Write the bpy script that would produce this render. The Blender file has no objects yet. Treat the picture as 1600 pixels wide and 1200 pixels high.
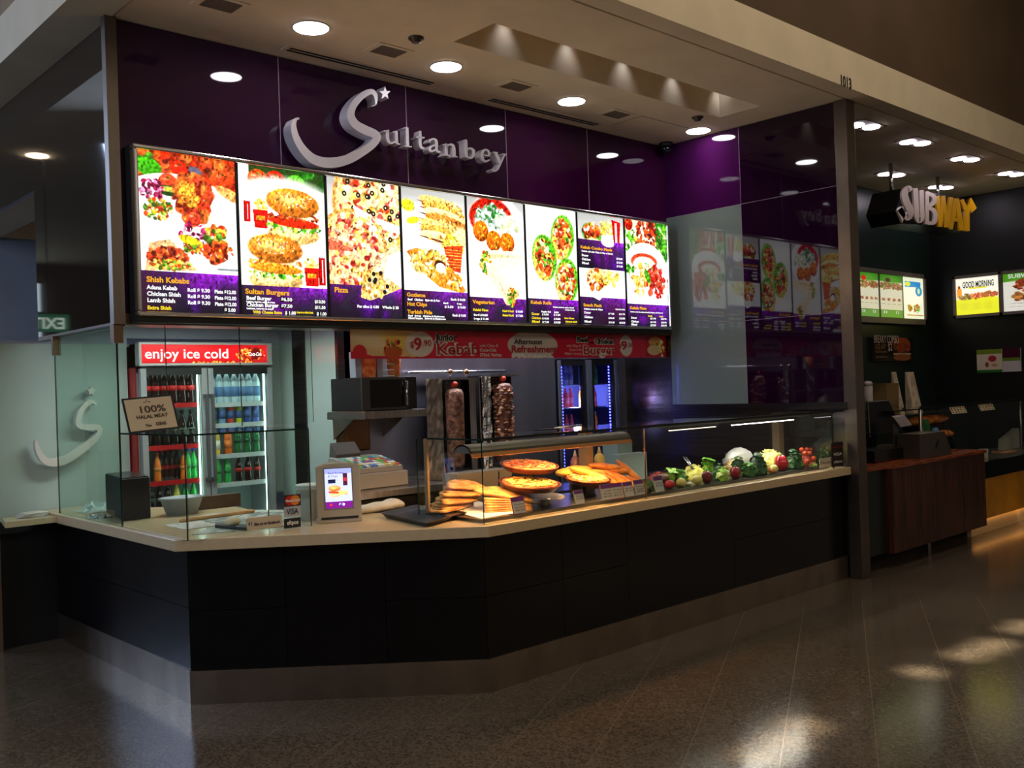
import bpy, bmesh, math, random
import numpy as np
from mathutils import Vector, Matrix
random.seed(7); rng = np.random.default_rng(7)
sc = bpy.context.scene
COL = sc.collection
# ------------------------------------------------------------------ camera
F, CX, CY, H = 1498., 800., 600., 1.65
def nv(v): return v / np.linalg.norm(v)
_d1 = nv(np.array([2421 - CX, -(552 - CY), -F])); _d2 = np.array([-583 - CX, -(655 - CY), -F])
_d2 = nv(_d2 - _d1 * np.dot(_d1, _d2)); _d3 = np.cross(_d1, _d2)
R = np.array([_d1, _d2, _d3])
cam = bpy.data.cameras.new('camera'); camo = bpy.data.objects.new('camera', cam); COL.objects.link(camo)
cam.sensor_width = 36; cam.lens = F / 1600 * 36; cam.clip_end = 200; cam.clip_start = 0.05
camo.matrix_world = Matrix([[*R[0], 0], [*R[1], 0], [*R[2], H], [0, 0, 0, 1]])
sc.camera = camo
# ------------------------------------------------------------------ world, exposure, large lights
w = bpy.data.worlds.new('world'); sc.world = w; w.use_nodes = True
w.node_tree.nodes['Background'].inputs[0].default_value = (1.0, .80, .62, 1)
w.node_tree.nodes['Background'].inputs[1].default_value = .095
sc.view_settings.view_transform = 'Standard'; sc.view_settings.look = 'None'
sc.view_settings.exposure = 0.0; sc.view_settings.gamma = 1; sc.view_settings.use_curve_mapping = False
def area(name, loc, target, sx, sy, power, col, spread=180):
    l = bpy.data.lights.new(name, 'AREA'); l.shape = 'RECTANGLE'; l.size = sx; l.size_y = sy
    l.energy = power; l.color = col; l.spread = math.radians(spread)
    o = bpy.data.objects.new(name, l); COL.objects.link(o); o.location = loc
    o.rotation_euler = (Vector(target) - Vector(loc)).to_track_quat('-Z', 'Y').to_euler(); return o
def point(name, loc, power, col, r=.03):
    l = bpy.data.lights.new(name, 'POINT'); l.energy = power; l.color = col; l.shadow_soft_size = r
    o = bpy.data.objects.new(name, l); COL.objects.link(o); o.location = loc; return o
def spot(name, loc, target, power, col, ang, blend=.5, r=.05):
    l = bpy.data.lights.new(name, 'SPOT'); l.energy = power; l.color = col; l.spot_size = math.radians(ang)
    l.spot_blend = blend; l.shadow_soft_size = r
    o = bpy.data.objects.new(name, l); COL.objects.link(o); o.location = loc
    o.rotation_euler = (Vector(target) - Vector(loc)).to_track_quat('-Z', 'Y').to_euler(); return o
area('mall_overhead_fill', (4.5, 2.3, 6.1), (4.5, 2.0, 0), 10, 1.2, 90, (1, .84, .62))  # unseen overhead fill, added for the mall's general ambient light
area('mall_daylight', (-6, 4, 3.6), (2.4, 8.6, 1.6), 2.5, 3, 190, (.6, .74, 1))
area('mall_daylight_far', (-3.5, 15, 4.6), (.2, 10.5, 0), 4, 3, 330, (.5, .66, 1))
area('mall_front_fill', (3, -7, 5.9), (4.6, 5, 1.6), 7, 2.5, 230, (1, .86, .68))  # unseen fill added behind the camera to brighten the shop front

# ------------------------------------------------------------------ unprojection on real planes
C0 = np.array([0, 0, H])
def ray(px, py): return R @ np.array([px - CX, -(py - CY), -F])
def PZ(px, py, z): r = ray(px, py); return Vector(C0 + r * (z - H) / r[2])
def PY(px, py, y): r = ray(px, py); return Vector(C0 + r * y / r[1])
def PX(px, py, x): r = ray(px, py); return Vector(C0 + r * x / r[0])
V = Vector
# ------------------------------------------------------------------ materials
def lin(c):
    c = np.array(c, float) / 255.
    return tuple(np.where(c <= .04045, c / 12.92, ((c + .055) / 1.055) ** 2.4))
MATS = {}
def mat(name, col=(128, 128, 128), rough=.5, metal=0., emis=0., noise=None, bump=None, spec=.5, coat=0., alpha=1, ecol=None, sss=0, trans=0, aniso=None):
    if name in MATS: return MATS[name]
    m = bpy.data.materials.new(name); m.use_nodes = True; nt = m.node_tree; p = nt.nodes['Principled BSDF']
    c = lin(col); p.inputs['Base Color'].default_value = (*c, 1)
    p.inputs['Roughness'].default_value = rough; p.inputs['Metallic'].default_value = metal
    p.inputs['Specular IOR Level'].default_value = spec; p.inputs['Coat Weight'].default_value = coat
    p.inputs['Coat Roughness'].default_value = .03
    p.inputs['Transmission Weight'].default_value = trans
    if emis:
        p.inputs['Emission Color'].default_value = (*lin(ecol or col), 1); p.inputs['Emission Strength'].default_value = emis
    tc = nt.nodes.new('ShaderNodeTexCoord')
    if noise is not None or aniso is not None:
        sc_, amt = (noise or (4, .12))[:2]
        mp = nt.nodes.new('ShaderNodeMapping'); nt.links.new(tc.outputs['Object'], mp.inputs[0])
        if aniso: mp.inputs['Scale'].default_value = aniso
        n = nt.nodes.new('ShaderNodeTexNoise'); n.inputs['Scale'].default_value = sc_; n.inputs['Detail'].default_value = 6
        nt.links.new(mp.outputs[0], n.inputs['Vector'])
        r = nt.nodes.new('ShaderNodeValToRGB')
        c2 = lin(noise[2]) if noise and len(noise) > 2 else tuple(x * (1 - amt * 2) for x in c)
        c3 = c if noise and len(noise) > 2 else tuple(min(1, x * (1 + amt * 2)) for x in c)
        r.color_ramp.elements[0].color = (*c2, 1); r.color_ramp.elements[1].color = (*c3, 1)
        r.color_ramp.elements[0].position = .38; r.color_ramp.elements[1].position = .62
        nt.links.new(n.outputs[0], r.inputs[0]); nt.links.new(r.outputs[0], p.inputs['Base Color'])
    if bump:
        n2 = nt.nodes.new('ShaderNodeTexNoise'); n2.inputs['Scale'].default_value = bump[0]; n2.inputs['Detail'].default_value = 4
        nt.links.new(tc.outputs['Object'], n2.inputs['Vector'])
        b = nt.nodes.new('ShaderNodeBump'); b.inputs['Strength'].default_value = bump[1]; b.inputs['Distance'].default_value = .01
        nt.links.new(n2.outputs[0], b.inputs['Height']); nt.links.new(b.outputs[0], p.inputs['Normal'])
    MATS[name] = m; return m
def emit(name, col, s):
    if name in MATS: return MATS[name]
    m = bpy.data.materials.new(name); m.use_nodes = True; nt = m.node_tree; nt.nodes.clear()
    e = nt.nodes.new('ShaderNodeEmission'); o = nt.nodes.new('ShaderNodeOutputMaterial')
    e.inputs[0].default_value = (*lin(col), 1); e.inputs[1].default_value = s
    nt.links.new(e.outputs[0], o.inputs[0]); MATS[name] = m; return m
def thin_glass(name, tint=(.93, .98, .95), refl=1.0):
    m = bpy.data.materials.new(name); m.use_nodes = True; nt = m.node_tree; nt.nodes.clear(); N = nt.nodes.new; L = nt.links.new
    o = N('ShaderNodeOutputMaterial'); mx = N('ShaderNodeMixShader'); t = N('ShaderNodeBsdfTransparent'); g = N('ShaderNodeBsdfGlossy')
    t.inputs[0].default_value = (*tint, 1); g.inputs[0].default_value = (1, 1, 1, 1); g.inputs['Roughness'].default_value = .02
    fr = N('ShaderNodeFresnel'); fr.inputs[0].default_value = 1.5
    ge = N('ShaderNodeNewGeometry'); inv = N('ShaderNodeMath'); inv.operation = 'SUBTRACT'; inv.inputs[0].default_value = refl
    L(ge.outputs['Backfacing'], inv.inputs[1]); mu = N('ShaderNodeMath'); mu.operation = 'MULTIPLY'; mu.use_clamp = True
    L(fr.outputs[0], mu.inputs[0]); L(inv.outputs[0], mu.inputs[1])
    L(mu.outputs[0], mx.inputs[0]); L(t.outputs[0], mx.inputs[1]); L(g.outputs[0], mx.inputs[2]); L(mx.outputs[0], o.inputs[0])
    MATS[name] = m; return m
GL = thin_glass('clear_glass', (.955, .985, .97)); GLG = thin_glass('green_tinted_glass', (.80, .90, .86))
EDGE = mat('glass_edge', (18, 40, 34), .15)
STEEL = mat('brushed_steel', (165, 160, 156), .32, 1, noise=(3, .08), aniso=(60, 1, 1))
STEELD = mat('dark_brushed_steel', (92, 86, 84), .25, 1, noise=(2, .12), aniso=(1, 1, 40))
KICKM = mat('kick_steel', (170, 156, 140), .33, 1, noise=(3, .05), aniso=(2, 2, 1), bump=(3, .1))
CHROME = mat('polished_chrome', (215, 212, 212), .22, 1)
BLACKP = mat('black_plastic', (12, 12, 13), .3)
BLACKM = mat('matte_black', (8, 8, 9), .6)
DARKGL = mat('dark_purple_glass', (62, 14, 66), .03, coat=.3, spec=.5)
DARKGL2 = mat('aubergine_glass', (34, 8, 34), .03, coat=.3)
DARKGL3 = mat('dark_bronze_glass', (44, 36, 32), .03, coat=1, spec=.8)
WHITEGL = mat('frosted_white_glass', (176, 190, 184), .06, coat=.6)
WHITEP = mat('white_plastic', (225, 225, 220), .4)
GREYP = mat('grey_plastic', (150, 152, 155), .4)
CEIL = mat('ceiling_paint', (226, 210, 182), .8, noise=(3, .02))
CEILB = mat('bulkhead_paint', (150, 125, 95), .85, noise=(2, .05))
GREYW = mat('grey_wall_paint', (158, 162, 176), .6, noise=(1.5, .06))
STONE = mat('cream_stone', (204, 180, 142), .22, noise=(40, .015))
BLACKT = mat('black_laminate', (9, 9, 12), .22, noise=(40, .1), aniso=(1, 1, .06))
WOODD = mat('dark_ribbed_timber', (84, 42, 24), .4, noise=(6, .3, (30, 14, 10)), aniso=(14, 14, .3))
WOODC = mat('red_timber_top', (150, 74, 34), .25, noise=(5, .2, (95, 42, 20)), aniso=(1, 12, 12))
# ------------------------------------------------------------------ mesh builder
class B:
    def __init__(s): s.v = []; s.f = []; s.m = []; s.sm = []
    def add(s, vs, fs, mi=0, smooth=False):
        o = len(s.v); s.v += [tuple(p) for p in vs]
        for f in fs: s.f.append([o + i for i in f]); s.m.append(mi); s.sm.append(smooth)
        return s
    def box(s, x0, x1, y0, y1, z0, z1, mi=0):
        return s.add([(x0,y0,z0),(x1,y0,z0),(x1,y1,z0),(x0,y1,z0),(x0,y0,z1),(x1,y0,z1),(x1,y1,z1),(x0,y1,z1)],
                     [(0,3,2,1),(4,5,6,7),(0,1,5,4),(1,2,6,5),(2,3,7,6),(3,0,4,7)], mi)
    def obox(s, c, size, M3=None, mi=0):
        M3 = M3 or Matrix.Identity(3); c = V(c); hx, hy, hz = [a / 2 for a in size]
        vs = [c + M3 @ V((a*hx, b*hy, d*hz)) for d in (-1,1) for a, b in ((-1,-1),(1,-1),(1,1),(-1,1))]
        return s.add(vs, [(0,3,2,1),(4,5,6,7),(0,1,5,4),(1,2,6,5),(2,3,7,6),(3,0,4,7)], mi)
    def prism(s, poly, off, mi=0):
        off = V(off); n = len(poly); a = [V(p) for p in poly]; b = [p + off for p in a]
        return s.add(a + b, [tuple(range(n)), tuple(range(2*n-1, n-1, -1))] + [(i, (i+1) % n, n + (i+1) % n, n + i) for i in range(n)], mi)
    def lathe(s, c, prof, n=20, mi=0, M3=None, smooth=True, jit=0):
        c = V(c); vs = []; fs = []; M3 = M3 or Matrix.Identity(3)
        for r, z in prof:
            for k in range(n):
                a = 2*math.pi*k/n; rr = r * (1 + random.uniform(-jit, jit)); vs.append(c + M3 @ V((rr*math.cos(a), rr*math.sin(a), z)))
        for i in range(len(prof)-1):
            for k in range(n): fs.append((i*n+k, i*n+(k+1) % n, (i+1)*n+(k+1) % n, (i+1)*n+k))
        fs.append(tuple(range(n-1, -1, -1))); fs.append(tuple((len(prof)-1)*n + k for k in range(n)))
        return s.add(vs, fs, mi, smooth)
    def cyl(s, p0, p1, r0, r1=None, n=14, mi=0, smooth=True):
        p0 = V(p0); p1 = V(p1); r1 = r0 if r1 is None else r1; d = (p1-p0)
        M3 = d.to_track_quat('Z', 'Y').to_matrix(); return s.lathe(p0, [(r0, 0), (r1, d.length)], n, mi, M3, smooth)
    def tube(s, path, r, n=8, mi=0):
        for a, b in zip(path[:-1], path[1:]): s.cyl(a, b, r, r, n, mi)
        return s
    def ball(s, c, r, sc_=(1,1,1), nu=16, nv_=10, mi=0, jit=0, M3=None, fn=None, zmin=None):
        c = V(c); M3 = M3 or Matrix.Identity(3); vs = []; fs = []
        for i in range(nv_+1):
            t = math.pi*i/nv_
            for k in range(nu):
                a = 2*math.pi*k/nu; d = V((math.sin(t)*math.cos(a), math.sin(t)*math.sin(a), math.cos(t)))
                rr = r*(1+random.uniform(-jit, jit)) if 0 < i < nv_ else r
                if fn: rr *= fn(a, t)
                q = c + M3 @ V((d.x*rr*sc_[0], d.y*rr*sc_[1], d.z*rr*sc_[2]))
                if zmin is not None: q.z = max(q.z, zmin)
                vs.append(q)
        for i in range(nv_):
            for k in range(nu): fs.append((i*nu+k, i*nu+(k+1) % nu, (i+1)*nu+(k+1) % nu, (i+1)*nu+k))
        return s.add(vs, fs, mi, True)
    def loft(s, rings, mi=0, smooth=False, close=True):
        n = len(rings[0]); vs = [p for r in rings for p in r]; fs = []
        for i in range(len(rings)-1):
            for k in range(n): fs.append((i*n+k, i*n+(k+1) % n, (i+1)*n+(k+1) % n, (i+1)*n+k))
        if close: fs.append(tuple(range(n-1, -1, -1))); fs.append(tuple((len(rings)-1)*n+k for k in range(n)))
        return s.add(vs, fs, mi, smooth)
    def build(s, name, mats, parent=None, bevel=0, normals=True, merge=False, sub=0, disp=None):
        me = bpy.data.meshes.new(name); me.from_pydata(s.v, [], s.f)
        for m in (mats if isinstance(mats, (list, tuple)) else [mats]): me.materials.append(m)
        for p, mi, sm in zip(me.polygons, s.m, s.sm): p.material_index = mi; p.use_smooth = sm
        if normals or merge:
            bm = bmesh.new(); bm.from_mesh(me)
            if merge: bmesh.ops.remove_doubles(bm, verts=bm.verts, dist=1e-5)
            bmesh.ops.recalc_face_normals(bm, faces=bm.faces); bm.to_mesh(me); bm.free()
        o = bpy.data.objects.new(name, me); COL.objects.link(o)
        if parent is not None: adopt(o, parent)
        if bevel:
            b = o.modifiers.new('bevel', 'BEVEL'); b.width = bevel; b.segments = 2; b.limit_method = 'ANGLE'
        if sub:
            b = o.modifiers.new('sub', 'SUBSURF'); b.levels = sub; b.render_levels = sub
        if disp:
            t = bpy.data.textures.new(name + '_clouds', 'CLOUDS'); t.noise_scale = disp[0]
            d = o.modifiers.new('disp', 'DISPLACE'); d.texture = t; d.strength = disp[1]; d.texture_coords = 'LOCAL'
        return o
def wmat(o):
    m = Matrix.LocRotScale(o.location, o.rotation_euler, o.scale)
    return (wmat(o.parent) @ o.matrix_parent_inverse @ m) if o.parent else m
def adopt(o, parent): o.parent = parent; o.matrix_parent_inverse = wmat(parent).inverted()
def tag(o, label, cat, group=None, kind=None):
    o['label'] = label; o['category'] = cat
    if group: o['group'] = group
    if kind: o['kind'] = kind
    return o
def thing(name, label, cat, loc=(0,0,0), group=None):
    o = bpy.data.objects.new(name, None); o.empty_display_size = .05; COL.objects.link(o); o.location = loc
    return tag(o, label, cat, group)
def struct(b, name, mats, **k): o = b.build(name, mats, **k); o['kind'] = 'structure'; return o
def copy_thing(root, loc, rot=None, label=None, scale=None, group=None):
    r = root.copy(); COL.objects.link(r); r.location = loc
    if rot is not None: r.rotation_euler = rot
    if scale is not None: r.scale = scale
    if label: r['label'] = label
    if group: r['group'] = group
    for ch in list(root.children):
        c = ch.copy(); COL.objects.link(c); c.parent = r; c.matrix_parent_inverse = ch.matrix_parent_inverse.copy()
        for g in ch.children:
            d = g.copy(); COL.objects.link(d); d.parent = c; d.matrix_parent_inverse = g.matrix_parent_inverse.copy()
    return r
def glassbox(b, x0, x1, y0, y1, z0, z1):
    b.box(x0, x1, y0, y1, z0, z1)
def pane(name, poly, off, parent, gm=None):
    """glass sheet: face polygon + thickness vector, edges dark green"""
    b = B(); b.prism(poly, off, 0); n = len(poly)
    for i in range(len(b.f)): b.m[i] = 0 if i < 2 else 1
    return b.build(name, [gm or GL, EDGE], parent)
# text ----------------------------------------------------------------
def text_verts(s, size, shear=0, offset=0, sx=1., align='LEFT', spacing=1.):
    c = bpy.data.curves.new('t', 'FONT'); c.body = s; c.size = size; c.shear = shear; c.offset = offset
    c.align_x = align; c.space_character = spacing; c.resolution_u = 3
    o = bpy.data.objects.new('t', c); me = bpy.data.meshes.new_from_object(o)
    vs = [(v.co.x*sx, v.co.y) for v in me.vertices]; fs = [list(p.vertices) for p in me.polygons]
    bpy.data.objects.remove(o); bpy.data.curves.remove(c); bpy.data.meshes.remove(me); return vs, fs
def put_text(b, s, org, xd, ud, size, mi=0, depth=0, fit=None, **k):
    """flat lettering on the plane through org spanned by xd, ud; fit = wanted width"""
    vs, fs = text_verts(s, size, **k)
    if not vs: return
    org = V(org); xd = V(xd).normalized(); ud = V(ud).normalized()
    if fit:
        wdt = max(v[0] for v in vs) - min(v[0] for v in vs); q = fit / wdt; vs = [(x*q, y) for x, y in vs]
    b.add([org + xd*x + ud*y for x, y in vs], fs, mi)
    if depth:
        nrm = xd.cross(ud)*depth; n = len(vs)
        edges = {}
        for f in fs:
            for i in range(len(f)):
                e = (f[i], f[(i+1) % len(f)]); edges[e] = 1
        be = [e for e in edges if (e[1], e[0]) not in edges]
        P = [org + xd*x + ud*y for x, y in vs]
        b.add(P + [p - nrm for p in P], [(e[0], e[1], e[1]+n, e[0]+n) for e in be], mi)
XD, ZD = V((1,0,0)), V((0,0,1))
# ------------------------------------------------------------------ key planes
XL, XR, Y0, YB, XDV, YW = 2.16, 7.38, 5.72, 6.3, 4.015, 7.2
ZC, ZF, ZT = 3.93, 2.13, .915          # shop ceiling, fascia bottom, worktop
# ================================================================== SETTING
def floor_mat():
    m = bpy.data.materials.new('terrazzo_floor'); m.use_nodes = True; nt = m.node_tree; N = nt.nodes.new; L = nt.links.new
    p = nt.nodes['Principled BSDF']; tc = N('ShaderNodeTexCoord')
    def math_(op, a, b=None, c=None):
        n = N('ShaderNodeMath'); n.operation = op
        for i, x in enumerate((a, b, c)):
            if x is None: continue
            if isinstance(x, (int, float)): n.inputs[i].default_value = x
            else: L(x, n.inputs[i])
        return n.outputs[0]
    sp = N('ShaderNodeSeparateXYZ'); L(tc.outputs['Object'], sp.inputs[0])
    ca, sa = math.cos(math.radians(28.4)), math.sin(math.radians(28.4))
    u = math_('ADD', math_('MULTIPLY', sp.outputs[0], -sa), math_('MULTIPLY', sp.outputs[1], ca))
    v = math_('ADD', math_('MULTIPLY', sp.outputs[0], ca), math_('MULTIPLY', sp.outputs[1], sa))
    def line(t, off, per, wd):
        q = math_('FRACT', math_('ADD', math_('DIVIDE', math_('SUBTRACT', t, off), per), .5))
        return math_('LESS_THAN', math_('ABSOLUTE', math_('SUBTRACT', q, .5)), wd/per/2)
    l1 = line(u, -.10, .4, .0035); l2 = math_('MULTIPLY', line(v, 4.76, .6, .004), .3)
    ln = math_('MAXIMUM', l1, l2)
    n1 = N('ShaderNodeTexVoronoi'); n1.inputs['Scale'].default_value = 90; L(tc.outputs['Object'], n1.inputs['Vector'])
    r1 = N('ShaderNodeValToRGB'); L(n1.outputs['Color'], r1.inputs[0])
    e = r1.color_ramp.elements; e[0].position = .1; e[0].color = (*lin((72, 62, 52)), 1); e[1].position = .75; e[1].color = (*lin((112, 99, 84)), 1)
    n2 = N('ShaderNodeTexNoise'); n2.inputs['Scale'].default_value = 1.2; L(tc.outputs['Object'], n2.inputs['Vector'])
    mx = N('ShaderNodeMix'); mx.data_type = 'RGBA'; mx.blend_type = 'MULTIPLY'; mx.inputs['Factor'].default_value = .35
    L(r1.outputs[0], mx.inputs[6]); L(n2.outputs[0], mx.inputs[7])
    mz = N('ShaderNodeMix'); mz.data_type = 'RGBA'; L(ln, mz.inputs['Factor']); L(mx.outputs[2], mz.inputs[6]); mz.inputs[7].default_value = (*lin((124, 110, 92)), 1)
    L(mz.outputs[2], p.inputs['Base Color'])
    rr = math_('ADD', math_('MULTIPLY', n2.outputs[0], .10), .10); L(rr, p.inputs['Roughness'])
    p.inputs['Specular IOR Level'].default_value = .55
    return m
b = B(); b.box(-14, 18, -8, 34, -.1, 0); struct(b, 'floor', floor_mat())
# shop ceiling: slab with the long light cove cut out
cx0, cx1, cy0, cy1 = 4.02, 6.98, 4.40, 4.80
b = B()
for x0, x1, y0, y1 in ((XL, cx0, 3.86, Y0+.2), (cx0, cx1, 3.86, cy0), (cx0, cx1, cy1, Y0+.2), (cx1, XR+.02, 3.86, Y0+.2)):
    b.box(x0, x1, y0, y1, ZC, ZC+.06)
struct(b, 'ceiling', CEIL)
b = B()
b.box(cx0, cx1, cy0, cy1, ZC+.30, ZC+.33); b.box(cx0-.02, cx0, cy0, cy1, ZC+.06, ZC+.33); b.box(cx1, cx1+.02, cy0, cy1, ZC+.06, ZC+.33)
b.box(cx0, cx1, cy1, cy1+.02, ZC+.06, ZC+.33); b.box(cx0, cx1, cy0-.02, cy0, ZC+.06, ZC+.33)
struct(b, 'ceiling_cove', CEIL)
for i in range(5):                                  # small spot lamps of the cove, washing its inner face
    x = cx0 + .45 + i*.62
    spot('cove_lamp', (x, cy1-.10, ZC+.29), (x, cy1, ZC+.05), 1.5, (.9, .9, 1), 80, 1, .03)
# soffit around the shop front, shadow gap, bulkhead above
b = B(); b.box(1.87, 18, 3.68, 3.835, ZC-.005, ZC+.3); b.box(1.87, XL-.01, 3.835, 30, ZC-.005, ZC+.3); struct(b, 'trim_1', CEIL)
b = B(); b.box(1.88, 18, 3.69, 3.83, ZC+.3, 6.2); struct(b, 'wall_bulkhead', mat('bulkhead_face', (84, 64, 44), .85, noise=(2, .05)))
b = B(); b.box(1.88, 2.02, 3.83, 30, ZC+.3, 6.2); struct(b, 'wall_bulkhead_left', CEILB)
b = B(); b.box(-14, 18, -8, 34, 6.2, 6.3); struct(b, 'ceiling_mall', CEIL)
# fascia wall with glass panels
b = B(); b.box(XL+.01, XR, Y0+.012, Y0+.2, ZF, ZC); struct(b, 'wall_front', BLACKM)
xs = [XL+.012] + [PY(px, py, Y0).x for px, py in ((436, 150), (635, 190), (791, 230), (919, 270))] + [XR-.004]
b = B()
for i in range(5): b.box(xs[i]+.002, xs[i+1]-.002, Y0, Y0+.012, ZF+.04, ZC-.004, 0 if i < 3 else 1)
struct(b, 'wall_front_glass', [mat('fascia_purple_glass', (52, 22, 52), .03, spec=.5), mat('fascia_plum_glass', (56, 12, 52), .03, spec=.5)])
b = B()
for x in xs[1:5]: b.box(x-.002, x+.002, Y0-.002, Y0+.01, ZF+.04, ZC-.004)
struct(b, 'trim_2', mat('pale_joint', (190, 170, 190), .4))
b = B(); b.box(XL-.005, XR, Y0-.02, Y0+.2, ZF-.02, ZF+.045); struct(b, 'trim_3', mat('bronze_edge', (96, 74, 60), .3, .6))
b = B(); b.box(XL-.055, XL+.012, Y0-.03, Y0+.03, ZF-.02, ZC); struct(b, 'trim_4', mat('corner_trim', (112, 100, 88), .35, .7))
# left return of the fascia: glossy bronze glass
ya, yc = Y0+.03, 7.25
b = B(); b.box(XL-.008, XL+.02, ya, yc, ZF, ZC); b.box(XL-.008, XL+.02, yc, 9.6, 3.17, ZC); struct(b, 'wall_left_glass', DARKGL3)
b = B(); b.box(XL+.02, 2.5, yc-.05, 9.6, 3.17, 3.2); struct(b, 'ceiling_recess', CEIL)
b = B(); b.box(XL-.012, XL+.03, ya, yc, ZF-.03, ZF); struct(b, 'trim_5', mat('bronze_edge'))
b = B(); b.box(2.0, 5.5, 9.6, 9.7, 0, 3.2); struct(b, 'wall_back_far', GREYW)
# white glass wall behind the pastry area, bulkhead above it, dark base
YF = 7.02; fa_, fb_ = PY(219, 600, YF).x-.022, PY(427, 600, YF).x+.006; fh_ = PY(300, 537, YF).z+.02
b = B(); b.box(1.83, fa_, YW, YW+.1, .86, 2.08); b.box(fb_, XDV, YW, YW+.1, .86, 2.08); b.box(fa_, fb_, YW, YW+.1, min(fh_, 2.06), 2.08); struct(b, 'wall_back_left', WHITEGL)
b = B(); b.box(XL+.02, XDV, YW, YW+.1, 2.125, 2.7); b.box(XL+.02, fa_, YW, YW+.1, 2.08, 2.125); b.box(fb_, XDV, YW, YW+.1, 2.08, 2.125); b.box(1.83, XL+.02, YW, YW+.1, 2.08, 2.10); struct(b, 'wall_back_left_top', GREYW)
b = B(); b.box(1.83, 2.3, YW-.02, YW+.08, 0, .86); struct(b, 'wall_back_left_base', BLACKM)
b = B(); b.box(1.77, 1.83, YW-.08, YW+.1, 0, 2.10); struct(b, 'trim_6', mat('end_trim', (120, 100, 84), .35, .5))
# divider wall: white glass, steel post, white glass, steel end
yp0, yp1 = PX(479, 600, XDV).y, PX(460, 600, XDV).y
b = B(); b.box(XDV, XDV+.12, YB, YW, 0, 2.10); struct(b, 'wall_divider', WHITEGL)
b = B(); b.box(XDV, XDV+.12, YB, YW, 2.10, 2.7); struct(b, 'wall_divider_top', GREYW)
b = B(); b.box(XDV-.012, XDV+.02, yp0, yp1, 0, 2.7); b.box(XDV-.008, XDV+.05, YB-.01, YB+.03, 0, 2.7); struct(b, 'trim_7', STEELD)
# interior ceiling
b = B(); b.box(XL+.02, XDV, Y0+.2, 6.55, 2.22, 2.26); b.box(XL+.02, XR, Y0+.2, YW+.1, 2.6, 2.66); struct(b, 'ceiling_inside', mat('inner_ceiling', (150, 140, 130), .6))
# kitchen back wall (steel) with the opening of the built-in cooler
fx0, fx1 = PY(868, 600, YB).x, PY(967, 600, YB).x; fz1 = PY(915, 561, YB).z
b = B(); b.box(XDV+.05, fx0, YB, YB+.06, 0, 2.6); b.box(fx0, XR, YB, YB+.06, fz1, 2.6); b.box(fx1, XR, YB, YB+.06, 0, fz1); b.box(fx0, fx1, YB, YB+.06, 0, .5)
struct(b, 'wall_back', mat('wall_steel_sheet', (150, 150, 162), .38, 1, noise=(1.2, .15), aniso=(1, 1, .25), bump=(2, .12)))
# right wall
b = B(); b.box(XR+.008, XR+.2, 3.95, YW, 0, ZC); struct(b, 'wall_right', BLACKM)
ym = 4.88; zm, zl, zb2 = 3.235, 2.19, 1.447
b = B()
b.box(XR-.004, XR+.008, ym+.002, Y0, zm+.002, ZC-.003, 0); b.box(XR-.004, XR+.008, 3.92, ym-.002, zm+.002, ZC-.003, 1)
b.box(XR-.004, XR+.008, 3.92, ym-.002, zl+.002, zm-.002, 1); b.box(XR-.004, XR+.008, 3.92, ym-.002, zb2, zl-.002, 1)
b.box(XR-.004, XR+.008, ym+.002, Y0, zl+.002, zm-.002, 2); b.box(XR-.004, XR+.008, ym+.002, Y0, zb2, zl-.002, 2)
struct(b, 'wall_right_glass', [DARKGL, DARKGL2, mat('pale_green_glass', (122, 134, 130), .05, coat=.4)])
b = B(); b.box(XR-.005, XR, ym-.002, ym+.002, zb2, ZC); b.box(XR-.005, XR, 3.92, Y0, zm-.002, zm+.002); b.box(XR-.005, XR, 3.92, Y0, zl-.0015, zl+.0015)
struct(b, 'trim_8', mat('joint_line', (150, 130, 150), .4))
b = B(); b.box(XR-.006, XR+.008, 3.92, Y0, .5, zb2); b.box(XR-.03, XR, 3.92, Y0, zb2-.06, zb2); b.box(XR-.004, XR+.008, Y0, YB, .5, 2.6); struct(b, 'wall_right_steel', STEELD)
# steel column at the front
b = B(); b.box(XR-.02, XR+.12, 3.84, 3.95, 0, ZC); struct(b, 'trim_9', mat('column_steel', (112, 100, 90), .3, .9, noise=(2, .1)), bevel=.004)
b = B(); b.box(XR+.13, XR+.2, 3.95, YW, 0, ZC); struct(b, 'wall_subway_left', mat('subway_green_wall', (14, 34, 26), .35))
# ------------------------------------------------------------------ mall beyond the left side (seen in the glossy glass)
b = B(); b.box(-8, 1.8, 33, 33.3, 0, 6.2); b.box(-8.2, -8, -8, 33, 0, 6.2); struct(b, 'wall_far', mat('mall_wall', (120, 100, 80), .7))
# ------------------------------------------------------------------ subway shell
SXR, SYB = 12.74, 5.54
GRN = mat('subway_green_wall'); 
b = B(); b.box(XR+.2, SXR+.1, SYB, SYB+.1, 0, ZC); struct(b, 'wall_subway_back', GRN)
b = B(); b.box(SXR, SXR+.1, 2.0, SYB, 0, ZC); struct(b, 'wall_subway_right', mat('subway_black_wall', (12, 14, 14), .4))
b = B(); b.box(XR+.2, SXR, 3.86, SYB, ZC, ZC+.06); struct(b, 'ceiling_subway', CEIL)

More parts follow.
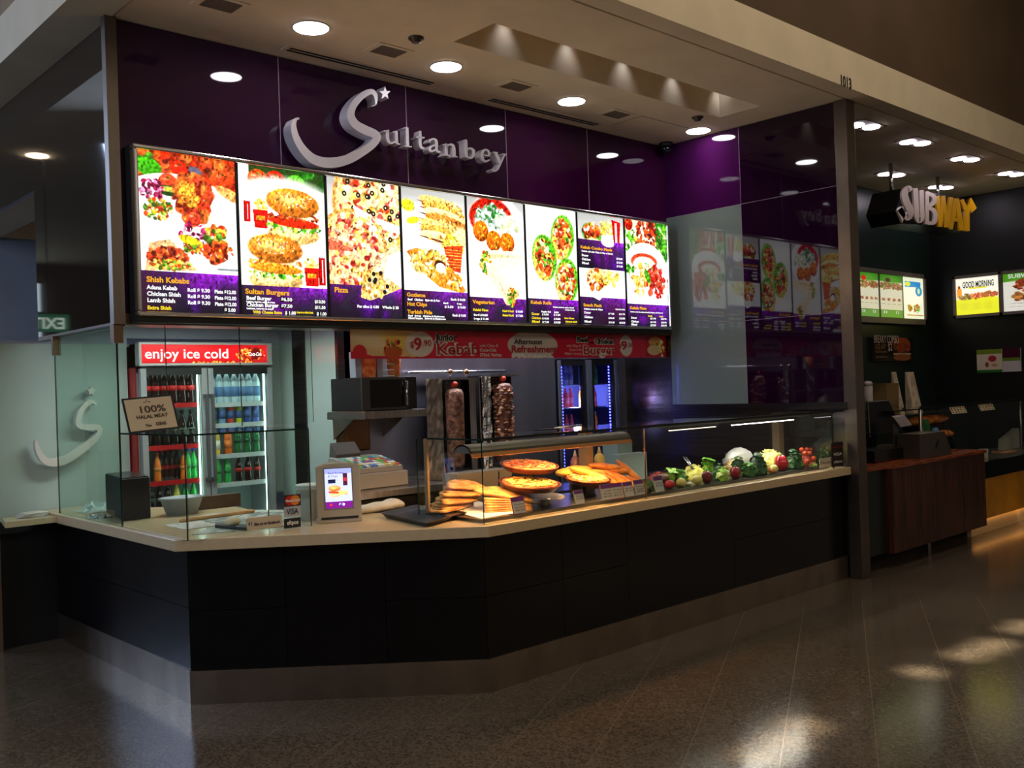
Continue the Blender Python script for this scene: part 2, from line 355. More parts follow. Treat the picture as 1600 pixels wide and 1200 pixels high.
# ================================================================== CEILING FITTINGS
DL = emit('downlight_glow', (255, 250, 255), 26)
def disc_light(name, c, r, label, group, power, col, e=DL, nm='ceiling downlight'):
    t = thing(name, label, 'ceiling light', c, group)
    b = B(); b.lathe(c, [(r+.012, 0), (r+.012, -.004), (r, -.006), (r, 0)], 28); b.build('trim_ring', WHITEP, t)
    b = B(); b.lathe((c[0], c[1], c[2]-.002), [(r, 0), (r, -.006)], 28); b.build('lens', e, t)
    spot('downlight_beam', (c[0], c[1], c[2]-.02), (c[0], c[1], 0), power, col, 110, .9, r*.7)
    return t
where = ['nearest the left corner above the swoosh sign', 'above the middle of the menu board', 'beside the long ceiling cove', 'close to the purple right wall']
for (px, py), wh in zip(((486, 43), (697, 104), (893, 158), (1091, 204)), where):
    p = PZ(px, py, ZC)
    disc_light('downlight', (p.x, p.y, ZC), .105, 'round white ceiling downlight ' + wh, 'downlights over the shop front', 13, (1, .93, .9))
p = PZ(1134, 217, ZC)
VENT = mat('vent_grey', (120, 108, 96), .6)
for (px, py), wh in zip(((345, 6), (607, 79), (806, 134), (963, 178)), ('at the top left edge of the photo', 'above the star of the sign', 'right of the second downlight', 'right of the third downlight')):
    p = PZ(px, py, ZC); t = thing('ceiling_vent', 'small square ceiling speaker grille ' + wh, 'vent', (p.x, p.y, ZC), 'ceiling grilles')
    b = B(); b.box(p.x-.14, p.x+.14, p.y-.1, p.y+.1, ZC-.006, ZC); b.build('frame', CEIL, t)
    b = B()
    for i in range(9): b.box(p.x-.10, p.x+.10, p.y-.07+i*.0165, p.y-.06+i*.0165, ZC-.010, ZC-.006)
    b.build('grille', VENT, t)
for (a, c), wh in zip((((447, 72), (677, 132)), ((765, 152), (932, 196))), ('long slot diffuser above the star', 'long slot diffuser left of the security camera')):
    p, q = PZ(*a, ZC), PZ(*c, ZC); y = (p.y+q.y)/2; t = thing('slot_diffuser', 'dark ' + wh, 'vent', (p.x, y, ZC))
    b = B(); b.box(p.x, q.x, y-.05, y+.05, ZC-.005, ZC); b.build('frame', CEIL, t)
    b = B(); b.box(p.x+.03, q.x-.03, y-.03, y-.01, ZC-.008, ZC-.005); b.box(p.x+.03, q.x-.03, y+.01, y+.03, ZC-.008, ZC-.005); b.build('slot', BLACKM, t)
for (px, py), wh in zip(((650, 59), (1090, 183)), ('beside the second downlight', 'just above the rightmost downlight')):
    p = PZ(px, py, ZC); b = B(); b.lathe((p.x, p.y, ZC), [(.05, 0), (.05, -.01), (.03, -.012), (.03, -.03), (.012, -.035)], 20)
    tag(b.build('sprinkler', mat('dull_metal', (90, 80, 70), .4, .7)), 'small round ceiling sprinkler ' + wh, 'sprinkler')
b = B(); x0, y0 = PZ(1003, 181, ZC).x, PZ(1003, 181, ZC).y; b.box(x0, 7.1, y0, y0+.004, ZC-.002, ZC); b.box(x0, x0+.004, y0, y0+.35, ZC-.002, ZC); struct(b, 'trim_10', VENT)
# security camera dome in the corner
p = PX(1036, 236, XR-.09); t = thing('security_camera', 'small black dome security camera in the corner between both purple walls', 'camera', (p.x, Y0-.09, ZC))
b = B(); b.lathe((p.x, Y0-.09, ZC), [(.065, 0), (.065, -.03), (.055, -.04)], 24); b.build('mount', BLACKM, t)
b = B(); b.ball((p.x, Y0-.09, ZC-.055), .052); b.build('dome', mat('dome_smoke', (20, 22, 30), .08), t)
# shop number on the bulkhead
q0, q1 = PY(1312, 124, 3.68), PY(1328, 124, 3.68)
b = B(); put_text(b, '1013', (q0.x, 3.679-.001, q0.z-.045), XD, ZD, .12, fit=(q1-q0).length, offset=.004)
tag(b.build('shop_number', BLACKM), 'small dark number 1013 on the brown bulkhead above the column', 'sign')
# exit sign and glazing down the mall
pv = PX(77, 505, 5.6); ex = 2*XL - 5.6
t = thing('exit_sign', 'green exit sign hanging in the mall, mirrored in the dark glass', 'exit sign', (ex, pv.y, pv.z))
b = B(); b.box(ex-.35, ex+.35, pv.y-.04, pv.y, pv.z-.16, pv.z+.16); b.build('housing', mat('green_sign', (10, 110, 60), .4, emis=.35), t)
b = B(); put_text(b, 'EXIT', (ex-.28, pv.y-.042, pv.z-.1), XD, ZD, .28, fit=.56, offset=.006); b.build('lettering', emit('exit_white', (235, 255, 240), .8), t)
b = B(); b.tube([(ex, pv.y-.02, pv.z+.16), (ex, pv.y-.02, 6.2)], .012); b.build('rod', BLACKM, t)
pa, pb = PX(64, 400, 7.2), PX(76, 430, 7.2)
gy = 32.9
b = B(); b.box(-5.6, -2.2, gy, gy+.05, 1.2, 5.6); o = b.build('window_1', emit('daylight_pane', (215, 235, 245), 1.1)); o['kind'] = 'structure'
b = B()
for x in (-5.6, -4.5, -3.35, -2.25): b.box(x-.05, x+.05, gy-.06, gy, 1.2, 5.6)
for z in (1.2, 3.2, 4.6, 5.6): b.box(-5.6, -2.2, gy-.06, gy, z-.04, z+.04)
struct(b, 'trim_11', BLACKM)
p = PX(60, 245, 4.0); lx = 2*XL-4.0
k = (6.15 - H)/(p.z - H); lx, ly = 2*XL-4.0*k, p.y*k
t = thing('mall_downlight', 'round warm mall downlight mirrored in the dark side glass', 'ceiling light', (lx, ly, 6.2))
b = B(); b.lathe((lx, ly, 6.2), [(.20, 0), (.20, -.02), (.16, -.03)], 24); b.build('trim_ring', WHITEP, t)
b = B(); b.lathe((lx, ly, 6.17), [(.17, 0), (.17, -.01)], 24); b.build('lens', emit('warm_lamp', (255, 225, 190), 22), t)

# ================================================================== SERVICE COUNTER
cnt = thing('service_counter', 'angled black front counter with cream stone top and steel kick plate', 'counter', (3.4, 4.4, 0))
A_, B_, Rr = (2.10, 4.93), (3.40, 3.905), (XR-.025, 3.905)
inner = [(XR-.025, 4.62), (3.75, 4.62), (2.95, 5.30), (3.05, 6.3), (2.46, 6.75), (2.46, YW-.02)]
def slab(pts, z0, z1): b = B(); b.prism([(x, y, z0) for x, y in pts], (0, 0, z1-z0)); return b
slab([A_, B_, Rr] + inner + [(2.10, YW-.02)], .853, ZT).build('worktop', STONE, cnt, bevel=.004)
slab([(1.78, 6.80), (2.10, 6.80), (2.10, YW-.09), (1.84, YW-.09)], .862, .90).build('worktop_ledge', STONE, cnt)
bo = [(2.20, 7.16), (2.215, 5.04), (3.425, 3.975), (XR-.03, 3.975)]
b = B(); b.prism([(x+.02, y+.02, 0) for x, y in bo] + [(x-.02, y-.01, 0) for x, y in inner], (0, 0, .853)); b.build('carcass', BLACKM, cnt)
def seg_panels(p, q, rects):
    b = B(); p = V((*p, 0)); q = V((*q, 0)); d = q-p; n = V((d.y, -d.x, 0)).normalized() if True else None
    if n.y > 0: n = -n
    for s0, s1, z0, z1 in rects:
        a, c = p + d*s0, p + d*s1; e = d.normalized()*.0015
        b.prism([(a+e) + V((0,0,z0+.0015)), (c-e) + V((0,0,z0+.0015)), (c-e) + V((0,0,z1-.0015)), (a+e) + V((0,0,z1-.0015))], -n*.018)
    return b
ZK = .182
def zat(px, py, y): return PY(px, py, y).z
seg_panels(bo[0], bo[1], [(0, 1, .52, .853), (0, 1, ZK, .52)]).build('front_panel', BLACKT, cnt)
seg_panels(bo[1], bo[2], [(0, .325, .505, .853), (0, .325, ZK, .505), (.325, .66, ZK, .853), (.66, 1, .52, .853), (.66, 1, ZK, .52)]).build('front_panel', BLACKT, cnt)
X0, X1 = bo[2][0], bo[3][0]
fr = [(PY(px, 850, 3.975).x - X0)/(X1-X0) for px in (878, 980, 1147)]
seg_panels(bo[2], bo[3], [(0, fr[0], .52, .853), (0, fr[0], ZK, .52), (fr[0], fr[1], .52, .853), (fr[0], fr[1], ZK, .52), (fr[1], fr[2], ZK, .853), (fr[2], 1, .52, .853), (fr[2], 1, ZK, .52)]).build('front_panel', BLACKT, cnt)
ko = [(2.205, 7.19), (2.205, 5.035), (3.42, 3.96), (XR-.03, 3.96)]
for i in range(3):
    (x0, y0), (x1, y1) = ko[i], ko[i+1]; d = V((x1-x0, y1-y0, 0)); n = V((-d.y, d.x, 0)).normalized()
    if n.y < 0 and i: n = -n
    if i == 0: n = V((1, 0, 0))
    b = B(); b.prism([(x0, y0, 0), (x1, y1, 0), (x1, y1, ZK), (x0, y0, ZK)], n*.02); b.build('kick_plate', KICKM, cnt)
# ================================================================== BACKLIT PRINTS
class Cv:
    def __init__(s, w, h, col=(240, 242, 240)):
        s.w, s.h = w, h; s.a = np.empty((h, w, 3)); s.a[:] = col
        s.X, s.Y = np.meshgrid((np.arange(w)+.5)/w, (np.arange(h)+.5)/h); s.asp = h/w
    def ell(s, u, v, ru, rv, col, ang=0, soft=.12, shade=.0):
        """ru in panel widths, rv in panel widths too (round when equal)"""
        dx = s.X-u; dy = (s.Y-v)*s.asp; c, n = math.cos(ang), math.sin(ang)
        x = (dx*c+dy*n)/ru; y = (-dx*n+dy*c)/rv; d = np.sqrt(x*x+y*y)
        k = np.clip((1-d)/soft, 0, 1)[..., None]; cc = np.array(col, float)
        if shade: cc = cc*(1+shade*(-y*.6-x*.3)[..., None]*(d < 1.2)[..., None])
        s.a = s.a*(1-k)+np.clip(cc, 0, 255)*k; return s
    def rect(s, u0, v0, u1, v1, col): m = (s.X >= u0) & (s.X < u1) & (s.Y >= v0) & (s.Y < v1); s.a[m] = col; return s
    def poly(s, pts, col):
        inside = np.zeros(s.X.shape, bool); n = len(pts)
        for i in range(n):
            (x1, y1), (x2, y2) = pts[i], pts[(i+1) % n]
            c = ((y1 > s.Y) != (y2 > s.Y)) & (s.X < (x2-x1)*(s.Y-y1)/((y2-y1) or 1e-9)+x1); inside ^= c
        s.a[inside] = col; return s
    def chunks(s, u, v, ru, rv, n, pal, lo=.02, hi=.05, flat=.6, ang=None):
        n = int(n*1.8); lo *= .75; hi *= .85
        for _ in range(n):
            t = rng.uniform(0, 2*math.pi); q = math.sqrt(rng.uniform(0, 1)); r = rng.uniform(lo, hi)
            col = np.array(pal[rng.integers(len(pal))], float)*rng.uniform(.85, 1.15)
            s.ell(u+ru*q*math.cos(t), v+rv*q*math.sin(t)/s.asp, r, r*rng.uniform(flat*.6, 1), np.clip(col, 0, 255), rng.uniform(0, 3.1) if ang is None else ang, .35, .35)
        return s
    def finish(s):
        # photographic grain: mottled tone inside the coloured areas, whites stay clean
        sat = (s.a.max(-1)-s.a.min(-1))/255.
        g = rng.normal(0, 1, (s.h//3+2, s.w//3+2)); g = np.kron(g, np.ones((3, 3)))[:s.h, :s.w]; g = (g+np.roll(g, 1, 0)+np.roll(g, 1, 1)+np.roll(g, 2, 0))/2+rng.normal(0, .7, (s.h, s.w))
        s.a = 255*np.clip(s.a/255., 0, 1)**1.3; s.a = np.clip(s.a*(1+.13*g*np.clip(sat*2, 0, 1))[..., None], 0, 255); return s
    def speck(s, amt):
        s.a = np.clip(s.a+rng.normal(0, amt, (s.h, s.w, 1)), 0, 255); return s
MEAT = [(196, 70, 34), (150, 50, 26), (222, 104, 44), (236, 130, 60), (120, 38, 24), (205, 84, 50)]
HAM = [(222, 96, 86), (236, 130, 110), (200, 70, 66), (246, 190, 160), (180, 60, 50), (250, 215, 180)]
SALAD = [(84, 170, 40), (120, 200, 60), (60, 140, 40), (190, 220, 90), (240, 244, 210)]
SALSA = [(240, 110, 40), (250, 180, 60), (110, 160, 50), (230, 80, 40), (255, 210, 110), (90, 120, 40)]
CAB = [(170, 30, 90), (200, 60, 120), (130, 20, 70), (230, 150, 190)]
CHEESE = [(255, 225, 130), (255, 240, 190), (250, 200, 90), (255, 250, 225)]
BREAD = [(245, 205, 130), (235, 180, 90), (255, 228, 170), (220, 150, 70)]
CHIPS = [(255, 226, 110), (250, 205, 80), (255, 240, 160)]
def bun(c, u, v, w, kind=0):
    A = c.asp
    c.ell(u, v+.50*w/A, w*.97, w*.34, (240, 200, 130), .0, .1, .2); c.ell(u-.1*w, v+.45*w/A, w*.8, w*.2, (252, 232, 180), 0, .5)
    c.chunks(u, v+.30*w/A, w*.95, w*.14, 46, SALAD+[(250, 250, 240)], .05*w, .13*w, .5)
    c.ell(u, v+.12*w/A, w*1.0, w*.17, (226, 62, 26) if kind else (240, 160, 50), .05, .15, .2)
    c.chunks(u, v-.06*w/A, w*.95, w*.11, 44, MEAT if kind else [(240, 150, 50), (255, 200, 90), (220, 110, 40)], .05*w, .11*w)
    c.ell(u+.15*w, v-.12*w/A, w*.7, w*.09, (255, 240, 205), .1, .2)
    c.ell(u, v-.50*w/A, w*1.0, w*.48, (222, 140, 50), .05, .1, .4); c.rect(0, 0, 0, 0, (0, 0, 0)); c.ell(u-.15*w, v-.58*w/A, w*.72, w*.28, (252, 206, 120), .05, .8)
    c.chunks(u, v-.60*w/A, w*.75, w*.26, 46, [(255, 246, 214), (244, 214, 150)], .02*w, .045*w)
def wrap(c, u, v, ang, L, W, fill=SALSA):
    ca, sa = math.cos(ang), math.sin(ang); P = lambda a, b_: (u+a*ca-b_*sa, v+(a*sa+b_*ca)/c.asp)
    c.poly([P(0, -W), P(0, W), P(L*.8, W*.45), P(L, 0), P(L*.75, -W*.6)], (250, 238, 214))
    c.poly([P(.1*L, -W*.7), P(.1*L, -W*.3), P(L*.9, -W*.1)], (240, 216, 170))
    c.ell(u, v, W*.5, W*1.02, (252, 226, 170), ang, .1); c.chunks(u, v, W*.55, W*.85, 34, fill+SALAD[:2], W*.12, W*.26)
def carton(c, u, v, w):
    c.chunks(u, v-.45*w*1.3/c.asp, w*.5, w*.35, 18, CHIPS, w*.12, w*.22, .3)
    c.poly([(u-w*.5, v-w*.35/c.asp), (u+w*.5, v-w*.35/c.asp), (u+w*.42, v+w*.75/c.asp), (u-w*.42, v+w*.75/c.asp)], (226, 36, 24))
    c.rect(u-w*.3, v+.0, u+w*.3, v+.28*w/c.asp, (250, 170, 60))
def can(c, u, v, w, h):
    c.poly([(u-w/2, v), (u+w/2, v), (u+w/2, v+h), (u-w/2, v+h)], (205, 22, 26)); c.rect(u-w*.4, v-.006, u+w*.4, v+.004, (200, 200, 205))
    c.rect(u-w/2, v, u-w*.32, v+h, (150, 10, 16)); c.rect(u+w*.05, v+.02, u+w*.2, v+h-.02, (245, 225, 220))
def tomato(c, u, v, r, col=(222, 52, 20)):
    c.ell(u, v, r, r*.95, col, 0, .08, .3); c.ell(u-.3*r, v-.35*r/c.asp, r*.3, r*.18, (255, 190, 150), 0, .9); c.ell(u+.1*r, v-.5*r/c.asp, r*.35, r*.08, (50, 110, 20), .5, .3)
def plate(c, u, v, r, ry=None):
    ry = ry or r; c.ell(u+.02, v+.02, r*1.02, ry*1.03, (206, 210, 212), 0, .12); c.ell(u, v, r, ry, (255, 255, 255), 0, .03); c.ell(u, v, r*.93, ry*.92, (246, 248, 250), 0, .05)
def band(c, v0, v1=1.0, k=1.):
    m = (c.Y >= v0) & (c.Y < v1); t = (c.Y-v0)/(v1-v0)
    g = np.stack([78-40*t+85*c.X*(1-t), 38-10*t+18*c.X*(1-t), 88-40*t+130*c.X*(1-t)], -1); c.a[m] = g[m]
    bak = c.a.copy(); 
    for _ in range(14):
        col = [(150, 30, 190), (60, 60, 62), (40, 70, 60), (90, 30, 60), (125, 30, 200), (48, 40, 50)][rng.integers(6)]
        c.ell(rng.uniform(0, 1), rng.uniform(v0+.04, v1), rng.uniform(.1, .3), rng.uniform(.06, .18), col, rng.uniform(0, 3), .95)
    out = ~m; c.a[out] = bak[out]; c.a[m] = bak[m]*.45+c.a[m]*.55
def pizza(c, u, v, r, olive=True, pal=None):
    c.ell(u, v, r, r, (232, 170, 96), 0, .03); c.ell(u, v, r*.93, r*.93, (252, 226, 170), 0, .05)
    c.chunks(u, v, r*.84, r*.84, 160, pal or (CHEESE+HAM[:3]+CHEESE), r*.05, r*.13)
    if olive:
        for _ in range(30):
            t = rng.uniform(0, 6.3); q = rng.uniform(.1, .85)*r; uu, vv = u+q*math.cos(t), v+q*math.sin(t)/c.asp
            c.ell(uu, vv, r*.055, r*.055, (36, 34, 40), 0, .2); c.ell(uu, vv, r*.022, r*.022, (240, 220, 170), 0, .4)
def p_shish(c):
    c.rect(0, 0, 1, .26, (190, 80, 40)); c.chunks(.55, .10, .6, .28, 70, MEAT+[(220, 60, 20)], .05, .11); c.chunks(.1, .04, .2, .1, 8, [(240, 120, 40), (90, 160, 40)], .05, .09)
    tomato(c, .42, .09, .09); tomato(c, .86, .13, .12, (230, 90, 40)); c.ell(.58, .09, .08, .045, (120, 118, 140), .3, .2); c.ell(.11, .10, .14, .09, (80, 180, 20), .2, .08, .3)
    plate(c, .38, .34, .62, .34); c.rect(.62, .26, 1, .5, (250, 252, 252))
    c.ell(.95, .22, .2, .06, (240, 180, 110), .4, .2)
    tomato(c, .30, .185, .10, (226, 90, 50)); c.ell(.30, .235, .12, .055, (60, 90, 30), .1, .1); c.ell(.30, .225, .10, .03, (190, 200, 90), .1, .2)
    c.chunks(.14, .235, .12, .10, 34, CAB, .02, .045, .3); c.chunks(.19, .355, .15, .10, 50, SALSA, .02, .04)
    c.chunks(.56, .27, .18, .24, 60, MEAT, .05, .10); c.chunks(.5, .25, .10, .16, 22, [(250, 190, 70), (240, 150, 60)], .03, .06); tomato(c, .55, .40, .08, (236, 90, 60))
    c.chunks(.58, .5, .17, .12, 30, CAB+[(240, 220, 230)], .02, .05, .3); c.chunks(.78, .5, .12, .10, 24, SALSA, .03, .06)
    c.ell(.52, .545, .14, .05, (255, 220, 50), .35, .1); c.chunks(.56, .585, .13, .05, 24, SALSA, .02, .04); c.chunks(.80, .60, .15, .12, 40, MEAT+SALSA[:2], .03, .06)
    c.poly([(.42, .62), (.72, .70), (1, .62), (1, .70), (.6, .74)], (255, 252, 244)); c.rect(.78, .705, 1, .718, (150, 160, 168))
    c.poly([(.10, .57), (.30, .54), (.58, .73), (.05, .745)], (236, 200, 150)); c.chunks(.27, .645, .20, .07, 44, MEAT, .03, .06); c.chunks(.30, .70, .20, .045, 44, SALSA, .02, .035)
    band(c, .745)
def p_burger(c):
    c.rect(0, 0, 1, .12, (60, 90, 40)); c.chunks(.8, .07, .3, .15, 12, [(60, 130, 40), (40, 90, 30)], .05, .12); c.rect(0, 0, .12, .14, (236, 244, 236))
    tomato(c, .22, .09, .12, (240, 90, 30)); tomato(c, .42, .085, .12, (230, 50, 20)); c.ell(.66, .085, .11, .10, (90, 180, 40), 0, .08, .3)
    c.ell(.5, .30, .8, .42, (250, 252, 252), 0, .2); carton(c, .24, .33, .17); can(c, .09, .24, .07, .14)
    bun(c, .62, .33, .33, 1); bun(c, .40, .655, .33, 0); carton(c, .82, .70, .18); can(c, .945, .58, .08, .20)
    band(c, .80)
def p_pizza(c):
    pizza(c, .68, .16, .62, True, CHEESE*2+HAM[:2]+[(200, 70, 40)]); pizza(c, .32, .52, .50, False, HAM*2+CHEESE); 
    c.poly([(.35, .18), (.62, .25), (1, .30), (1, .36), (.4, .3)], (255, 250, 235)); c.ell(.95, .62, .28, .28, (255, 255, 255), .3, .5)
    c.poly([(.0, .44), (.33, .50), (.34, .52), (0, .52)], (220, 120, 90)); c.chunks(.52, .33, .2, .12, 30, CHEESE+[(230, 110, 70)], .03, .06)
    band(c, .76); c.poly([(.45, .66), (.62, .62), (1.0, .77), (.55, .87), (.42, .85)], (250, 215, 140)); c.chunks(.63, .74, .2, .16, 70, CHEESE+BREAD, .025, .05)
    for _ in range(7): c.ell(rng.uniform(.46, .8), rng.uniform(.66, .82), .03, .03, (50, 44, 50), 0, .2)
def p_gozleme(c):
    plate(c, .5, .27, .62, .30); c.ell(.1, .13, .13, .09, (250, 240, 60), .1, .4); c.ell(.17, .24, .12, .05, (252, 232, 60), -.2, .3)
    for i in range(7):
        v = .09+i*.045; c.ell(.62+.03*i*(i < 4), v, .36, .075, BREAD[i % 4], .16, .06, .25); c.ell(.5, v+.014, .28, .013, (120, 60, 30), .16, .3); c.chunks(.66, v, .28, .04, 10, BREAD+[(200, 130, 60)], .02, .04)
    c.ell(.15, .5, .5, .12, (255, 255, 255), .1, .5); c.ell(.9, .35, .15, .2, (252, 232, 180), .5, .4)
    c.chunks(.80, .40, .16, .12, 30, CHIPS, .05, .09, .3); c.poly([(.64, .42), (.95, .40), (.90, .62), (.70, .60)], (222, 84, 40))
    for i in range(7): c.rect(.66+.015*(i % 2), .44+i*.023, .92, .445+i*.023, (250, 190, 90))
    c.poly([(.05, .48), (.2, .45), (.5, .47), (.75, .58), (.98, .76), (.92, .78), (.55, .74), (.25, .62)], (240, 160, 62)); c.chunks(.42, .56, .30, .16, 60, CHEESE+[(255, 190, 60)], .03, .07)
    c.chunks(.8, .70, .14, .09, 20, CHEESE+[(250, 150, 50)], .03, .06); c.ell(.57, .575, .10, .075, (96, 50, 30), .3, .15); c.ell(.58, .59, .085, .065, (255, 255, 250), .2, .15)
    band(c, .775)
def p_veg(c):
    plate(c, .5, .21, .52, .42); c.ell(.42, .15, .40, .28, (210, 44, 20), 0, .1); c.ell(.45, .19, .36, .24, (246, 248, 246), 0, .2)
    c.chunks(.42, .13, .26, .15, 70, [(60, 130, 60), (200, 230, 210), (240, 246, 240), (110, 170, 120)], .03, .06, .25); c.chunks(.68, .19, .2, .12, 30, [(240, 250, 244), (220, 230, 180)], .04, .08)
    for u, v in ((.23, .265), (.45, .335), (.69, .34)): c.ell(u, v, .135, .14, (222, 120, 24), 0, .07, .4); c.chunks(u, v, .08, .08, 10, [(240, 150, 40), (250, 180, 70)], .02, .04)
    wrap(c, .30, .52, -.15, .75, .17); wrap(c, .75, .80, -2.35, .66, .16); band(c, .80); wrap(c, .74, .79, -2.3, .42, .15)
def p_rolls(c):
    c.rect(0, 0, 1, 1, (240, 242, 240)); c.ell(.3, .15, .6, .5, (254, 254, 254), 0, .8)
    for u, v, a in ((.72, .24, .15), (.35, .43, -.1), (.78, .62, .1)):
        c.ell(u+.02, v+.08, .22, .42, (255, 250, 236), a-.1, .08); c.ell(u, v, .25, .34, (110, 190, 50), a, .12); c.ell(u-.03, v+.02, .20, .31, (252, 216, 110), a, .12); c.chunks(u, v, .17, .26, 60, MEAT[:4]+[(240, 236, 226), (252, 240, 200), (240, 120, 60)]+SALAD[:1], .03, .07)
    c.ell(.25, .72, .5, .12, (255, 255, 255), .1, .6); band(c, .79)
def p_combo(c):
    c.ell(.3, .17, .23, .16, (110, 180, 60), .2, .15); c.chunks(.3, .15, .17, .12, 40, MEAT+SALSA[:2]+[(250, 246, 230)], .03, .07); c.ell(.35, .25, .2, .07, (255, 240, 190), .1, .2)
    c.chunks(.64, .13, .14, .14, 26, CHIPS, .04, .08, .3); c.poly([(.50, .18), (.80, .16), (.76, .27), (.55, .27)], (252, 252, 252)); 
    c.poly([(.74, .02), (.94, .04), (.90, .26), (.78, .26)], (206, 22, 28)); c.rect(.81, .05, .86, .24, (245, 215, 210))
    band(c, .23, .49); c.ell(.64, .24, .16, .07, (254, 254, 254), .1, .2)
    c.rect(0, .49, 1, .75, (238, 240, 242)); c.poly([(.12, .56), (.40, .50), (.96, .52), (.98, .60), (.42, .76), (.30, .74)], (255, 255, 255)); c.ell(.42, .57, .30, .15, (246, 214, 150), .1, .2)
    c.chunks(.36, .59, .18, .14, 40, MEAT[:4]+CHEESE, .03, .07); c.chunks(.68, .57, .19, .11, 30, CHIPS+CHEESE, .04, .07); band(c, .75)
    c.poly([(.25, .74), (.5, .74), (.42, .775)], (255, 255, 255))
def p_plate(c):
    c.rect(0, 0, 1, .4, (220, 236, 200)); c.ell(.85, .2, .25, .6, (80, 170, 40), 0, .3); c.ell(.55, .18, .5, .36, (250, 240, 225), 0, .1); c.chunks(.52, .17, .32, .34, 70, MEAT, .04, .1); c.chunks(.12, .14, .16, .3, 24, SALAD, .05, .1); c.chunks(.88, .15, .12, .3, 14, SALAD[:3], .06, .1); tomato(c, .1, .04, .1)
    plate(c, .47, .52, .60, .54); c.ell(.45, .38, .34, .14, (226, 90, 50), .0, .1); c.ell(.45, .41, .30, .14, (252, 250, 244), 0, .15)
    c.chunks(.5, .41, .25, .08, 20, SALAD[:1]+CHEESE, .03, .05); c.chunks(.32, .55, .2, .24, 40, CHEESE+[(230, 150, 80)], .04, .08); c.chunks(.72, .57, .22, .26, 50, [(214, 60, 40), (190, 44, 34), (236, 110, 80)], .04, .09); c.ell(.52, .52, .06, .14, (90, 170, 40), -.5, .2); c.chunks(.1, .46, .1, .06, 8, SALAD[:3], .04, .07)
    band(c, .79)
PRM = {}
def print_mat(name, strength):
    if name in MATS: return MATS[name]
    m = bpy.data.materials.new(name); m.use_nodes = True; nt = m.node_tree; p = nt.nodes['Principled BSDF']
    a = nt.nodes.new('ShaderNodeVertexColor'); a.layer_name = 'print'
    nt.links.new(a.outputs[0], p.inputs['Base Color']); p.inputs['Roughness'].default_value = .25
    if strength: nt.links.new(a.outputs[0], p.inputs['Emission Color']); p.inputs['Emission Strength'].default_value = strength
    MATS[name] = m; return m
def print_mesh(name, c, org, xd, ud, w, h, m, parent):
    """canvas c as a printed flat sheet: lower-left corner org"""
    org, xd, ud = V(org), V(xd), V(ud); nx, ny = c.w, c.h
    vs = [org + xd*(w*i/nx) + ud*(h*(1-j/ny)) for j in range(ny+1) for i in range(nx+1)]
    fs = [(j*(nx+1)+i, (j+1)*(nx+1)+i, (j+1)*(nx+1)+i+1, j*(nx+1)+i+1) for j in range(ny) for i in range(nx)]
    me = bpy.data.meshes.new(name); me.from_pydata(vs, [], fs); me.materials.append(m)
    at = me.color_attributes.new('print', 'FLOAT_COLOR', 'CORNER')
    col = c.a/255.; col = np.where(col <= .04045, col/12.92, ((col+.055)/1.055)**2.4)
    cc = np.ones((ny*nx, 4, 4), np.float32); cc[:, :, :3] = col.reshape(-1, 1, 3)
    at.data.foreach_set('color', cc.ravel())
    o = bpy.data.objects.new(name, me); COL.objects.link(o)
    if parent is not None: adopt(o, parent)
    return o
# ------------------------------------------------------------------ menu board
YM = 5.60
bz0, bz1 = PY(215, 495, YM).z, PY(203, 221, YM).z
bx0, bx1 = PY(209, 360, YM).x, PY(1044, 430, YM).x
bz0 = (bz0 + PY(1045, 515, YM).z)/2; bz1 = (bz1 + PY(1038, 349, YM).z)/2
mb = thing('menu_board', 'long backlit menu board with eight food panels in a chrome frame', 'menu board', ((bx0+bx1)/2, YM, bz0))
fw = .028
b = B(); b.box(bx0, bx1, YM, Y0, bz0-.035, bz0); b.box(bx0, bx1, YM+.03, Y0, bz0, bz1); b.build('housing', BLACKM, mb)
b = B(); b.box(bx0, bx1, YM-.03, YM+.03, bz1-fw, bz1); b.box(bx0, bx1, YM-.03, YM+.03, bz0, bz0+fw); b.box(bx0, bx0+fw, YM-.03, YM+.03, bz0+fw, bz1-fw); b.box(bx1-fw, bx1, YM-.03, YM+.03, bz0+fw, bz1-fw)
b.build('frame', CHROME, mb, bevel=.008)
ML = print_mat('backlit_print', 1.3)
LW, LY, LO, LB = emit('print_white', (250, 250, 250), 1.2), emit('print_yellow', (250, 220, 40), 1.1), emit('print_orange', (252, 176, 40), 1.1), mat('print_black', (14, 12, 14), .4)
dv = [bx0+fw] + [PY(px, py, YM).x for px, py in ((372.5, 380), (511, 390), (627.5, 400), (730, 405), (821.5, 415), (903, 420), (977, 425))] + [bx1-fw]
names = ['shish kebabs', 'burgers', 'pizza', 'gozleme, chips and pide', 'falafel and vegetarian wraps', 'kebab rolls', 'kebab combo meals and snack pack', 'kebab plates']
painters = [p_shish, p_burger, p_pizza, p_gozleme, p_veg, p_rolls, p_combo, p_plate]
pz0, pz1 = bz0+fw, bz1-fw; PH = pz1-pz0
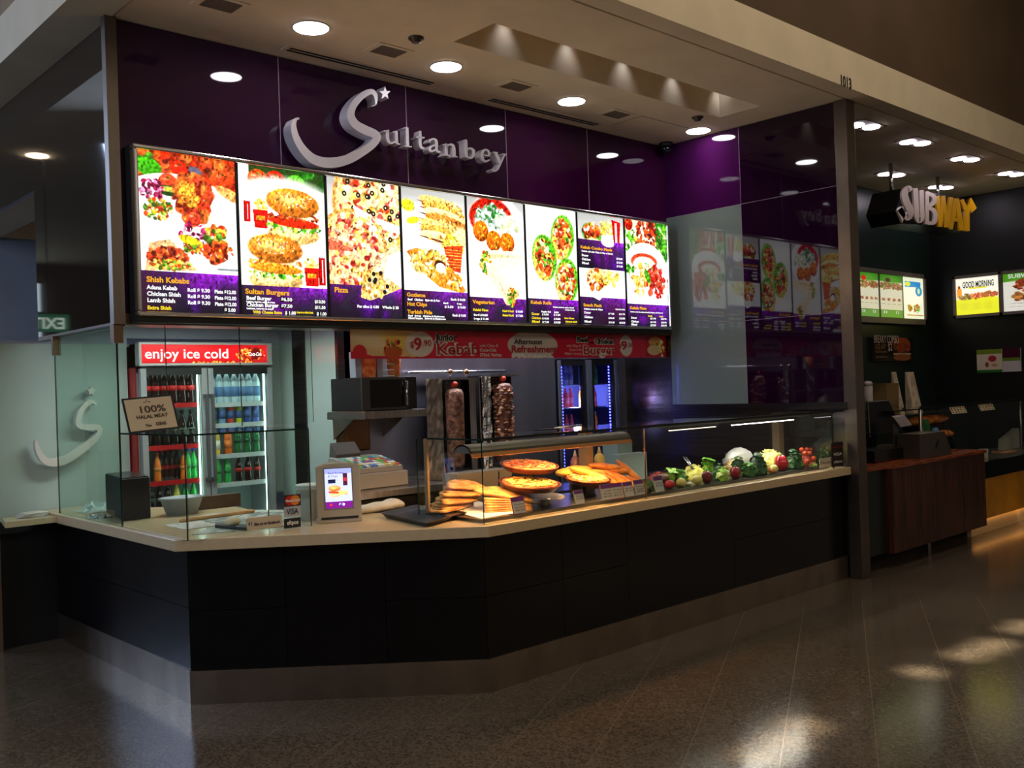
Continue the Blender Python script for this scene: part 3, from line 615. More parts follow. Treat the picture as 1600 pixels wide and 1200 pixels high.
T = [  # (text, u, v(top-down baseline), height in panel heights, colour, width u or None)
 [('Shish Kebabs', .06, .815, .045, 'O', .42), ('Adana Kebab', .06, .86, .034, 'W', .30), ('Chicken Shish', .06, .90, .034, 'W', .33), ('Lamb Shish', .06, .94, .034, 'W', .27), ('Roll $ 9.30', .46, .865, .03, 'W', .23), ('Roll $ 9.30', .46, .905, .03, 'W', .23), ('Roll $ 9.30', .46, .945, .03, 'W', .23), ('Plate $12.00', .74, .868, .03, 'W', .23), ('Plate $12.00', .74, .908, .03, 'W', .23), ('Plate $12.00', .74, .948, .03, 'W', .23), ('Extra Shish', .06, .985, .03, 'Y', .23), ('$ 5.00', .84, .985, .03, 'W', .12)],
 [('Sultan Burgers', .04, .86, .045, 'O', .50), ('Beef Burger', .05, .90, .034, 'W', .28), ('Lettuce, tomato, onion & sauce', .05, .918, .014, 'W', .32), ('Chicken Burger', .05, .945, .034, 'W', .36), ('Lettuce, tomato & mayo', .05, .963, .014, 'W', .3), ('$6.50', .44, .90, .03, 'W', .13), ('$7.50', .44, .945, .03, 'W', .13), ('With Cheese Extra', .12, .99, .026, 'Y', .33), ('$ 1.00', .48, .99, .028, 'W', .13), ('$10.50', .84, .905, .028, 'W', .13), ('$11.50', .84, .945, .028, 'W', .13), ('Upgrade to 600ml Drink', .62, .98, .016, 'Y', .2), ('$ 1.00', .86, .99, .028, 'W', .12)],
 [('Pizza', .06, .82, .048, 'O', .18), ('Per slice $ 4.80', .36, .925, .026, 'W', .30), ('Whole $ 28', .71, .925, .026, 'W', .24)],
 [('Gozleme', .04, .825, .038, 'O', .28), ('Beef   Chicken   Spinach & Feta', .05, .855, .02, 'W', .5), ('Each $ 8.50', .72, .84, .022, 'W', .24), ('Hot Chips', .04, .895, .038, 'O', .30), ('Small', .60, .87, .016, 'W', .08), ('Large', .82, .87, .016, 'W', .08), ('$ 3.50', .62, .90, .022, 'W', .14), ('$ 5.00', .83, .90, .022, 'W', .13), ('Turkish Pide', .04, .955, .038, 'O', .38), ('Each $ 9.00', .74, .965, .022, 'W', .22), ('Beef   Salami   Chicken & Mushroom', .05, .977, .016, 'W', .56), ('Mixed Veggies   Spinach & Mushroom', .05, .995, .016, 'W', .58)],
 [('Vegetarian', .05, .855, .038, 'O', .38), ('Falafel Plate', .05, .915, .024, 'Y', .26), ('Small $10.00', .06, .955, .02, 'W', .24), ('Large $ 11.00', .06, .985, .02, 'W', .25), ('Falafel Roll', .56, .915, .022, 'Y', .2), ('$ 8.00', .80, .915, .022, 'W', .13), ('Salad Roll', .56, .95, .022, 'Y', .2), ('$ 7.00', .80, .95, .022, 'W', .13)],
 [('Kebab Rolls', .05, .835, .036, 'O', .40), ('Lettuce, tomato, onion, tabouli', .48, .86, .014, 'W', .42), ('& choice of sauce', .72, .88, .014, 'W', .2), ('Regular Roll', .25, .905, .018, 'W', .18), ('Junior', .50, .905, .018, 'W', .10), ('Doner', .06, .93, .026, 'Y', .15), ('Chicken', .06, .965, .026, 'Y', .18), ('Mixed', .06, .995, .026, 'Y', .15), ('$ 8.50', .26, .93, .02, 'W', .13), ('$ 8.50', .26, .965, .02, 'W', .13), ('$ 9.30', .26, .995, .02, 'W', .13), ('$ 7.30', .49, .93, .02, 'W', .13), ('$ 8.00', .49, .965, .02, 'W', .13), ('$ 8.20', .49, .995, .02, 'W', .13), ('Extra Cheese', .70, .955, .018, 'Y', .2), ('Haloumi $2.00', .72, .985, .018, 'Y', .24)],
 [('Kebab Combo Meals', .05, .315, .034, 'O', .68), ('Kebab roll with Chips & Can of Drink', .07, .345, .018, 'W', .68), ('Doner', .07, .385, .026, 'W', .14), ('Chicken', .07, .42, .026, 'W', .18), ('Mixed', .07, .455, .026, 'W', .14), ('$12.50', .82, .385, .022, 'W', .14), ('$12.90', .82, .42, .022, 'W', .14), ('$13.50', .82, .455, .022, 'W', .14), ('Snack Pack', .07, .835, .034, 'O', .40), ('Kebab meat & Chips', .08, .865, .018, 'W', .40), ('Combo with Can of Drink', .76, .855, .016, 'W', .22), ('Doner', .08, .90, .026, 'W', .14), ('Chicken', .08, .94, .026, 'W', .18), ('Mixed', .08, .98, .026, 'W', .14), ('$ 9.40', .60, .90, .02, 'W', .13), ('$10.40', .60, .94, .02, 'W', .13), ('$11.30', .60, .98, .02, 'W', .13), ('$11.90', .84, .90, .02, 'W', .13), ('$12.80', .84, .94, .02, 'W', .13), ('$13.70', .84, .98, .02, 'W', .13)],
 [('Kebab Plate', .06, .84, .034, 'O', .40), ('Lettuce, tomato, onion, tabouli, hommus, rice & bread', .07, .87, .014, 'W', .80), ('Small', .50, .905, .018, 'Y', .1), ('Large', .78, .905, .018, 'Y', .1), ('Doner', .08, .93, .024, 'W', .14), ('Chicken', .08, .965, .024, 'W', .18), ('Mixed', .08, .993, .024, 'W', .14), ('$11.90', .55, .93, .02, 'W', .14), ('$11.90', .55, .965, .02, 'W', .14), ('$12.50', .55, .993, .02, 'W', .14), ('$13.90', .82, .93, .02, 'W', .14), ('$13.90', .82, .965, .02, 'W', .14), ('$14.90', .82, .993, .02, 'W', .14)]]
for i in range(8):
    x0, x1 = dv[i]+(.010 if i else 0), dv[i+1]-(.010 if i < 7 else 0); W_ = x1-x0
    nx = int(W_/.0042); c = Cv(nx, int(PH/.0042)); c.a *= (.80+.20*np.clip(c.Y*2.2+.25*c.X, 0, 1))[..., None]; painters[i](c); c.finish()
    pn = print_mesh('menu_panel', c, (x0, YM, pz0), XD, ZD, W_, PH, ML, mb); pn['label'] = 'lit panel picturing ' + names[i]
    b = B(); mi = {'W': 0, 'Y': 1, 'O': 2}
    for s, u, v, hh, cl, wd in T[i]:
        size = hh*PH*1.05
        put_text(b, s, (x0+u*W_, YM-.002, pz1-v*PH), XD, ZD, size, mi[cl], fit=wd*W_, offset=.0012 if cl != 'O' else .0015)
        if '$' in s and hh > .024 and not s.startswith(('Roll', 'Plate', 'Per', 'Each')):
            pb_ = B(); pb_.box(x0+(u-.01)*W_, x0+(u+wd+.01)*W_, YM-.001, YM-.0002, pz1-(v+.006)*PH, pz1-(v-hh*.85)*PH); pb_.build('price_patch', LB, pn)
    b.build('lettering', [LW, LY, LO, LB], pn, normals=False)
for x in dv[1:-1]: b = B(); b.box(x-.010, x+.010, YM-.006, YM+.03, pz0, pz1); b.build('divider', BLACKM, mb)
# ------------------------------------------------------------------ swoosh sign and letters
YS = 5.57
def smooth_path(pts, n=6):
    out = []
    P = [np.array(p, float) for p in pts]
    for i in range(len(P)-1):
        p0, p1, p2, p3 = P[max(i-1, 0)], P[i], P[i+1], P[min(i+2, len(P)-1)]
        for k in range(n):
            t = k/n; out.append(.5*((2*p1)+(-p0+p2)*t+(2*p0-5*p1+4*p2-p3)*t*t+(-p0+3*p1-3*p2+p3)*t**3))
    out.append(P[-1]); return out
def ribbon(b, pts, mp, depth, n=6, smooth=True):
    """pts (x, y, width) in traced units, mp maps traced (x, y) to the plane; extruded to real depth"""
    P = smooth_path(pts, n) if smooth and len(pts) > 2 else [np.array(p, float) for p in pts]
    rings = []
    for i, p in enumerate(P):
        d = (P[min(i+1, len(P)-1)]-P[max(i-1, 0)])[:2]; d = d/(np.linalg.norm(d)+1e-9); nn = np.array([-d[1], d[0]])
        a, c = p[:2]+nn*p[2]/2, p[:2]-nn*p[2]/2; A, C_ = mp(*a), mp(*c)
        rings.append([A, C_, C_+depth, A+depth])
    b.loft(rings)
SIGNM = mat('sign_silver', (214, 208, 216), .4, .15)
cr1 = lambda x, y: PY(420+x/3.721, y/3.72, YS)
D = V((0, .10, 0))
sg = thing('shop_sign', 'silver raised lettering with a large swoosh S and star above the menu board', 'sign', tuple(cr1(600, 800)))
b = B()
ribbon(b, [(622, 606, 6), (625, 585, 14), (620, 552, 24), (598, 532, 30), (560, 545, 36), (520, 578, 38), (487, 625, 40), (478, 675, 44), (505, 722, 48), (560, 755, 52), (612, 778, 50), (630, 800, 46), (605, 838, 44), (545, 882, 48), (455, 928, 56), (350, 946, 60), (262, 925, 54), (200, 868, 44), (160, 800, 38), (145, 742, 32), (150, 708, 22), (160, 692, 16), (178, 688, 8)], cr1, D, 8)
b.build('swoosh_letter', SIGNM, sg, normals=True)
b = B(); st = []
for k in range(10):
    a = -math.pi/2 + k*math.pi/5; r = 40 if k % 2 == 0 else 17; st.append(cr1(676+r*.85*math.cos(a), 542+r*math.sin(a)))
b.prism(st, D); b.build('star', SIGNM, sg)
D2 = V((0, .07, 0))
L_ = {
 'u': [[(668, 762, 7), (700, 757, 7)], [(692, 757, 17), (690, 790, 18), (695, 818, 17), (712, 832, 12), (738, 822, 9)], [(722, 768, 7), (748, 762, 7)], [(742, 765, 16), (743, 800, 16), (745, 834, 16)], [(742, 834, 7), (764, 838, 7)]],
 'l': [[(784, 745, 6), (806, 740, 7)], [(804, 742, 17), (806, 795, 17), (808, 850, 17)], [(788, 848, 7), (832, 853, 7)]],
 't': [[(882, 760, 8), (881, 790, 16), (880, 830, 17), (888, 857, 13), (906, 860, 8)], [(858, 797, 8), (906, 800, 8)]],
 'a': [[(934, 826, 12), (942, 812, 10), (960, 808, 11), (974, 820, 15), (976, 850, 16), (978, 876, 15), (998, 884, 8)], [(974, 842, 8), (948, 850, 11), (936, 864, 15), (946, 880, 12), (974, 868, 9)]],
 'n': [[(1012, 842, 7), (1036, 836, 7)], [(1032, 838, 16), (1033, 870, 16), (1034, 900, 16)], [(1016, 900, 7), (1052, 904, 7)], [(1034, 856, 8), (1052, 840, 10), (1070, 845, 15), (1077, 865, 16), (1080, 908, 16)], [(1064, 908, 7), (1098, 912, 7)]],
 'b': [[(1128, 818, 6), (1150, 812, 7)], [(1146, 814, 16), (1148, 860, 16), (1150, 912, 14)], [(1150, 872, 8), (1170, 862, 11), (1190, 875, 16), (1192, 900, 16), (1176, 918, 11), (1150, 910, 8)]],
 'e': [[(1244, 900, 7), (1284, 906, 7)], [(1284, 904, 12), (1278, 880, 11), (1262, 870, 10), (1246, 880, 14), (1240, 905, 16), (1248, 930, 14), (1266, 938, 10), (1286, 928, 7)]],
 'y': [[(1306, 884, 6), (1332, 888, 6)], [(1318, 886, 15), (1332, 915, 16), (1346, 948, 14)], [(1360, 894, 6), (1382, 898, 6)], [(1374, 896, 8), (1360, 925, 8), (1346, 955, 9), (1330, 984, 11), (1312, 992, 13), (1298, 984, 11)]]}
for order in ('u', 'l', 't', 'a', 'n', 'b', 'e', 'y'):
    b = B()
    for s_ in L_[order]: ribbon(b, s_, cr1, D2, 5)
    b.build('letter', SIGNM, sg)
# wall logo on the white wall at the left
YL = YW-.09
cr5 = lambda x, y: PY(x/3.16, 480+y/3.158, YL)
D3 = V((0, .05, 0))
lg = thing('wall_logo', 'cream raised swoosh logo with star on the white glass wall', 'logo', tuple(cr5(330, 650)))
b = B(); ribbon(b, [(474, 482, 8), (470, 474, 14), (452, 466, 20), (425, 482, 24), (400, 515, 26), (388, 555, 26), (392, 582, 28), (425, 592, 30), (470, 592, 30), (492, 600, 26), (488, 626, 24), (455, 665, 30), (400, 705, 38), (340, 745, 40), (280, 765, 42), (228, 758, 36), (198, 725, 28), (184, 690, 20), (180, 658, 8)], cr5, D3, 7)
LOGM = mat('cream_logo', (214, 204, 196), .5); b.build('swoosh', LOGM, lg)
b = B(); b.prism([cr5(452+(22 if k % 2 == 0 else 12)*math.cos(k*math.pi/5-.3), 414+(24 if k % 2 == 0 else 13)*math.sin(k*math.pi/5-.3)) for k in range(10)], D3); b.build('star', LOGM, lg)
# ------------------------------------------------------------------ promotional banner under the board
YBN = 5.78
q0, q1 = PY(548, 536, YBN), PY(1046, 540, YBN); nz1, nz0 = PY(800, 518.5, YBN).z, PY(800, 559.5, YBN).z
BW, BH = q1.x-q0.x, nz1-nz0
c = Cv(int(BW/.005), int(BH/.005), (214, 34, 62)); sx = lambda px: (PY(px, 540, YBN).x-q0.x)/BW
A_asp = c.asp
c.poly([(0, 0), (.155, 0), (.16, .95), (.05, .9), (0, .75)], (225, 190, 130)); c.ell(.06, .3, .08, .03, (236, 214, 170), .1, .5); c.ell(.11, .35, .05, .02, (236, 205, 100), .2, .6)
c.chunks(.10, .62, .02, .016, 30, MEAT+SALSA, .004, .008); c.ell(.1, .8, .025, .012, (200, 90, 40), 0, .2); c.ell(.02, .82, .018, .018, (205, 40, 50), 0, .1)
c.poly([(.157, .1), (.182, .1), (.182, .97), (.157, .97)], (205, 40, 50)); c.rect(.166, .2, .173, .9, (240, 210, 200))
for px, r in ((656, .038), (978, .026)): c.ell(sx(px), .5, r, .46*c.asp, (226, 216, 206), 0, .06)
c.ell(sx(833), .5, .082, .56*c.asp, (220, 208, 198), 0, .05)
for i in range(30): c.ell(sx(833)+rng.uniform(-.066, .066), rng.uniform(.86, 1), .006, .005, (236, 232, 226), 0, .5)
c.poly([(.90, .1), (.985, .1), (.985, .95), (.90, .95)], (178, 30, 40)); c.ell(.94, .30, .028, .013, (222, 160, 90), 0, .1); c.chunks(.937, .5, .025, .008, 20, SALAD+MEAT, .004, .007); c.ell(.935, .68, .03, .014, (228, 190, 140), 0, .1); c.chunks(.965, .6, .012, .02, 16, CHIPS, .004, .007)
bn = thing('promo_banner', 'long red promotional banner hanging under the menu board', 'banner', (q0.x, YBN, nz0))
print_mesh('printed_sheet', c, (q0.x, YBN-.001, nz0), XD, ZD, BW, BH, print_mat('satin_print', 0), bn)
b = B(); b.box(q0.x, q1.x-.004, YBN, YBN+.006, nz0, nz1); b.build('backing', mat('banner_red', (180, 26, 36), .5), bn)
b = B(); PB, PWh, PR = 0, 1, 2
def bt(s, px0, px1, v, h, mi, off=.002, **k): b_.append((s, px0, px1, v, h, mi, off))
b_ = []
for s, p0, p1, v, h, mi, off in (('$', 640, 646, .62, .05, 2, .001), ('9', 646, 658, .70, .10, 2, .003), ('.90', 659, 673, .56, .05, 2, .001), ('Junior', 681, 715, .36, .055, 1, .009), ('Junior', 681, 715, .36, .055, 0, .002), ('Kebab', 681, 746, .86, .095, 1, .010), ('Kebab', 681, 746, .86, .095, 2, .002),
    ('with Chips &', 749, 778, .58, .026, 1, 0), ('Coca-Cola', 749, 775, .75, .026, 1, .001), ('375ml, Variety', 749, 783, .93, .026, 1, .001),
    ('Afternoon', 803, 847, .47, .05, 0, .001), ('Refreshment', 798, 869, .78, .062, 2, .002), ('Beef', 901, 920, .36, .05, 1, .008), ('Chicken', 929, 960, .42, .05, 1, .008), ('Beef', 901, 920, .36, .05, 0, .002), ('or', 921, 928, .42, .03, 0, .001), ('Chicken', 929, 960, .42, .05, 0, .002),
    ('with Chips &', 885, 907, .56, .024, 1, 0), ('Coca-Cola', 889, 908, .72, .024, 1, 0), ('450ml, Variety', 881, 908, .88, .024, 1, 0), ('Burger', 910, 961, .86, .085, 1, .009), ('Burger', 910, 961, .86, .085, 2, .002),
    ('$', 966, 970, .6, .04, 2, .001), ('9', 970, 979, .66, .085, 2, .003), ('.50', 980, 989, .54, .042, 2, .001)):
    x0, x1 = PY(p0, 540, YBN).x, PY(p1, 540, YBN).x
    put_text(b, s, (x0, YBN-(.003 if mi == 1 else .005), nz1-v*BH), XD, ZD, h*1.3, mi, fit=x1-x0, offset=off)
x0 = PY(636, 540, YBN).x
for px in (570,): put_text(b, 'Coca-Cola', (q0.x+.163*BW+.03, YBN-.003, nz0+.02), ZD, (-1, 0, 0), .045, 1, fit=BH*.75, shear=.4)
b.build('lettering', [mat('ink_black', (20, 16, 20), .5), mat('ink_white', (226, 216, 206), .5), mat('ink_red', (178, 24, 36), .5)], bn, normals=False)
# ================================================================== LEFT GLASS ENCLOSURE
GX = 2.13
gl = thing('glass_screen', 'tall clear glass screen around the dough prep corner at left', 'glass screen', (GX, 6.1, ZT))
pl = lambda *pts: [V(p) for p in pts]
g0, g1 = PX(89, 700, GX).y, PX(186, 700, GX).y
pane('side_pane', pl((GX, g1, ZT), (GX, g0, ZT), (GX, g0, ZF-.02), (GX, g1, ZF-.02)), (.01, 0, 0), gl, GLG)
xa, xb_, xc_ = PY(259, 560, g1).x, PY(375, 560, g1).x, PY(487, 560, g1).x
for a, c in ((GX+.012, xa), (xa+.004, xb_), (xb_+.004, xc_)):
    pane('front_pane', pl((a, g1, 1.47), (c, g1, 1.47), (c, g1, ZF-.02), (a, g1, ZF-.02)), (0, .008, 0), gl)
b = B(); b.box(GX-.02, GX+.035, g1-.03, g1+.03, ZF-.13, ZF-.01); b.build('clamp', mat('brass_brown', (110, 86, 62), .4, .6), gl)
b = B(); b.box(GX-.02, GX+.03, g0-.05, g0-.02, ZF-.15, ZF-.02); b.build('clamp', mat('brass_brown'), gl)
lowg = thing('glass_guard', 'low clear glass guard with flat top shelf around the dough corner', 'glass guard', (2.3, 5, ZT))
ga = PX(292, 838, GX).y; gc = PZ(487, 822, ZT); zr = 1.46
pane('side_pane', pl((GX, ga, ZT), (GX, g1-.01, ZT), (GX, g1-.01, zr), (GX, ga, zr)), (.008, 0, 0), lowg)
pane('front_pane', pl((GX+.01, ga, ZT), (gc.x, gc.y, ZT), (gc.x, gc.y, zr), (GX+.01, ga, zr)), (.005, .006, 0), lowg)
gd = (g1-.02)
pane('end_pane', pl((gc.x, gc.y+.01, ZT), (gc.x, gc.y+.5, ZT), (gc.x, gc.y+.5, zr), (gc.x, gc.y+.01, zr)), (.008, 0, 0), lowg)
pane('top_shelf', pl((GX, ga, zr), (gc.x, gc.y, zr), (gc.x, gc.y+.5, zr), (2.6, gd, zr), (GX, gd, zr)), (0, 0, .010), lowg)
# fluorescent tube under the soffit
p = PZ(196, 520, 2.17)
t = thing('strip_light', 'short bright strip light under the soffit above the left glass', 'light', (p.x, p.y, 2.2))
b = B(); b.box(2.24, 2.34, 5.80, 6.2, 2.17, 2.22); b.build('housing', GREYP, t)
b = B(); b.box(2.25, 2.33, 5.82, 6.18, 2.155, 2.17); b.build('tube', emit('tube_glow', (225, 240, 235), 3.2), t)
# ================================================================== BOTTLES
PROF = {'cola': [(.026,0),(.031,.012),(.031,.05),(.027,.085),(.031,.125),(.030,.15),(.018,.195),(.0115,.215),(.0115,.23)],
        'straight': [(.028,0),(.032,.01),(.032,.14),(.027,.17),(.014,.20),(.012,.215)]}
BP = {}
def bottle_proto(kind, liquid, capc, labc, k=1.0):
    key = (kind, liquid, capc, labc, k)
    if key in BP: return BP[key], False
    r = thing('drink_bottle', 'x', 'bottle', (0, 0, 0)); pr = [(a*k, z*k) for a, z in PROF[kind]]
    lm = mat('liquid_%d_%d_%d' % liquid, liquid, .06, coat=.5)
    b = B(); b.lathe((0,0,0), pr, 12); b.build('bottle_body', lm, r)
    zt = pr[-1][1]; b = B(); b.lathe((0,0,zt), [(.0155*k, 0), (.0155*k, .02*k)], 10); b.build('cap', mat('cap_%d_%d_%d' % capc, capc, .4), r)
    if labc:
        i0, i1 = (.092*k, .125*k) if kind == 'cola' else (.05*k, .12*k); rr = .0325*k if kind != 'cola' else .0318*k
        b = B(); b.lathe((0,0,i0), [(rr, 0), (rr, i1-i0)], 12); b.build('label', mat('lab_%d_%d_%d' % labc, labc, .5), r)
    BP[key] = r; return r, True
def bottles(spec, x0, x1, y, z, label, group, k=1.0, rows=1):
    n = len(spec)
    for i, s in enumerate(spec):
        for j in range(rows):
            r, new = bottle_proto(*s, k); loc = (x0+(x1-x0)*(i+.5)/n, y+j*.085, z)
            if new: r.location = loc; r['label'] = label; r['group'] = group
            else: copy_thing(r, loc, None, label, None, group)
COKE = ('cola', (38, 12, 8), (200, 24, 24), (196, 26, 26)); ZERO = ('cola', (26, 12, 10), (20, 20, 20), (70, 84, 70)); SPR = ('cola', (40, 170, 70), (40, 70, 200), (30, 130, 60))
ORG = ('cola', (235, 120, 30), (230, 120, 30), (240, 140, 50)); LIFT = ('cola', (235, 225, 90), (40, 120, 60), (240, 210, 40)); WAT = ('straight', (190, 215, 225), (230, 235, 240), (90, 130, 180))
PWR = [('straight', c, d, (60, 90, 150)) for c, d in (((60, 140, 70), (220, 60, 30)), ((120, 160, 200), (235, 235, 235)), ((200, 60, 50), (235, 80, 40)), ((190, 210, 50), (240, 220, 50)), ((60, 90, 170), (235, 80, 40)), ((80, 110, 190), (220, 60, 30)))]
JUI = ('straight', (235, 200, 90), (240, 240, 230), (240, 240, 220)); JUO = ('straight', (230, 110, 40), (240, 120, 40), (230, 120, 50)); GRB = ('cola', (30, 110, 60), (30, 60, 40), (24, 90, 50))
# ------------------------------------------------------------------ drinks cooler
fxa, fxm, fxb = PY(219, 600, YF).x, PY(325, 600, YF).x, PY(427, 600, YF).x
hz0, hz1 = PY(300, 569, YF).z, PY(300, 537, YF).z
ck = thing('drinks_cooler', 'two-door glass drinks cooler with red lit header and bottles', 'fridge', ((fxa+fxb)/2, YF, 0))
b = B(); b.box(fxa, fxa+.03, YF+.06, YF+.42, .1, hz1); b.box(fxb-.03, fxb, YF+.06, YF+.42, .1, hz1); b.box(fxa, fxb, YF+.40, YF+.415, .1, hz1); b.box(fxa, fxb, YF+.06, YF+.42, .05, .2); b.box(fxa, fxb, YF+.06, YF+.42, hz0-.06, hz1)
b.build('cabinet', [mat('cooler_grey', (150, 154, 158), .35)], ck)
b = B(); b.box(fxa-.012, fxa, YF+.07, YF+.42, .1, hz0-.02); b.build('side_panel', mat('cooler_red', (170, 22, 26), .35), ck)
b = B(); b.box(fxa+.03, fxb-.03, YF+.38, YF+.395, .2, hz0-.06); b.build('inner_lining', mat('lining_white', (150, 165, 165), .4), ck)
b = B(); b.box(fxa-.01, fxb-.01, YF-.02, YF+.06, hz0-.012, hz1+.012); b.build('header_box', mat('header_grey', (190, 188, 186), .35), ck, bevel=.008)
hx0, hx1 = PY(221, 550, YF-.02).x, PY(417, 550, YF-.02).x
c = Cv(int((hx1-hx0)/.004), int((hz1-hz0)/.004), (232, 22, 30)); c.a *= (1.06-.5*np.abs(c.Y-.45))[..., None]; c.a = np.clip(c.a, 0, 255)
c.chunks(.86, .55, .13, .05, 70, [(240, 150, 50), (200, 60, 20), (250, 190, 80), (150, 20, 10)], .008, .02); c.ell(.9, .5, .045, .06, (110, 14, 8), .3, .2); c.chunks(.62, .98, .25, .01, 30, [(240, 150, 50), (255, 190, 80)], .006, .014)
hd = print_mesh('header_panel', c, (hx0, YF-.022, hz0+.008), XD, ZD, hx1-hx0, hz1-hz0-.016, print_mat('header_print', 1.0), ck); hd['label'] = 'red lit header panel'
b = B(); put_text(b, 'enjoy ice cold', (PY(224, 560, YF).x, YF-.024, PY(300, 560, YF).z), XD, ZD, .105, fit=PY(354, 560, YF).x-PY(224, 560, YF).x, offset=.0015)
put_text(b, 'Coca-Cola', (PY(386, 557, YF).x, YF-.024, PY(386, 556, YF).z), XD, ZD, .04, fit=.11, shear=.35, offset=.0008); b.build('lettering', emit('header_white', (255, 245, 245), 1.5), hd, normals=False)
dz0, dz1 = .25, hz0-.03
for x0, x1 in ((fxa+.005, fxm-.004), (fxm+.004, fxb-.005)):
    b = B(); q = .045; b.box(x0, x0+q, YF, YF+.05, dz0, dz1); b.box(x1-q, x1, YF, YF+.05, dz0, dz1); b.box(x0+q, x1-q, YF, YF+.05, dz0, dz0+.06)
    d = b.build('door', mat('door_grey', (168, 170, 172), .3, .3), ck, bevel=.004)
    b = B(); b.box(x0+q, x1-q, YF, YF+.05, dz1-.05, dz1); b.build('door_top_rail', BLACKM, d)
    pane('door_glass', pl((x0+q, YF+.02, dz0+.06), (x1-q, YF+.02, dz0+.06), (x1-q, YF+.02, dz1-.05), (x0+q, YF+.02, dz1-.05)), (0, .006, 0), d)
    hx = x1-.03 if x0 < fxm-.1 else x0+.012
    b = B(); b.box(hx-.012, hx+.03, YF-.02, YF, 1.66, 1.69); b.box(hx-.012, hx+.03, YF-.02, YF, 1.02, 1.05); b.box(hx, hx+.02, YF-.03, YF-.018, 1.02, 1.69); b.build('handle', mat('handle_grey', (110, 112, 116), .3, .6), d)
shz = {}
LEDC = emit('cooler_led', (215, 255, 240), 7)
for di, (x0, x1) in enumerate(((fxa+.05, fxm-.045), (fxm+.05, fxb-.05))):
    for si, py in enumerate(((632-2, 682+12, 748, 795) if di == 0 else (630+2, 665, 714, 760))):
        zt = PY(300, py, YF+.1).z if True else 0; shz[di, si] = zt
        b = B(); b.box(x0, x1, YF+.075, YF+.37, zt-.012, zt-.004)
        sh = b.build('shelf', mat('shelf_white', (205, 210, 210), .4), ck)
        b = B(); b.box(x0, x1, YF+.07, YF+.076, zt-.03, zt+.006); b.build('shelf_strip', mat('strip_red', (190, 24, 30), .4) if di == 0 else mat('strip_pale', (196, 204, 206), .4), sh)
    b = B(); xx = x1-.006 if di == 0 else x1+.004; b.box(xx-.007, xx, YF+.06, YF+.075, .5, dz1-.05); b.build('led_tube', LEDC, ck)
b = B(); b.box(fxa+.06, fxb-.06, YF+.09, YF+.12, dz1-.035, dz1-.02); b.build('led_tube', emit('cooler_led_top', (215, 245, 240), 3), ck)
gname = 'bottles in the two-door cooler'
def row(di, si, spec, lab, k): 
    x0, x1 = ((fxa+.055, fxm-.055) if di == 0 else (fxm+.055, fxb-.06))
    bottles(spec, x0, x1, YF+.125, shz[di, si]-.004, lab, lab + ' row', k)
row(0, 0, [COKE]*6, 'dark cola bottle with red cap on the top shelf of the left cooler door', 1.15)
row(0, 1, [ZERO]*6, 'dark cola bottle with black cap on the second shelf of the left cooler door', 1.08)
row(0, 2, [ORG]*2, 'orange drink bottle on the third shelf of the left cooler door', .88)
for s, a, e, lab in (([COKE]*4, .34, .76, 'dark cola bottle on the third shelf of the left cooler door'), ([SPR]*2, .76, 1, 'green lemonade bottle on the third shelf of the left cooler door')):
    x0, x1 = fxa+.055, fxm-.055; bottles(s, x0+(x1-x0)*a, x0+(x1-x0)*e, YF+.21 if s[0] is COKE else YF+.125, shz[0, 2]-.004, lab, lab + ' row', .95)
for s, a, e, lab in (([ZERO]*3, .05, .5, 'dark cola bottle on the bottom visible shelf of the left cooler door'), ([LIFT]*1, .5, .68, 'yellow lemon drink bottle low in the left cooler door'), ([SPR]*2, .68, 1, 'green lemonade bottle low in the left cooler door')):
    x0, x1 = fxa+.055, fxm-.055; bottles(s, x0+(x1-x0)*a, x0+(x1-x0)*e, YF+.125, shz[0, 3]-.004, lab, lab + ' row', .9)
row(1, 0, [WAT]*7, 'clear water bottle on the top shelf of the right cooler door', 1.12)
for i, (s, nm_) in enumerate(zip(PWR, ('green sports drink with red cap', 'pale blue sports drink with white cap', 'red sports drink with orange cap', 'yellow sports drink with yellow cap', 'dark blue sports drink', 'bright blue sports drink'))):
    x0, x1 = fxm+.055, fxb-.06; u = (x1-x0)/6; bottles([s], x0+u*i, x0+u*(i+1), YF+.125, shz[1, 1]-.004, nm_ + ' on the second shelf of the right cooler door', 'sports drinks', .88)
for s, a, e, lab in (([JUI]*1, 0, .25, 'pale yellow juice bottle in the right cooler door'), ([JUO]*1, .25, .45, 'orange juice bottle in the right cooler door'), ([GRB]*3, .45, 1, 'dark green lemonade bottle on the third shelf of the right cooler door')):
    x0, x1 = fxm+.055, fxb-.06; bottles(s, x0+(x1-x0)*a, x0+(x1-x0)*e, YF+.125, shz[1, 2]-.004, lab, lab + ' row', .98)
for s, a, e, lab in (([SPR]*2, .05, .42, 'bright green lemonade bottle on the fourth shelf of the right cooler door'), ([COKE]*3, .45, 1, 'dark cola bottle on the fourth shelf of the right cooler door')):
    x0, x1 = fxm+.055, fxb-.06; bottles(s, x0+(x1-x0)*a, x0+(x1-x0)*e, YF+.125, shz[1, 3]-.004, lab, lab + ' row', .9)
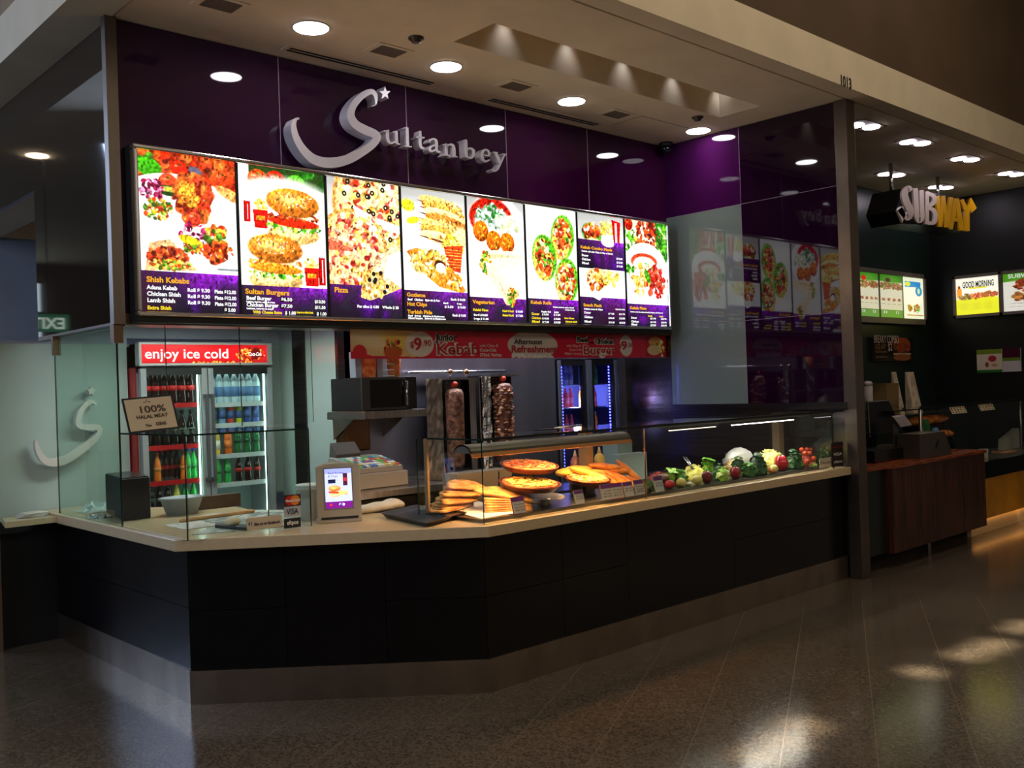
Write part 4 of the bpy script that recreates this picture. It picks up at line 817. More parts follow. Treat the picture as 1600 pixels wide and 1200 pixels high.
# ================================================================== THINGS IN THE DOUGH CORNER
# halal sign standing on the glass shelf
zs = zr+.011
c0, c1 = PY(190, 628, 5.35), PY(275, 626, 5.35)
t = thing('halal_sign', 'cream framed sign reading 100% halal meat on the glass shelf', 'sign', (c0.x, 5.35, zs))
sw, sh_ = .26, .185; th = math.radians(4); o3 = V((c0.x+.045, 5.30, zs+.004)); xd = V((math.cos(-th), -.25, math.sin(th))).normalized(); ud = V((-math.sin(th)*1.4, .25, 1)).normalized(); nn = xd.cross(ud).normalized()
sx0 = PZ(204, 679, zs)
o3 = PY(202, 678, 5.30); o3.z = zs+.004; sw = (PY(276, 678, 5.30)-PY(202, 678, 5.30)).length; sh_ = .20
b = B(); P = [o3, o3+xd*sw, o3+xd*sw+ud*sh_, o3+ud*sh_]; b.prism(P, -nn*.012); b.build('frame', BLACKM, t)
b = B(); m_ = .010; P2 = [o3+xd*m_+ud*m_+nn*.002, o3+xd*(sw-m_)+ud*m_+nn*.002, o3+xd*(sw-m_)+ud*(sh_-m_)+nn*.002, o3+xd*m_+ud*(sh_-m_)+nn*.002]; b.prism(P2, -nn*.002); b.build('card', mat('cream_card', (215, 190, 150), .6), t)
b = B(); 
for s, u, v, h, wd in (('100%', .26, .54, .055, .5), ('HALAL MEAT', .20, .38, .028, .62), ('The', .34, .14, .02, .12), ('KEBAB', .55, .15, .026, .2), ('~*~', .40, .80, .03, .14)):
    put_text(b, s, o3+xd*(u*sw)+ud*(v*sh_)+nn*.004, xd, ud, h, fit=wd*sw, offset=.0008)
b.build('lettering', mat('sign_ink', (70, 44, 34), .6), t, normals=False)
b = B(); b.prism([o3+xd*.09-nn*.012, o3+xd*.11-nn*.012, o3+xd*.11-nn*.08-ud*.0, o3+xd*.09-nn*.08], ud*.006); b.build('stand', BLACKM, t)
# plastic tub, rolling pin, dough scale, black box, paper, etc. on the worktop
c_ = PZ(281, 806, ZT)+V((.05, .08, 0)); k = .105
t = thing('mixing_tub', 'grey plastic oval mixing tub on the worktop behind glass', 'tub', (c_.x, c_.y, ZT))
b = B(); S3 = Matrix.Diagonal((1.15, .85, 1))
b.lathe((c_.x, c_.y, ZT), [(.085, 0), (.118, .10), (.128, .102), (.128, .112), (.115, .112), (.084, .012), (.02, .008)], 28, 0, S3); b.build('tub_body', mat('tub_grey', (150, 160, 165), .4), t)
p, q = PZ(283, 812, ZT+.02), PZ(395, 797, ZT+.02)
t = thing('rolling_pin', 'long thin wooden rolling pin in front of the grey tub', 'rolling pin', tuple(p)); p.z = q.z = ZT+.014
b = B(); b.cyl(p, q, .012, .012, 14); b.ball(p, .012); b.ball(q, .012); b.build('dowel', mat('beech_wood', (196, 150, 98), .45, noise=(8, .1)), t)
fl = PZ(380, 820, ZT)
b = B(); pts = [PZ(a, c, ZT+.001) for a, c in ((300, 836), (345, 818), (300, 812), (330, 803), (400, 797), (470, 797), (480, 812), (455, 822), (390, 828))]
b.prism([V((p.x, p.y, ZT+.0008)) for p in pts], (0, 0, .002)); tag(b.build('baking_cloth', mat('floury_cloth', (160, 165, 160), .9, noise=(18, .25))), 'floury grey baking cloth spread on the worktop by the dough', 'cloth', kind=None)
c_ = PZ(362, 826, ZT)
t = thing('dough_tray', 'small dark tray with pale dough ball beside the facebook card', 'tray', (c_.x, c_.y, ZT))
b = B(); e0, e1 = PZ(336, 826, ZT), PZ(386, 830, ZT); b.prism([V((*e0[:2], ZT+.004)), V((*e1[:2], ZT+.004)), V((e1.x+.06, e1.y+.12, ZT+.004)), V((e0.x+.06, e0.y+.12, ZT+.004))], (0, 0, .018)); b.build('tray_body', mat('dark_tray', (60, 62, 62), .4, .5), t, bevel=.003)
dc = PZ(362, 819, ZT+.03)
b = B(); b.ball((dc.x+.02, dc.y+.03, ZT+.042), .042, (1.15, 1, .62)); tag(b.build('dough_ball', mat('dough', (214, 202, 168), .7)), 'smooth pale dough ball on the small dark tray', 'dough')
b = B(); b.ball((dc.x+.13, dc.y+.02, ZT+.036), .03, (1.2, .8, .7)); tag(b.build('dough_ball', mat('dough')), 'smaller piece of dough just right of the larger ball', 'dough')
# black box, crate, foil, papers
p = PZ(170, 800, ZT)
t = thing('black_box', 'tall black box on the worktop in the left glass corner', 'box', (p.x, p.y, ZT))
q = PZ(232, 805, ZT); b = B(); zt = PY(200, 748, q.y+.1).z
bl, br_ = PZ(163, 796, ZT), PZ(186, 812, ZT)
ba, bb_, bc = PZ(190, 815, ZT), PZ(236, 809, ZT), PZ(166, 801, ZT); ba.x += .012; bc.x = max(bc.x, 2.15); bd = bb_+(bc-ba); bh = PY(205, 748, ba.y).z-ZT; b.prism([ba, bb_, bd, bc], (0, 0, bh)); b.build('box_body', BLACKM, t, bevel=.006)
b = B(); mc = (ba+bb_+bc+bd)/4; b.prism([mc+(q_-mc)*.93+ZD*bh for q_ in (ba, bb_, bd, bc)], (0, 0, .006)); b.build('lid', BLACKP, t)
t = thing('wooden_crate', 'brown low wooden board box behind the grey tub', 'crate', (2.9, 5.6, ZT))
q0, q1 = PZ(312, 800, ZT), PZ(372, 797, ZT)
b = B(); x0, x1 = PY(240, 780, 5.55).x, PY(375, 780, 5.55).x; x0, x1 = PY(312, 780, 6.1).x, PY(376, 780, 6.1).x; b.box(x0, x1, 6.10, 6.13, ZT, PY(330, 775, 6.1).z); b.build('crate_side', mat('dark_brown_wood', (84, 66, 52), .6, noise=(4, .15)), t)
b = B(); b.box(x0, x1, 6.13, 6.24, ZT, ZT+.08); b.build('crate_body', mat('dark_brown_wood'), t)
def crumple(name, c, sx_, sy_, h, m, label, cat, n=9, seed=1):
    r_ = random.Random(seed); b = B(); vs = []; fs = []
    for j in range(n+1):
        for i in range(n+1):
            u, v = i/n-.5, j/n-.5; edge = min(1, 3*(.5-max(abs(u), abs(v)))+.05)
            vs.append((c[0]+u*sx_+r_.uniform(-.01, .01), c[1]+v*sy_+r_.uniform(-.01, .01), c[2]+.002+h*edge*r_.uniform(.2, 1)))
    for j in range(n):
        for i in range(n): fs.append((j*(n+1)+i, j*(n+1)+i+1, (j+1)*(n+1)+i+1, (j+1)*(n+1)+i))
    b.add(vs, fs); o = b.build(name, m, normals=False); tag(o, label, cat)
    s = o.modifiers.new('thick', 'SOLIDIFY'); s.thickness = .001; return o
FOIL = mat('foil', (200, 200, 205), .18, 1, bump=(60, .6))
p = PZ(147, 800, ZT); crumple('foil_sheet', (2.21, 6.35, ZT), .11, .22, .03, FOIL, 'crumpled foil sheet left of the black box', 'foil', 9, 3)
p = PZ(160, 786, ZT); crumple('plastic_wrap', (2.38, 6.75, ZT), .30, .25, .08, mat('wrap_plastic', (190, 200, 196), .2), 'crumpled clear plastic wrap at the back of the left worktop', 'plastic wrap', 9, 4)
b = B()
for i in range(5): b.obox((1.98+.006*i, 6.98, .905+.005*i), (.16, .16, .004), Matrix.Rotation(.1*i-.2, 3, 'Z'))
tag(b.build('paper_stack', mat('paper', (205, 200, 190), .8)), 'small stack of white papers on the ledge at far left', 'paper')
crumple('paper_sheet', (2.42, 5.42, ZT), .22, .3, .02, mat('paper'), 'crumpled white paper sheet left of the grey tub', 'paper', 7, 9)
# card stickers on the glass corner, facebook card
gp = V((gc.x, gc.y, ZT)); gdir = (V((gc.x, gc.y, 0))-V((GX, ga, 0))).normalized(); gn = V((gdir.y, -gdir.x, 0))
if gn.y > 0: gn = -gn
def sticker(name, label, px0, px1, py0, py1, base, bands, texts):
    """card on the glass guard front, rectangle given where it stands along the pane"""
    def on(px, py):
        r = ray(px, py); o_ = V((GX, ga, 0))+gn*.006; k = (o_-V(C0)).dot(gn)/V(r).dot(gn); return V(C0)+V(r)*k
    a = on(px0, py1); w_ = (on(px1, py1)-a).dot(gdir); h_ = on(px0, py0).z-a.z
    if h_ < 0: h_ = -h_
    t = thing(name, label, 'sticker', tuple(a)); b = B(); b.prism([a, a+gdir*w_, a+gdir*w_+ZD*h_, a+ZD*h_], gn*.002)
    b.build('card', base, t)
    for k, (u, v, r, m) in enumerate(bands):
        b = B(); cc = a+gdir*(u*w_)+ZD*(v*h_)+gn*.003; b.prism([cc+gdir*r*math.cos(x*.5236)+ZD*r*math.sin(x*.5236) for x in range(12)], gn*.0006*(k+1)); b.build('emblem', m, t)
    b = B()
    for s, u, v, h, wd, mi in texts: put_text(b, s, a+gdir*(u*w_)+ZD*(v*h_)+gn*.005, gdir, ZD, h, mi, fit=wd*w_, offset=.0008)
    b.build('lettering', [mat('ink_white2', (225, 225, 225), .5), mat('ink_navy', (30, 36, 70), .5)], t, normals=False)
sticker('card_sticker', 'red and orange payment card sticker, top one on the glass end', 444, 470, 774, 792, mat('sticker_maroon', (70, 24, 26), .4), [(.35, .5, .028, mat('mc_red', (190, 30, 30), .4)), (.65, .5, .028, mat('mc_orange', (225, 130, 40), .4))], [('MasterCard', .08, .4, .018, .84, 0)])
sticker('card_sticker', 'white VISA card sticker, middle one on the glass end', 444, 470, 793, 809, mat('sticker_grey', (175, 180, 185), .4), [], [('VISA', .14, .28, .045, .72, 1)])
sticker('card_sticker', 'black eftpos card sticker, bottom one on the glass end', 444, 470, 811, 826, BLACKM, [], [('eftpos', .16, .36, .032, .68, 0)])
sticker('facebook_card', 'beige card reading like us on facebook beside the card stickers', 386, 441, 810, 829, mat('beige_card', (196, 182, 156), .6), [(.09, .5, .010, mat('ink_navy'))], [('f', .075, .3, .028, .04, 0), ('like us on facebook', .2, .34, .022, .74, 1)])
# ================================================================== WORKTOP CENTRE
# white tub behind, payment display, towel, tray
c_ = PZ(486, 812, ZT)+V((.25, .35, 0)); t = thing('white_bucket', 'white plastic bucket left of the payment display', 'bucket', (c_.x, c_.y, ZT))
zb = ZT; cb = V((PY(488, 780, 5.02).x, 5.02, ZT)); t.location = cb
b = B(); b.lathe(cb, [(.075, 0), (.088, .18), (.094, .18), (.094, .20), (.085, .20), (.078, .02)], 26); b.build('bucket_body', mat('bucket_white', (205, 200, 190), .4), t)
b = B(); b.lathe(cb, [(.096, .198), (.096, .21), (.05, .214)], 26); b.build('lid', WHITEP, t)
a, e = PZ(497, 819, ZT), PZ(566, 814, ZT)
t = thing('payment_display', 'grey stand with small lit screen on the stone worktop', 'display', tuple((a+e)/2))
d = (e-a); d.z = 0; W0 = d.length; d.normalize(); nn = V((d.y, -d.x, 0)); nn = nn if nn.y < 0 else -nn; tilt = .12
ud = (ZD*math.cos(tilt)-nn*math.sin(tilt)).normalized(); H0 = .345
prof = [(0, 0), (W0, 0), (W0, H0-.018), (W0*.8, H0-.004), (W0*.5, H0), (W0*.2, H0-.004), (0, H0-.018)]
b = B(); b.prism([a+d*x+ud*y for x, y in prof], -nn*.035); b.build('casing', mat('champagne_plastic', (176, 166, 150), .35, .3), t, bevel=.004)
b = B(); b.prism([a+d*.0-nn*.03, a+d*W0-nn*.03, a+d*W0-nn*.13, a-nn*.13], ZD*.015); b.build('foot', GREYP, t)
s0, s1, t0, t1 = .19*W0, .80*W0, .24*H0, .90*H0; fn_ = ud.cross(d)*-1; fn_ = d.cross(ud)
c = Cv(90, 130, (150, 160, 235)); c.rect(0, .12, 1, .83, (190, 200, 250)); c.rect(.12, .27, .40, .37, (20, 24, 60)); bun(c, .35, .58, .24, 1); c.chunks(.68, .62, .16, .08, 30, CHIPS, .03, .06); c.rect(.68, .12, .84, .44, (70, 20, 50)); c.rect(.70, .24, .82, .32, (200, 40, 50))
c.rect(0, .83, 1, 1, (110, 20, 130)); c.ell(.2, .91, .06, .05, (220, 40, 60)); c.chunks(.6, .91, .1, .04, 14, [(220, 210, 230), (80, 60, 160)], .02, .05)
print_mesh('screen', c, a+d*s0+ud*t0+fn_*.001, d, ud, s1-s0, t1-t0, print_mat('screen_print', 1.3), t)
b = B(); fr_ = .006
for (u0, u1, v0, v1) in ((s0-fr_, s0, t0-fr_, t1+fr_), (s1, s1+fr_, t0-fr_, t1+fr_), (s0, s1, t0-fr_, t0), (s0, s1, t1, t1+fr_)): b.prism([a+d*u0+ud*v0, a+d*u1+ud*v0, a+d*u1+ud*v1, a+d*u0+ud*v1], fn_*.003)
b.build('bezel', mat('bezel', (140, 132, 122), .3, .4), t)
b = B(); b.prism([a+d*.02+ud*.02, a+d*(W0-.02)+ud*.02, a+d*(W0-.02)+ud*.034, a+d*.02+ud*.034], fn_*.002); b.build('card_slot', BLACKM, t)
b = B(); put_text(b, 'Beef Burger', a+d*(s0+.02*1)+ud*(t1-.03)+fn_*.002, d, ud, .016, fit=.09); put_text(b, '& Chips', a+d*(s0+.02)+ud*(t1-.048)+fn_*.002, d, ud, .016, fit=.055); b.build('lettering', mat('screen_ink', (60, 50, 130), .5), t, normals=False)
# folded towel
a, e = PZ(570, 805, ZT), PZ(642, 795, ZT)
b = B(); rings = []
d = (e-a).normalized(); s_ = V((-d.y, d.x, 0)); Lg = (e-a).length
for i in range(10):
    u = i/9; wob = .006*math.sin(u*9); hh = .052+.012*u+.004*math.sin(u*17); rr = []
    for k in range(14):
        t_ = 2*math.pi*k/14; yy = .075*math.cos(t_)+wob; zz = hh/2+hh/2*math.sin(t_)*(1+.15*math.sin(3*t_+u*4)); rr.append(a+d*(u*Lg*.93)+s_*(yy+.10)+V((0, 0, zz+.002)))
    rings.append(rr)
b.loft(rings, 0, True); o = b.build('folded_towel', mat('towel_white', (215, 210, 200), .9, bump=(90, .5))); tag(o, 'folded white towel between the payment display and black tray', 'towel'); o.location.z = -.004
# black serving tray
P = [PZ(*q, ZT+.03) for q in ((594, 801), (667, 817), (731, 800), (650, 788))]
cen = sum(P, V())/4
t = thing('serving_tray', 'empty black square serving tray on the worktop edge', 'tray', (cen.x, cen.y, ZT))
def ringz(k, z): return [V((cen.x+(p.x-cen.x)*k, cen.y+(p.y-cen.y)*k, z)) for p in P]
b = B(); b.loft([ringz(.88, ZT+.003), ringz(.98, ZT+.028), ringz(1.0, ZT+.030), ringz(.95, ZT+.030), ringz(.86, ZT+.009)], 0, False); b.build('tray_body', mat('tray_black', (14, 15, 20), .28), t, bevel=.002)
# ================================================================== KITCHEN BACK
# back bench with register
rb0 = PY(565, 764, 5.35); zb = rb0.z
t = thing('back_bench', 'low steel back bench carrying the cash register', 'bench', (4.5, 5.4, 0))
b = B(); bx_0, bx_1 = PY(572, 765, 5.2).x-.1, PY(700, 765, 5.2).x; b.box(bx_0, bx_1, 5.15, 5.75, zb-.05, zb-.003); b.build('bench_top', STEEL, t, bevel=.004)
b = B(); b.box(bx_0+.05, bx_1-.03, 5.2, 5.7, 0, zb-.05); b.build('bench_body', BLACKM, t)
rx0, rx1 = PY(562, 750, 5.3).x, PY(638, 750, 5.3).x
t = thing('cash_register', 'beige cash register with coloured keypad on the steel bench', 'cash register', (rx0, 5.3, zb))
b = B(); b.box(rx0, rx1, 5.3, 5.68, zb, zb+.10); b.build('cash_drawer', mat('register_beige', (160, 158, 152), .45), t, bevel=.006)
b = B(); b.prism([(rx0, 5.33, zb+.10), (rx0, 5.33, zb+.135), (rx0, 5.62, zb+.20), (rx0, 5.68, zb+.20), (rx0, 5.68, zb+.10)], (rx1-rx0-.02, 0, 0)); b.build('keyboard_body', mat('register_beige'), t, bevel=.005)
km = [mat('key_%d' % i, c, .4) for i, c in enumerate(((235, 235, 230), (230, 200, 70), (120, 200, 210), (220, 90, 90), (120, 200, 120), (90, 130, 200)))]
b = B(); S_ = (rx1-rx0-.06)/11; sl = math.atan2(.065, .29)
for i in range(11):
    for j in range(5): 
        y = 5.36+j*.048; z = zb+.137+(y-5.33)*.065/.29*1.0+.002; b.obox((rx0+.03+(i+.5)*S_, y, z), (S_*.8, .036, .008), Matrix.Rotation(sl, 3, 'X'), random.choice((0, 0, 0, 1, 2, 3, 4, 5)))
b.build('keypad', km, t)
b = B(); b.prism([(rx0+.02, 5.62, zb+.19), (rx0+.02, 5.60, zb+.22), (rx0+.02, 5.68, zb+.30), (rx0+.02, 5.70, zb+.19)], (.20, 0, 0)); b.build('operator_display', mat('register_dark', (90, 88, 86), .4), t, bevel=.004)
# microwave on wall shelf
YMW = 5.86
mx0, mx1 = PY(566, 615, YMW).x, PY(651, 615, YMW).x; mz0, mz1 = PY(600, 641, YMW).z, PY(600, 589, YMW).z
t = thing('wall_shelf', 'steel wall shelf under the black microwave', 'shelf', (mx0, YB, mz0))
b = B(); b.box(mx0-.03, mx1+.04, YMW-.06, YB, mz0-.06, mz0-.002); b.build('shelf_board', STEEL, t, bevel=.003)
b = B(); b.prism([(mx0+.02, YB, mz0-.03), (mx0+.02, YB, mz0-.22), (mx0+.02, YMW+.1, mz0-.03)], (.01, 0, 0)); b.build('bracket', STEEL, t)
b = B(); b.prism([(mx1-.02, YB, mz0-.03), (mx1-.02, YB, mz0-.22), (mx1-.02, YMW+.1, mz0-.03)], (.01, 0, 0)); b.build('bracket', STEEL, t)
t = thing('microwave', 'black microwave oven with chrome handle on the wall shelf', 'microwave', (mx0, YMW, mz0))
b = B(); b.box(mx0, mx1, YMW+.02, YB-.02, mz0, mz1); b.build('casing', mat('mw_dark', (40, 38, 38), .35, .4), t, bevel=.004)
dwx = mx0+(mx1-mx0)*.80
b = B(); b.box(mx0, dwx, YMW, YMW+.02, mz0+.004, mz1-.004, 0); b.box(mx0+.07, dwx-.01, YMW-.002, YMW, mz0+.02, mz1-.02, 1); dr = b.build('door', [mat('mw_grey', (86, 84, 84), .3, .6), mat('mw_glass', (4, 4, 5), .05)], t)
b = B(); b.cyl((dwx-.015, YMW-.03, mz0+.03), (dwx-.015, YMW-.03, mz1-.03), .008); b.cyl((dwx-.015, YMW-.03, mz0+.04), (dwx-.015, YMW, mz0+.04), .005); b.cyl((dwx-.015, YMW-.03, mz1-.04), (dwx-.015, YMW, mz1-.04), .005); b.build('handle', CHROME, dr)
b = B(); b.box(dwx+.004, mx1, YMW, YMW+.02, mz0+.004, mz1-.004, 0); b.build('control_panel', mat('mw_panel', (56, 54, 56), .2, .6), t)
# things on top of the microwave
ORC = mat('orange_carton', (216, 84, 36), .6, noise=(24, .25, (240, 160, 80)))
def tapered(b, c, w0, w1, d0, h, mi=0, y=.05): b.prism([(c.x-w0/2, c.y, c.z), (c.x+w0/2, c.y, c.z), (c.x+w1/2, c.y, c.z+h), (c.x-w1/2, c.y, c.z+h)], (0, d0, 0), mi)
def on_mw(px): return V((PY(px, 588, YMW+.1).x, YMW+.1, mz1+.002))
hc = PY(577, 560, YMW+.1).z-mz1
b = B(); tapered(b, on_mw(577), .11, .145, .1, min(hc, .19)); tag(b.build('chip_carton_stack', ORC), 'tall stack of orange patterned chip cartons on the microwave', 'cartons')
b = B(); b.lathe(on_mw(622)+V((0, .05, 0)), [(.045, 0), (.056, .15), (.05, .17), (.03, .175)], 18); tag(b.build('paper_cup_stack', ORC), 'short stack of orange patterned cups on the right of the microwave', 'cups')
t = thing('wire_rack', 'pale wire rack with three tiers on the microwave', 'rack', tuple(on_mw(602)))
c_ = on_mw(602); b = B(); b.box(c_.x-.07, c_.x-.02, c_.y, c_.y+.08, c_.z, c_.z+.16); b.build('rack_side', GREYP, t)
for k in range(4): b = B(); b.box(c_.x-.02, c_.x+.085, c_.y, c_.y+.08, c_.z+.005+k*.045, c_.z+.013+k*.045); b.build('tier', WHITEP, t)
t = thing('plastic_box', 'pale plastic box left of the orange cartons', 'box', tuple(on_mw(561))); c_ = on_mw(561)
b = B(); tapered(b, c_-V((.0, 0, 0)), .05, .06, .08, .19); b.build('box_body', mat('pale_box', (160, 165, 180), .4), t)
# rail
b = B(); p, q = PY(640, 582, YB-.05), PY(790, 577, YB-.05); q.z = p.z; b.cyl(p, q, .012); b.cyl(p, (p.x, YB, p.z), .008); b.cyl(q, (q.x, YB, q.z), .008); tag(b.build('wall_rail', CHROME), 'thin polished wall rail behind the kebab grills', 'rail')
# doner grills ---------------------------------------------------------------------------
YK = 6.02
GB_ = .972
gb = thing('grill_bench', 'steel bench under the two kebab grills', 'bench', (PY(740, 700, 6).x, 6.0, 0)); gbx0, gbx1 = PY(655, 700, YK).x, PY(815, 700, YK).x; b = B(); b.box(gbx0, gbx1, 5.80, YB-.01, .92, GB_-.002); b.build('bench_top', STEEL, gb); b = B(); b.box(gbx0+.03, gbx1-.03, 5.85, YB-.02, 0, .92); b.build('bench_body', BLACKM, gb)
def grill(px0, px1, pyt, label, foil_side):
    x0, x1 = PY(px0, 640, YK).x, PY(px1, 640, YK).x; zt = PY(px0, pyt, YK).z; zb_ = 1.0
    t = thing('doner_grill', label, 'kebab grill', (x0, YK, zb_))
    b = B(); b.box(x0, x1, YK+.12, YK+.2, zb_, zt); b.build('burner_back', STEELD, t)
    for x in (x0, x1-.012): b = B(); b.box(x, x+.010, YK+.06, YK+.12, zb_, zt); b.build('side_guard', STEEL if x == x0 else STEELD, t)
    b = B(); b.box(x0, x1, YK-.02, YK+.12, zt-.01, zt+.004); b.build('top_plate', STEEL, t)
    b = B(); b.box(x0-.02, x1+.02, YK-.12, YK+.2, GB_, zb_); b.build('drip_tray', STEEL, t)
    b = B(); zz = 1.1
    while zz < zt-.05: b.box(x0+.03, x1-.03, YK+.112, YK+.12, zz, zz+.006); zz += .05
    b.build('burner_mesh', mat('mesh_dark', (60, 50, 44), .5, .8), t); return t, x0, x1, zt
t1, a0, a1, za = grill(690, 744, 592, 'steel doner grill on the left holding the smooth brown meat cone', 1)
t2, c0_, c1_, zc_ = grill(757, 808, 587, 'steel doner grill on the right holding the chunky dark meat cone', 1)
def spit_meat(px, pw, pyt, r, m, label, chunky):
    c = V((PY(px, 650, YK).x, YK, 1.03)); zt = PY(px, pyt, YK).z; t = thing('doner_meat', label, 'kebab meat', tuple(c))
    b = B(); hgt = zt-1.03; n = 26; rings = []
    prof = [(r*.35, 0), (r*.85, .02), (r*.95, .1)] + [(r*(.93+.07*k/8), .1+(hgt-.14)*k/8) for k in range(1, 9)] + [(r*.8, hgt-.01), (r*.3, hgt)]
    b.lathe(c, prof, 28, 0, None, True, .02)
    if chunky:
        rr = random.Random(5)
        for k in range(190):
            a_ = rr.uniform(0, 6.28); z = rr.uniform(.05, hgt-.03); b.ball(c+V((r*.95*math.cos(a_), r*.95*math.sin(a_), z)), rr.uniform(.014, .024), (1, 1, .6), 7, 5, rr.choice((0, 0, 1, 2)), .15)
    b.build('meat_cone', m, t)
    b = B(); b.cyl(c+V((0,0,-.02)), c+V((0,0,hgt+.06)), .006); b.build('spit', CHROME, t)
    b = B(); b.ball(c+V((0,0,hgt+.035)), .032, (1, 1, .85)); b.build('tomato', mat('tomato_red', (214, 70, 44), .25), t)
MT = mat('doner_brown', (158, 108, 78), .45, noise=(30, .3, (84, 50, 36)), bump=(60, .9))
spit_meat(711, 34, 607, .076, [MT], 'smooth brown doner meat cone topped by a red tomato', False)
spit_meat(787, 34, 598, .078, [mat('doner_dark', (110, 62, 38), .35, bump=(40, .6)), mat('doner_mid', (176, 118, 78), .35), mat('doner_light', (206, 160, 120), .35)], 'chunky dark doner meat cone topped by a tomato', True)
# foil and paper covered side panels between the grills
def sheet(px0, px1, pyt, y, m, label, cat, amp=.006, nm='foil_guard'):
    x0, x1 = PY(px0, 640, y).x, PY(px1, 640, y).x; zt = PY(px0, pyt, y).z; b = B(); r_ = random.Random(px0); n, k = 14, 5; vs = []; fs = []
    for j in range(n+1):
        for i in range(k+1): vs.append((x0+(x1-x0)*i/k, y+r_.uniform(-amp, amp), GB_+(zt-GB_)*j/n))
    for j in range(n):
        for i in range(k): fs.append((j*(k+1)+i, j*(k+1)+i+1, (j+1)*(k+1)+i+1, (j+1)*(k+1)+i))
    b.add(vs, fs); o = b.build(nm, m, normals=False); s = o.modifiers.new('th', 'SOLIDIFY'); s.thickness = .006; return tag(o, label, cat)
sheet(667, 692, 592, 5.86, mat('grease_paper', (150, 140, 134), .35, .3, noise=(20, .15)), 'pale greasy sheet guard left of the smooth meat cone', 'guard')
sheet(754, 768, 588, 5.86, FOIL, 'crinkled silver foil guard left of the chunky meat cone', 'foil', .012)
sheet(735, 744, 592, 5.86, STEEL, 'plain steel strip guard right of the smooth meat cone', 'guard', .001)
for px, py, lab in ((703, 581, 'round brass knob above the left grill'), (728, 581, 'round brass knob, second from left above the grills'), (738, 608, 'small brass knob between the two meat cones')):
    p = PY(px, py, 5.98); t = t1 if px < 735 else t2; b = B(); b.ball(p, .024 if py < 600 else .016); b.build('knob_ball', mat('brass', (190, 150, 110), .12, 1), t)
    b = B(); b.cyl(p-V((0, 0, .02)), (p.x, p.y, za if py < 600 else p.z-.08), .006); b.build('stem', CHROME, t)
# left background clutter behind kitchen counter
b = B(); p = PY(545, 655, YB-.02); b.box(p.x-.12, p.x+.10, YB-.16, YB-.012, p.z-.24, p.z+.03); t = tag(b.build('paper_towel_dispenser', mat('copper_steel', (130, 96, 74), .22, 1), bevel=.01), 'steel paper towel dispenser on the wall under the microwave', 'dispenser')
# ================================================================== BLUE COOLER (built into the back wall)
bw = thing('bar_cooler', 'black glass bar cooler with blue led light in the back wall', 'fridge', ((fx0+fx1)/2, YB, .5))
b = B(); b.box(fx0, fx0+.02, YB+.02, YB+.55, .5, fz1); b.box(fx1-.02, fx1, YB+.02, YB+.55, .5, fz1); b.box(fx0, fx1, YB+.52, YB+.55, .5, fz1); b.box(fx0, fx1, YB+.02, YB+.55, fz1-.02, fz1); b.box(fx0, fx1, YB+.02, YB+.55, .5, .55); b.build('cabinet', mat('cooler_blue_in', (60, 66, 110), .4), bw)
BLED = emit('blue_led', (70, 70, 255), 16); BBAR = mat('alu_bar', (160, 170, 190), .25, .9)
xq = [PY(px, 620, YB).x for px in (870, 880, 912, 915, 921, 923, 954, 962)]
for x0, x1, hxx in ((xq[0], xq[3], (xq[0], xq[0]+.035)), (xq[4], xq[7], (xq[7]-.03, xq[7]))):
    b = B(); q = .05; b.box(x0, x0+q, YB-.02, YB+.02, .6, fz1-.01); b.box(x1-q, x1, YB-.02, YB+.02, .6, fz1-.01); b.box(x0+q, x1-q, YB-.02, YB+.02, fz1-.06, fz1-.01); b.box(x0+q, x1-q, YB-.02, YB+.02, .6, .66); d = b.build('door', BLACKP, bw)
    pane('door_glass', pl((x0+q, YB, .66), (x1-q, YB, .66), (x1-q, YB, fz1-.06), (x0+q, YB, fz1-.06)), (0, .005, 0), d)
    b = B(); b.box(hxx[0], hxx[1], YB-.035, YB-.02, .6, fz1-.01); b.build('handle', BBAR, d)
    for xx in ((x0+q+.055) if x0 < xq[3]-.1 else (x1-q-.005),):
        b = B(); zz = .9
        while zz < fz1-.08: b.box(xx-.006, xx+.006, YB+.03, YB+.036, zz, zz+.012); zz += .03
        led = b.build('led_strip', BLED, bw); led['kind'] = 'stuff'
b = B(); b.box(xq[3]-.005, xq[4]+.005, YB-.04, YB+.0, .6, fz1-.01); b.build('centre_post', BBAR, bw)
zsh = [PY(915, py, YB+.1).z for py in (600, 635, 672)]
for z in zsh: b = B(); b.box(fx0+.03, fx1-.03, YB+.05, YB+.5, z-.012, z-.006); b.build('shelf', BBAR, bw)
WB = ('straight', (170, 190, 250), (200, 210, 255), (120, 140, 220)); GB = ('straight', (60, 170, 60), (230, 230, 230), (40, 140, 50)); RB = ('straight', (200, 70, 90), (230, 60, 70), (220, 120, 140)); OB = ('straight', (240, 130, 30), (240, 240, 240), (250, 150, 40))
xl0, xl1, xr0, xr1 = xq[1], xq[2], xq[5]-.02, xq[6]-.02
def brow(spec, a, e, z, lab, k): bottles(spec, a, e, YB+.14, z-.004, lab, lab + ' row', k)
brow([WB]*3, xl0+.08, xl1, zsh[0], 'tall clear bottle on the top shelf of the left blue-lit door', .98)
brow([WB], xr0, xr0+.09, zsh[0], 'tall clear bottle on the top shelf of the right blue-lit door', .98); brow([GB]*2, xr0+.09, xr1, zsh[0], 'green bottle on the top shelf of the right blue-lit door', .92)
brow([RB]*4, xl0, xl1, zsh[1], 'red drink bottle on the middle shelf of the left blue-lit door', .8)
brow([OB], xr0, xr0+.08, zsh[1], 'orange bottle on the middle shelf of the right blue-lit door', .85); brow([WB], xr0+.08, xr0+.16, zsh[1], 'pale blue bottle on the middle shelf of the right blue-lit door', .85); brow([RB], xr0+.16, xr1, zsh[1], 'red bottle on the middle shelf of the right blue-lit door', .8)
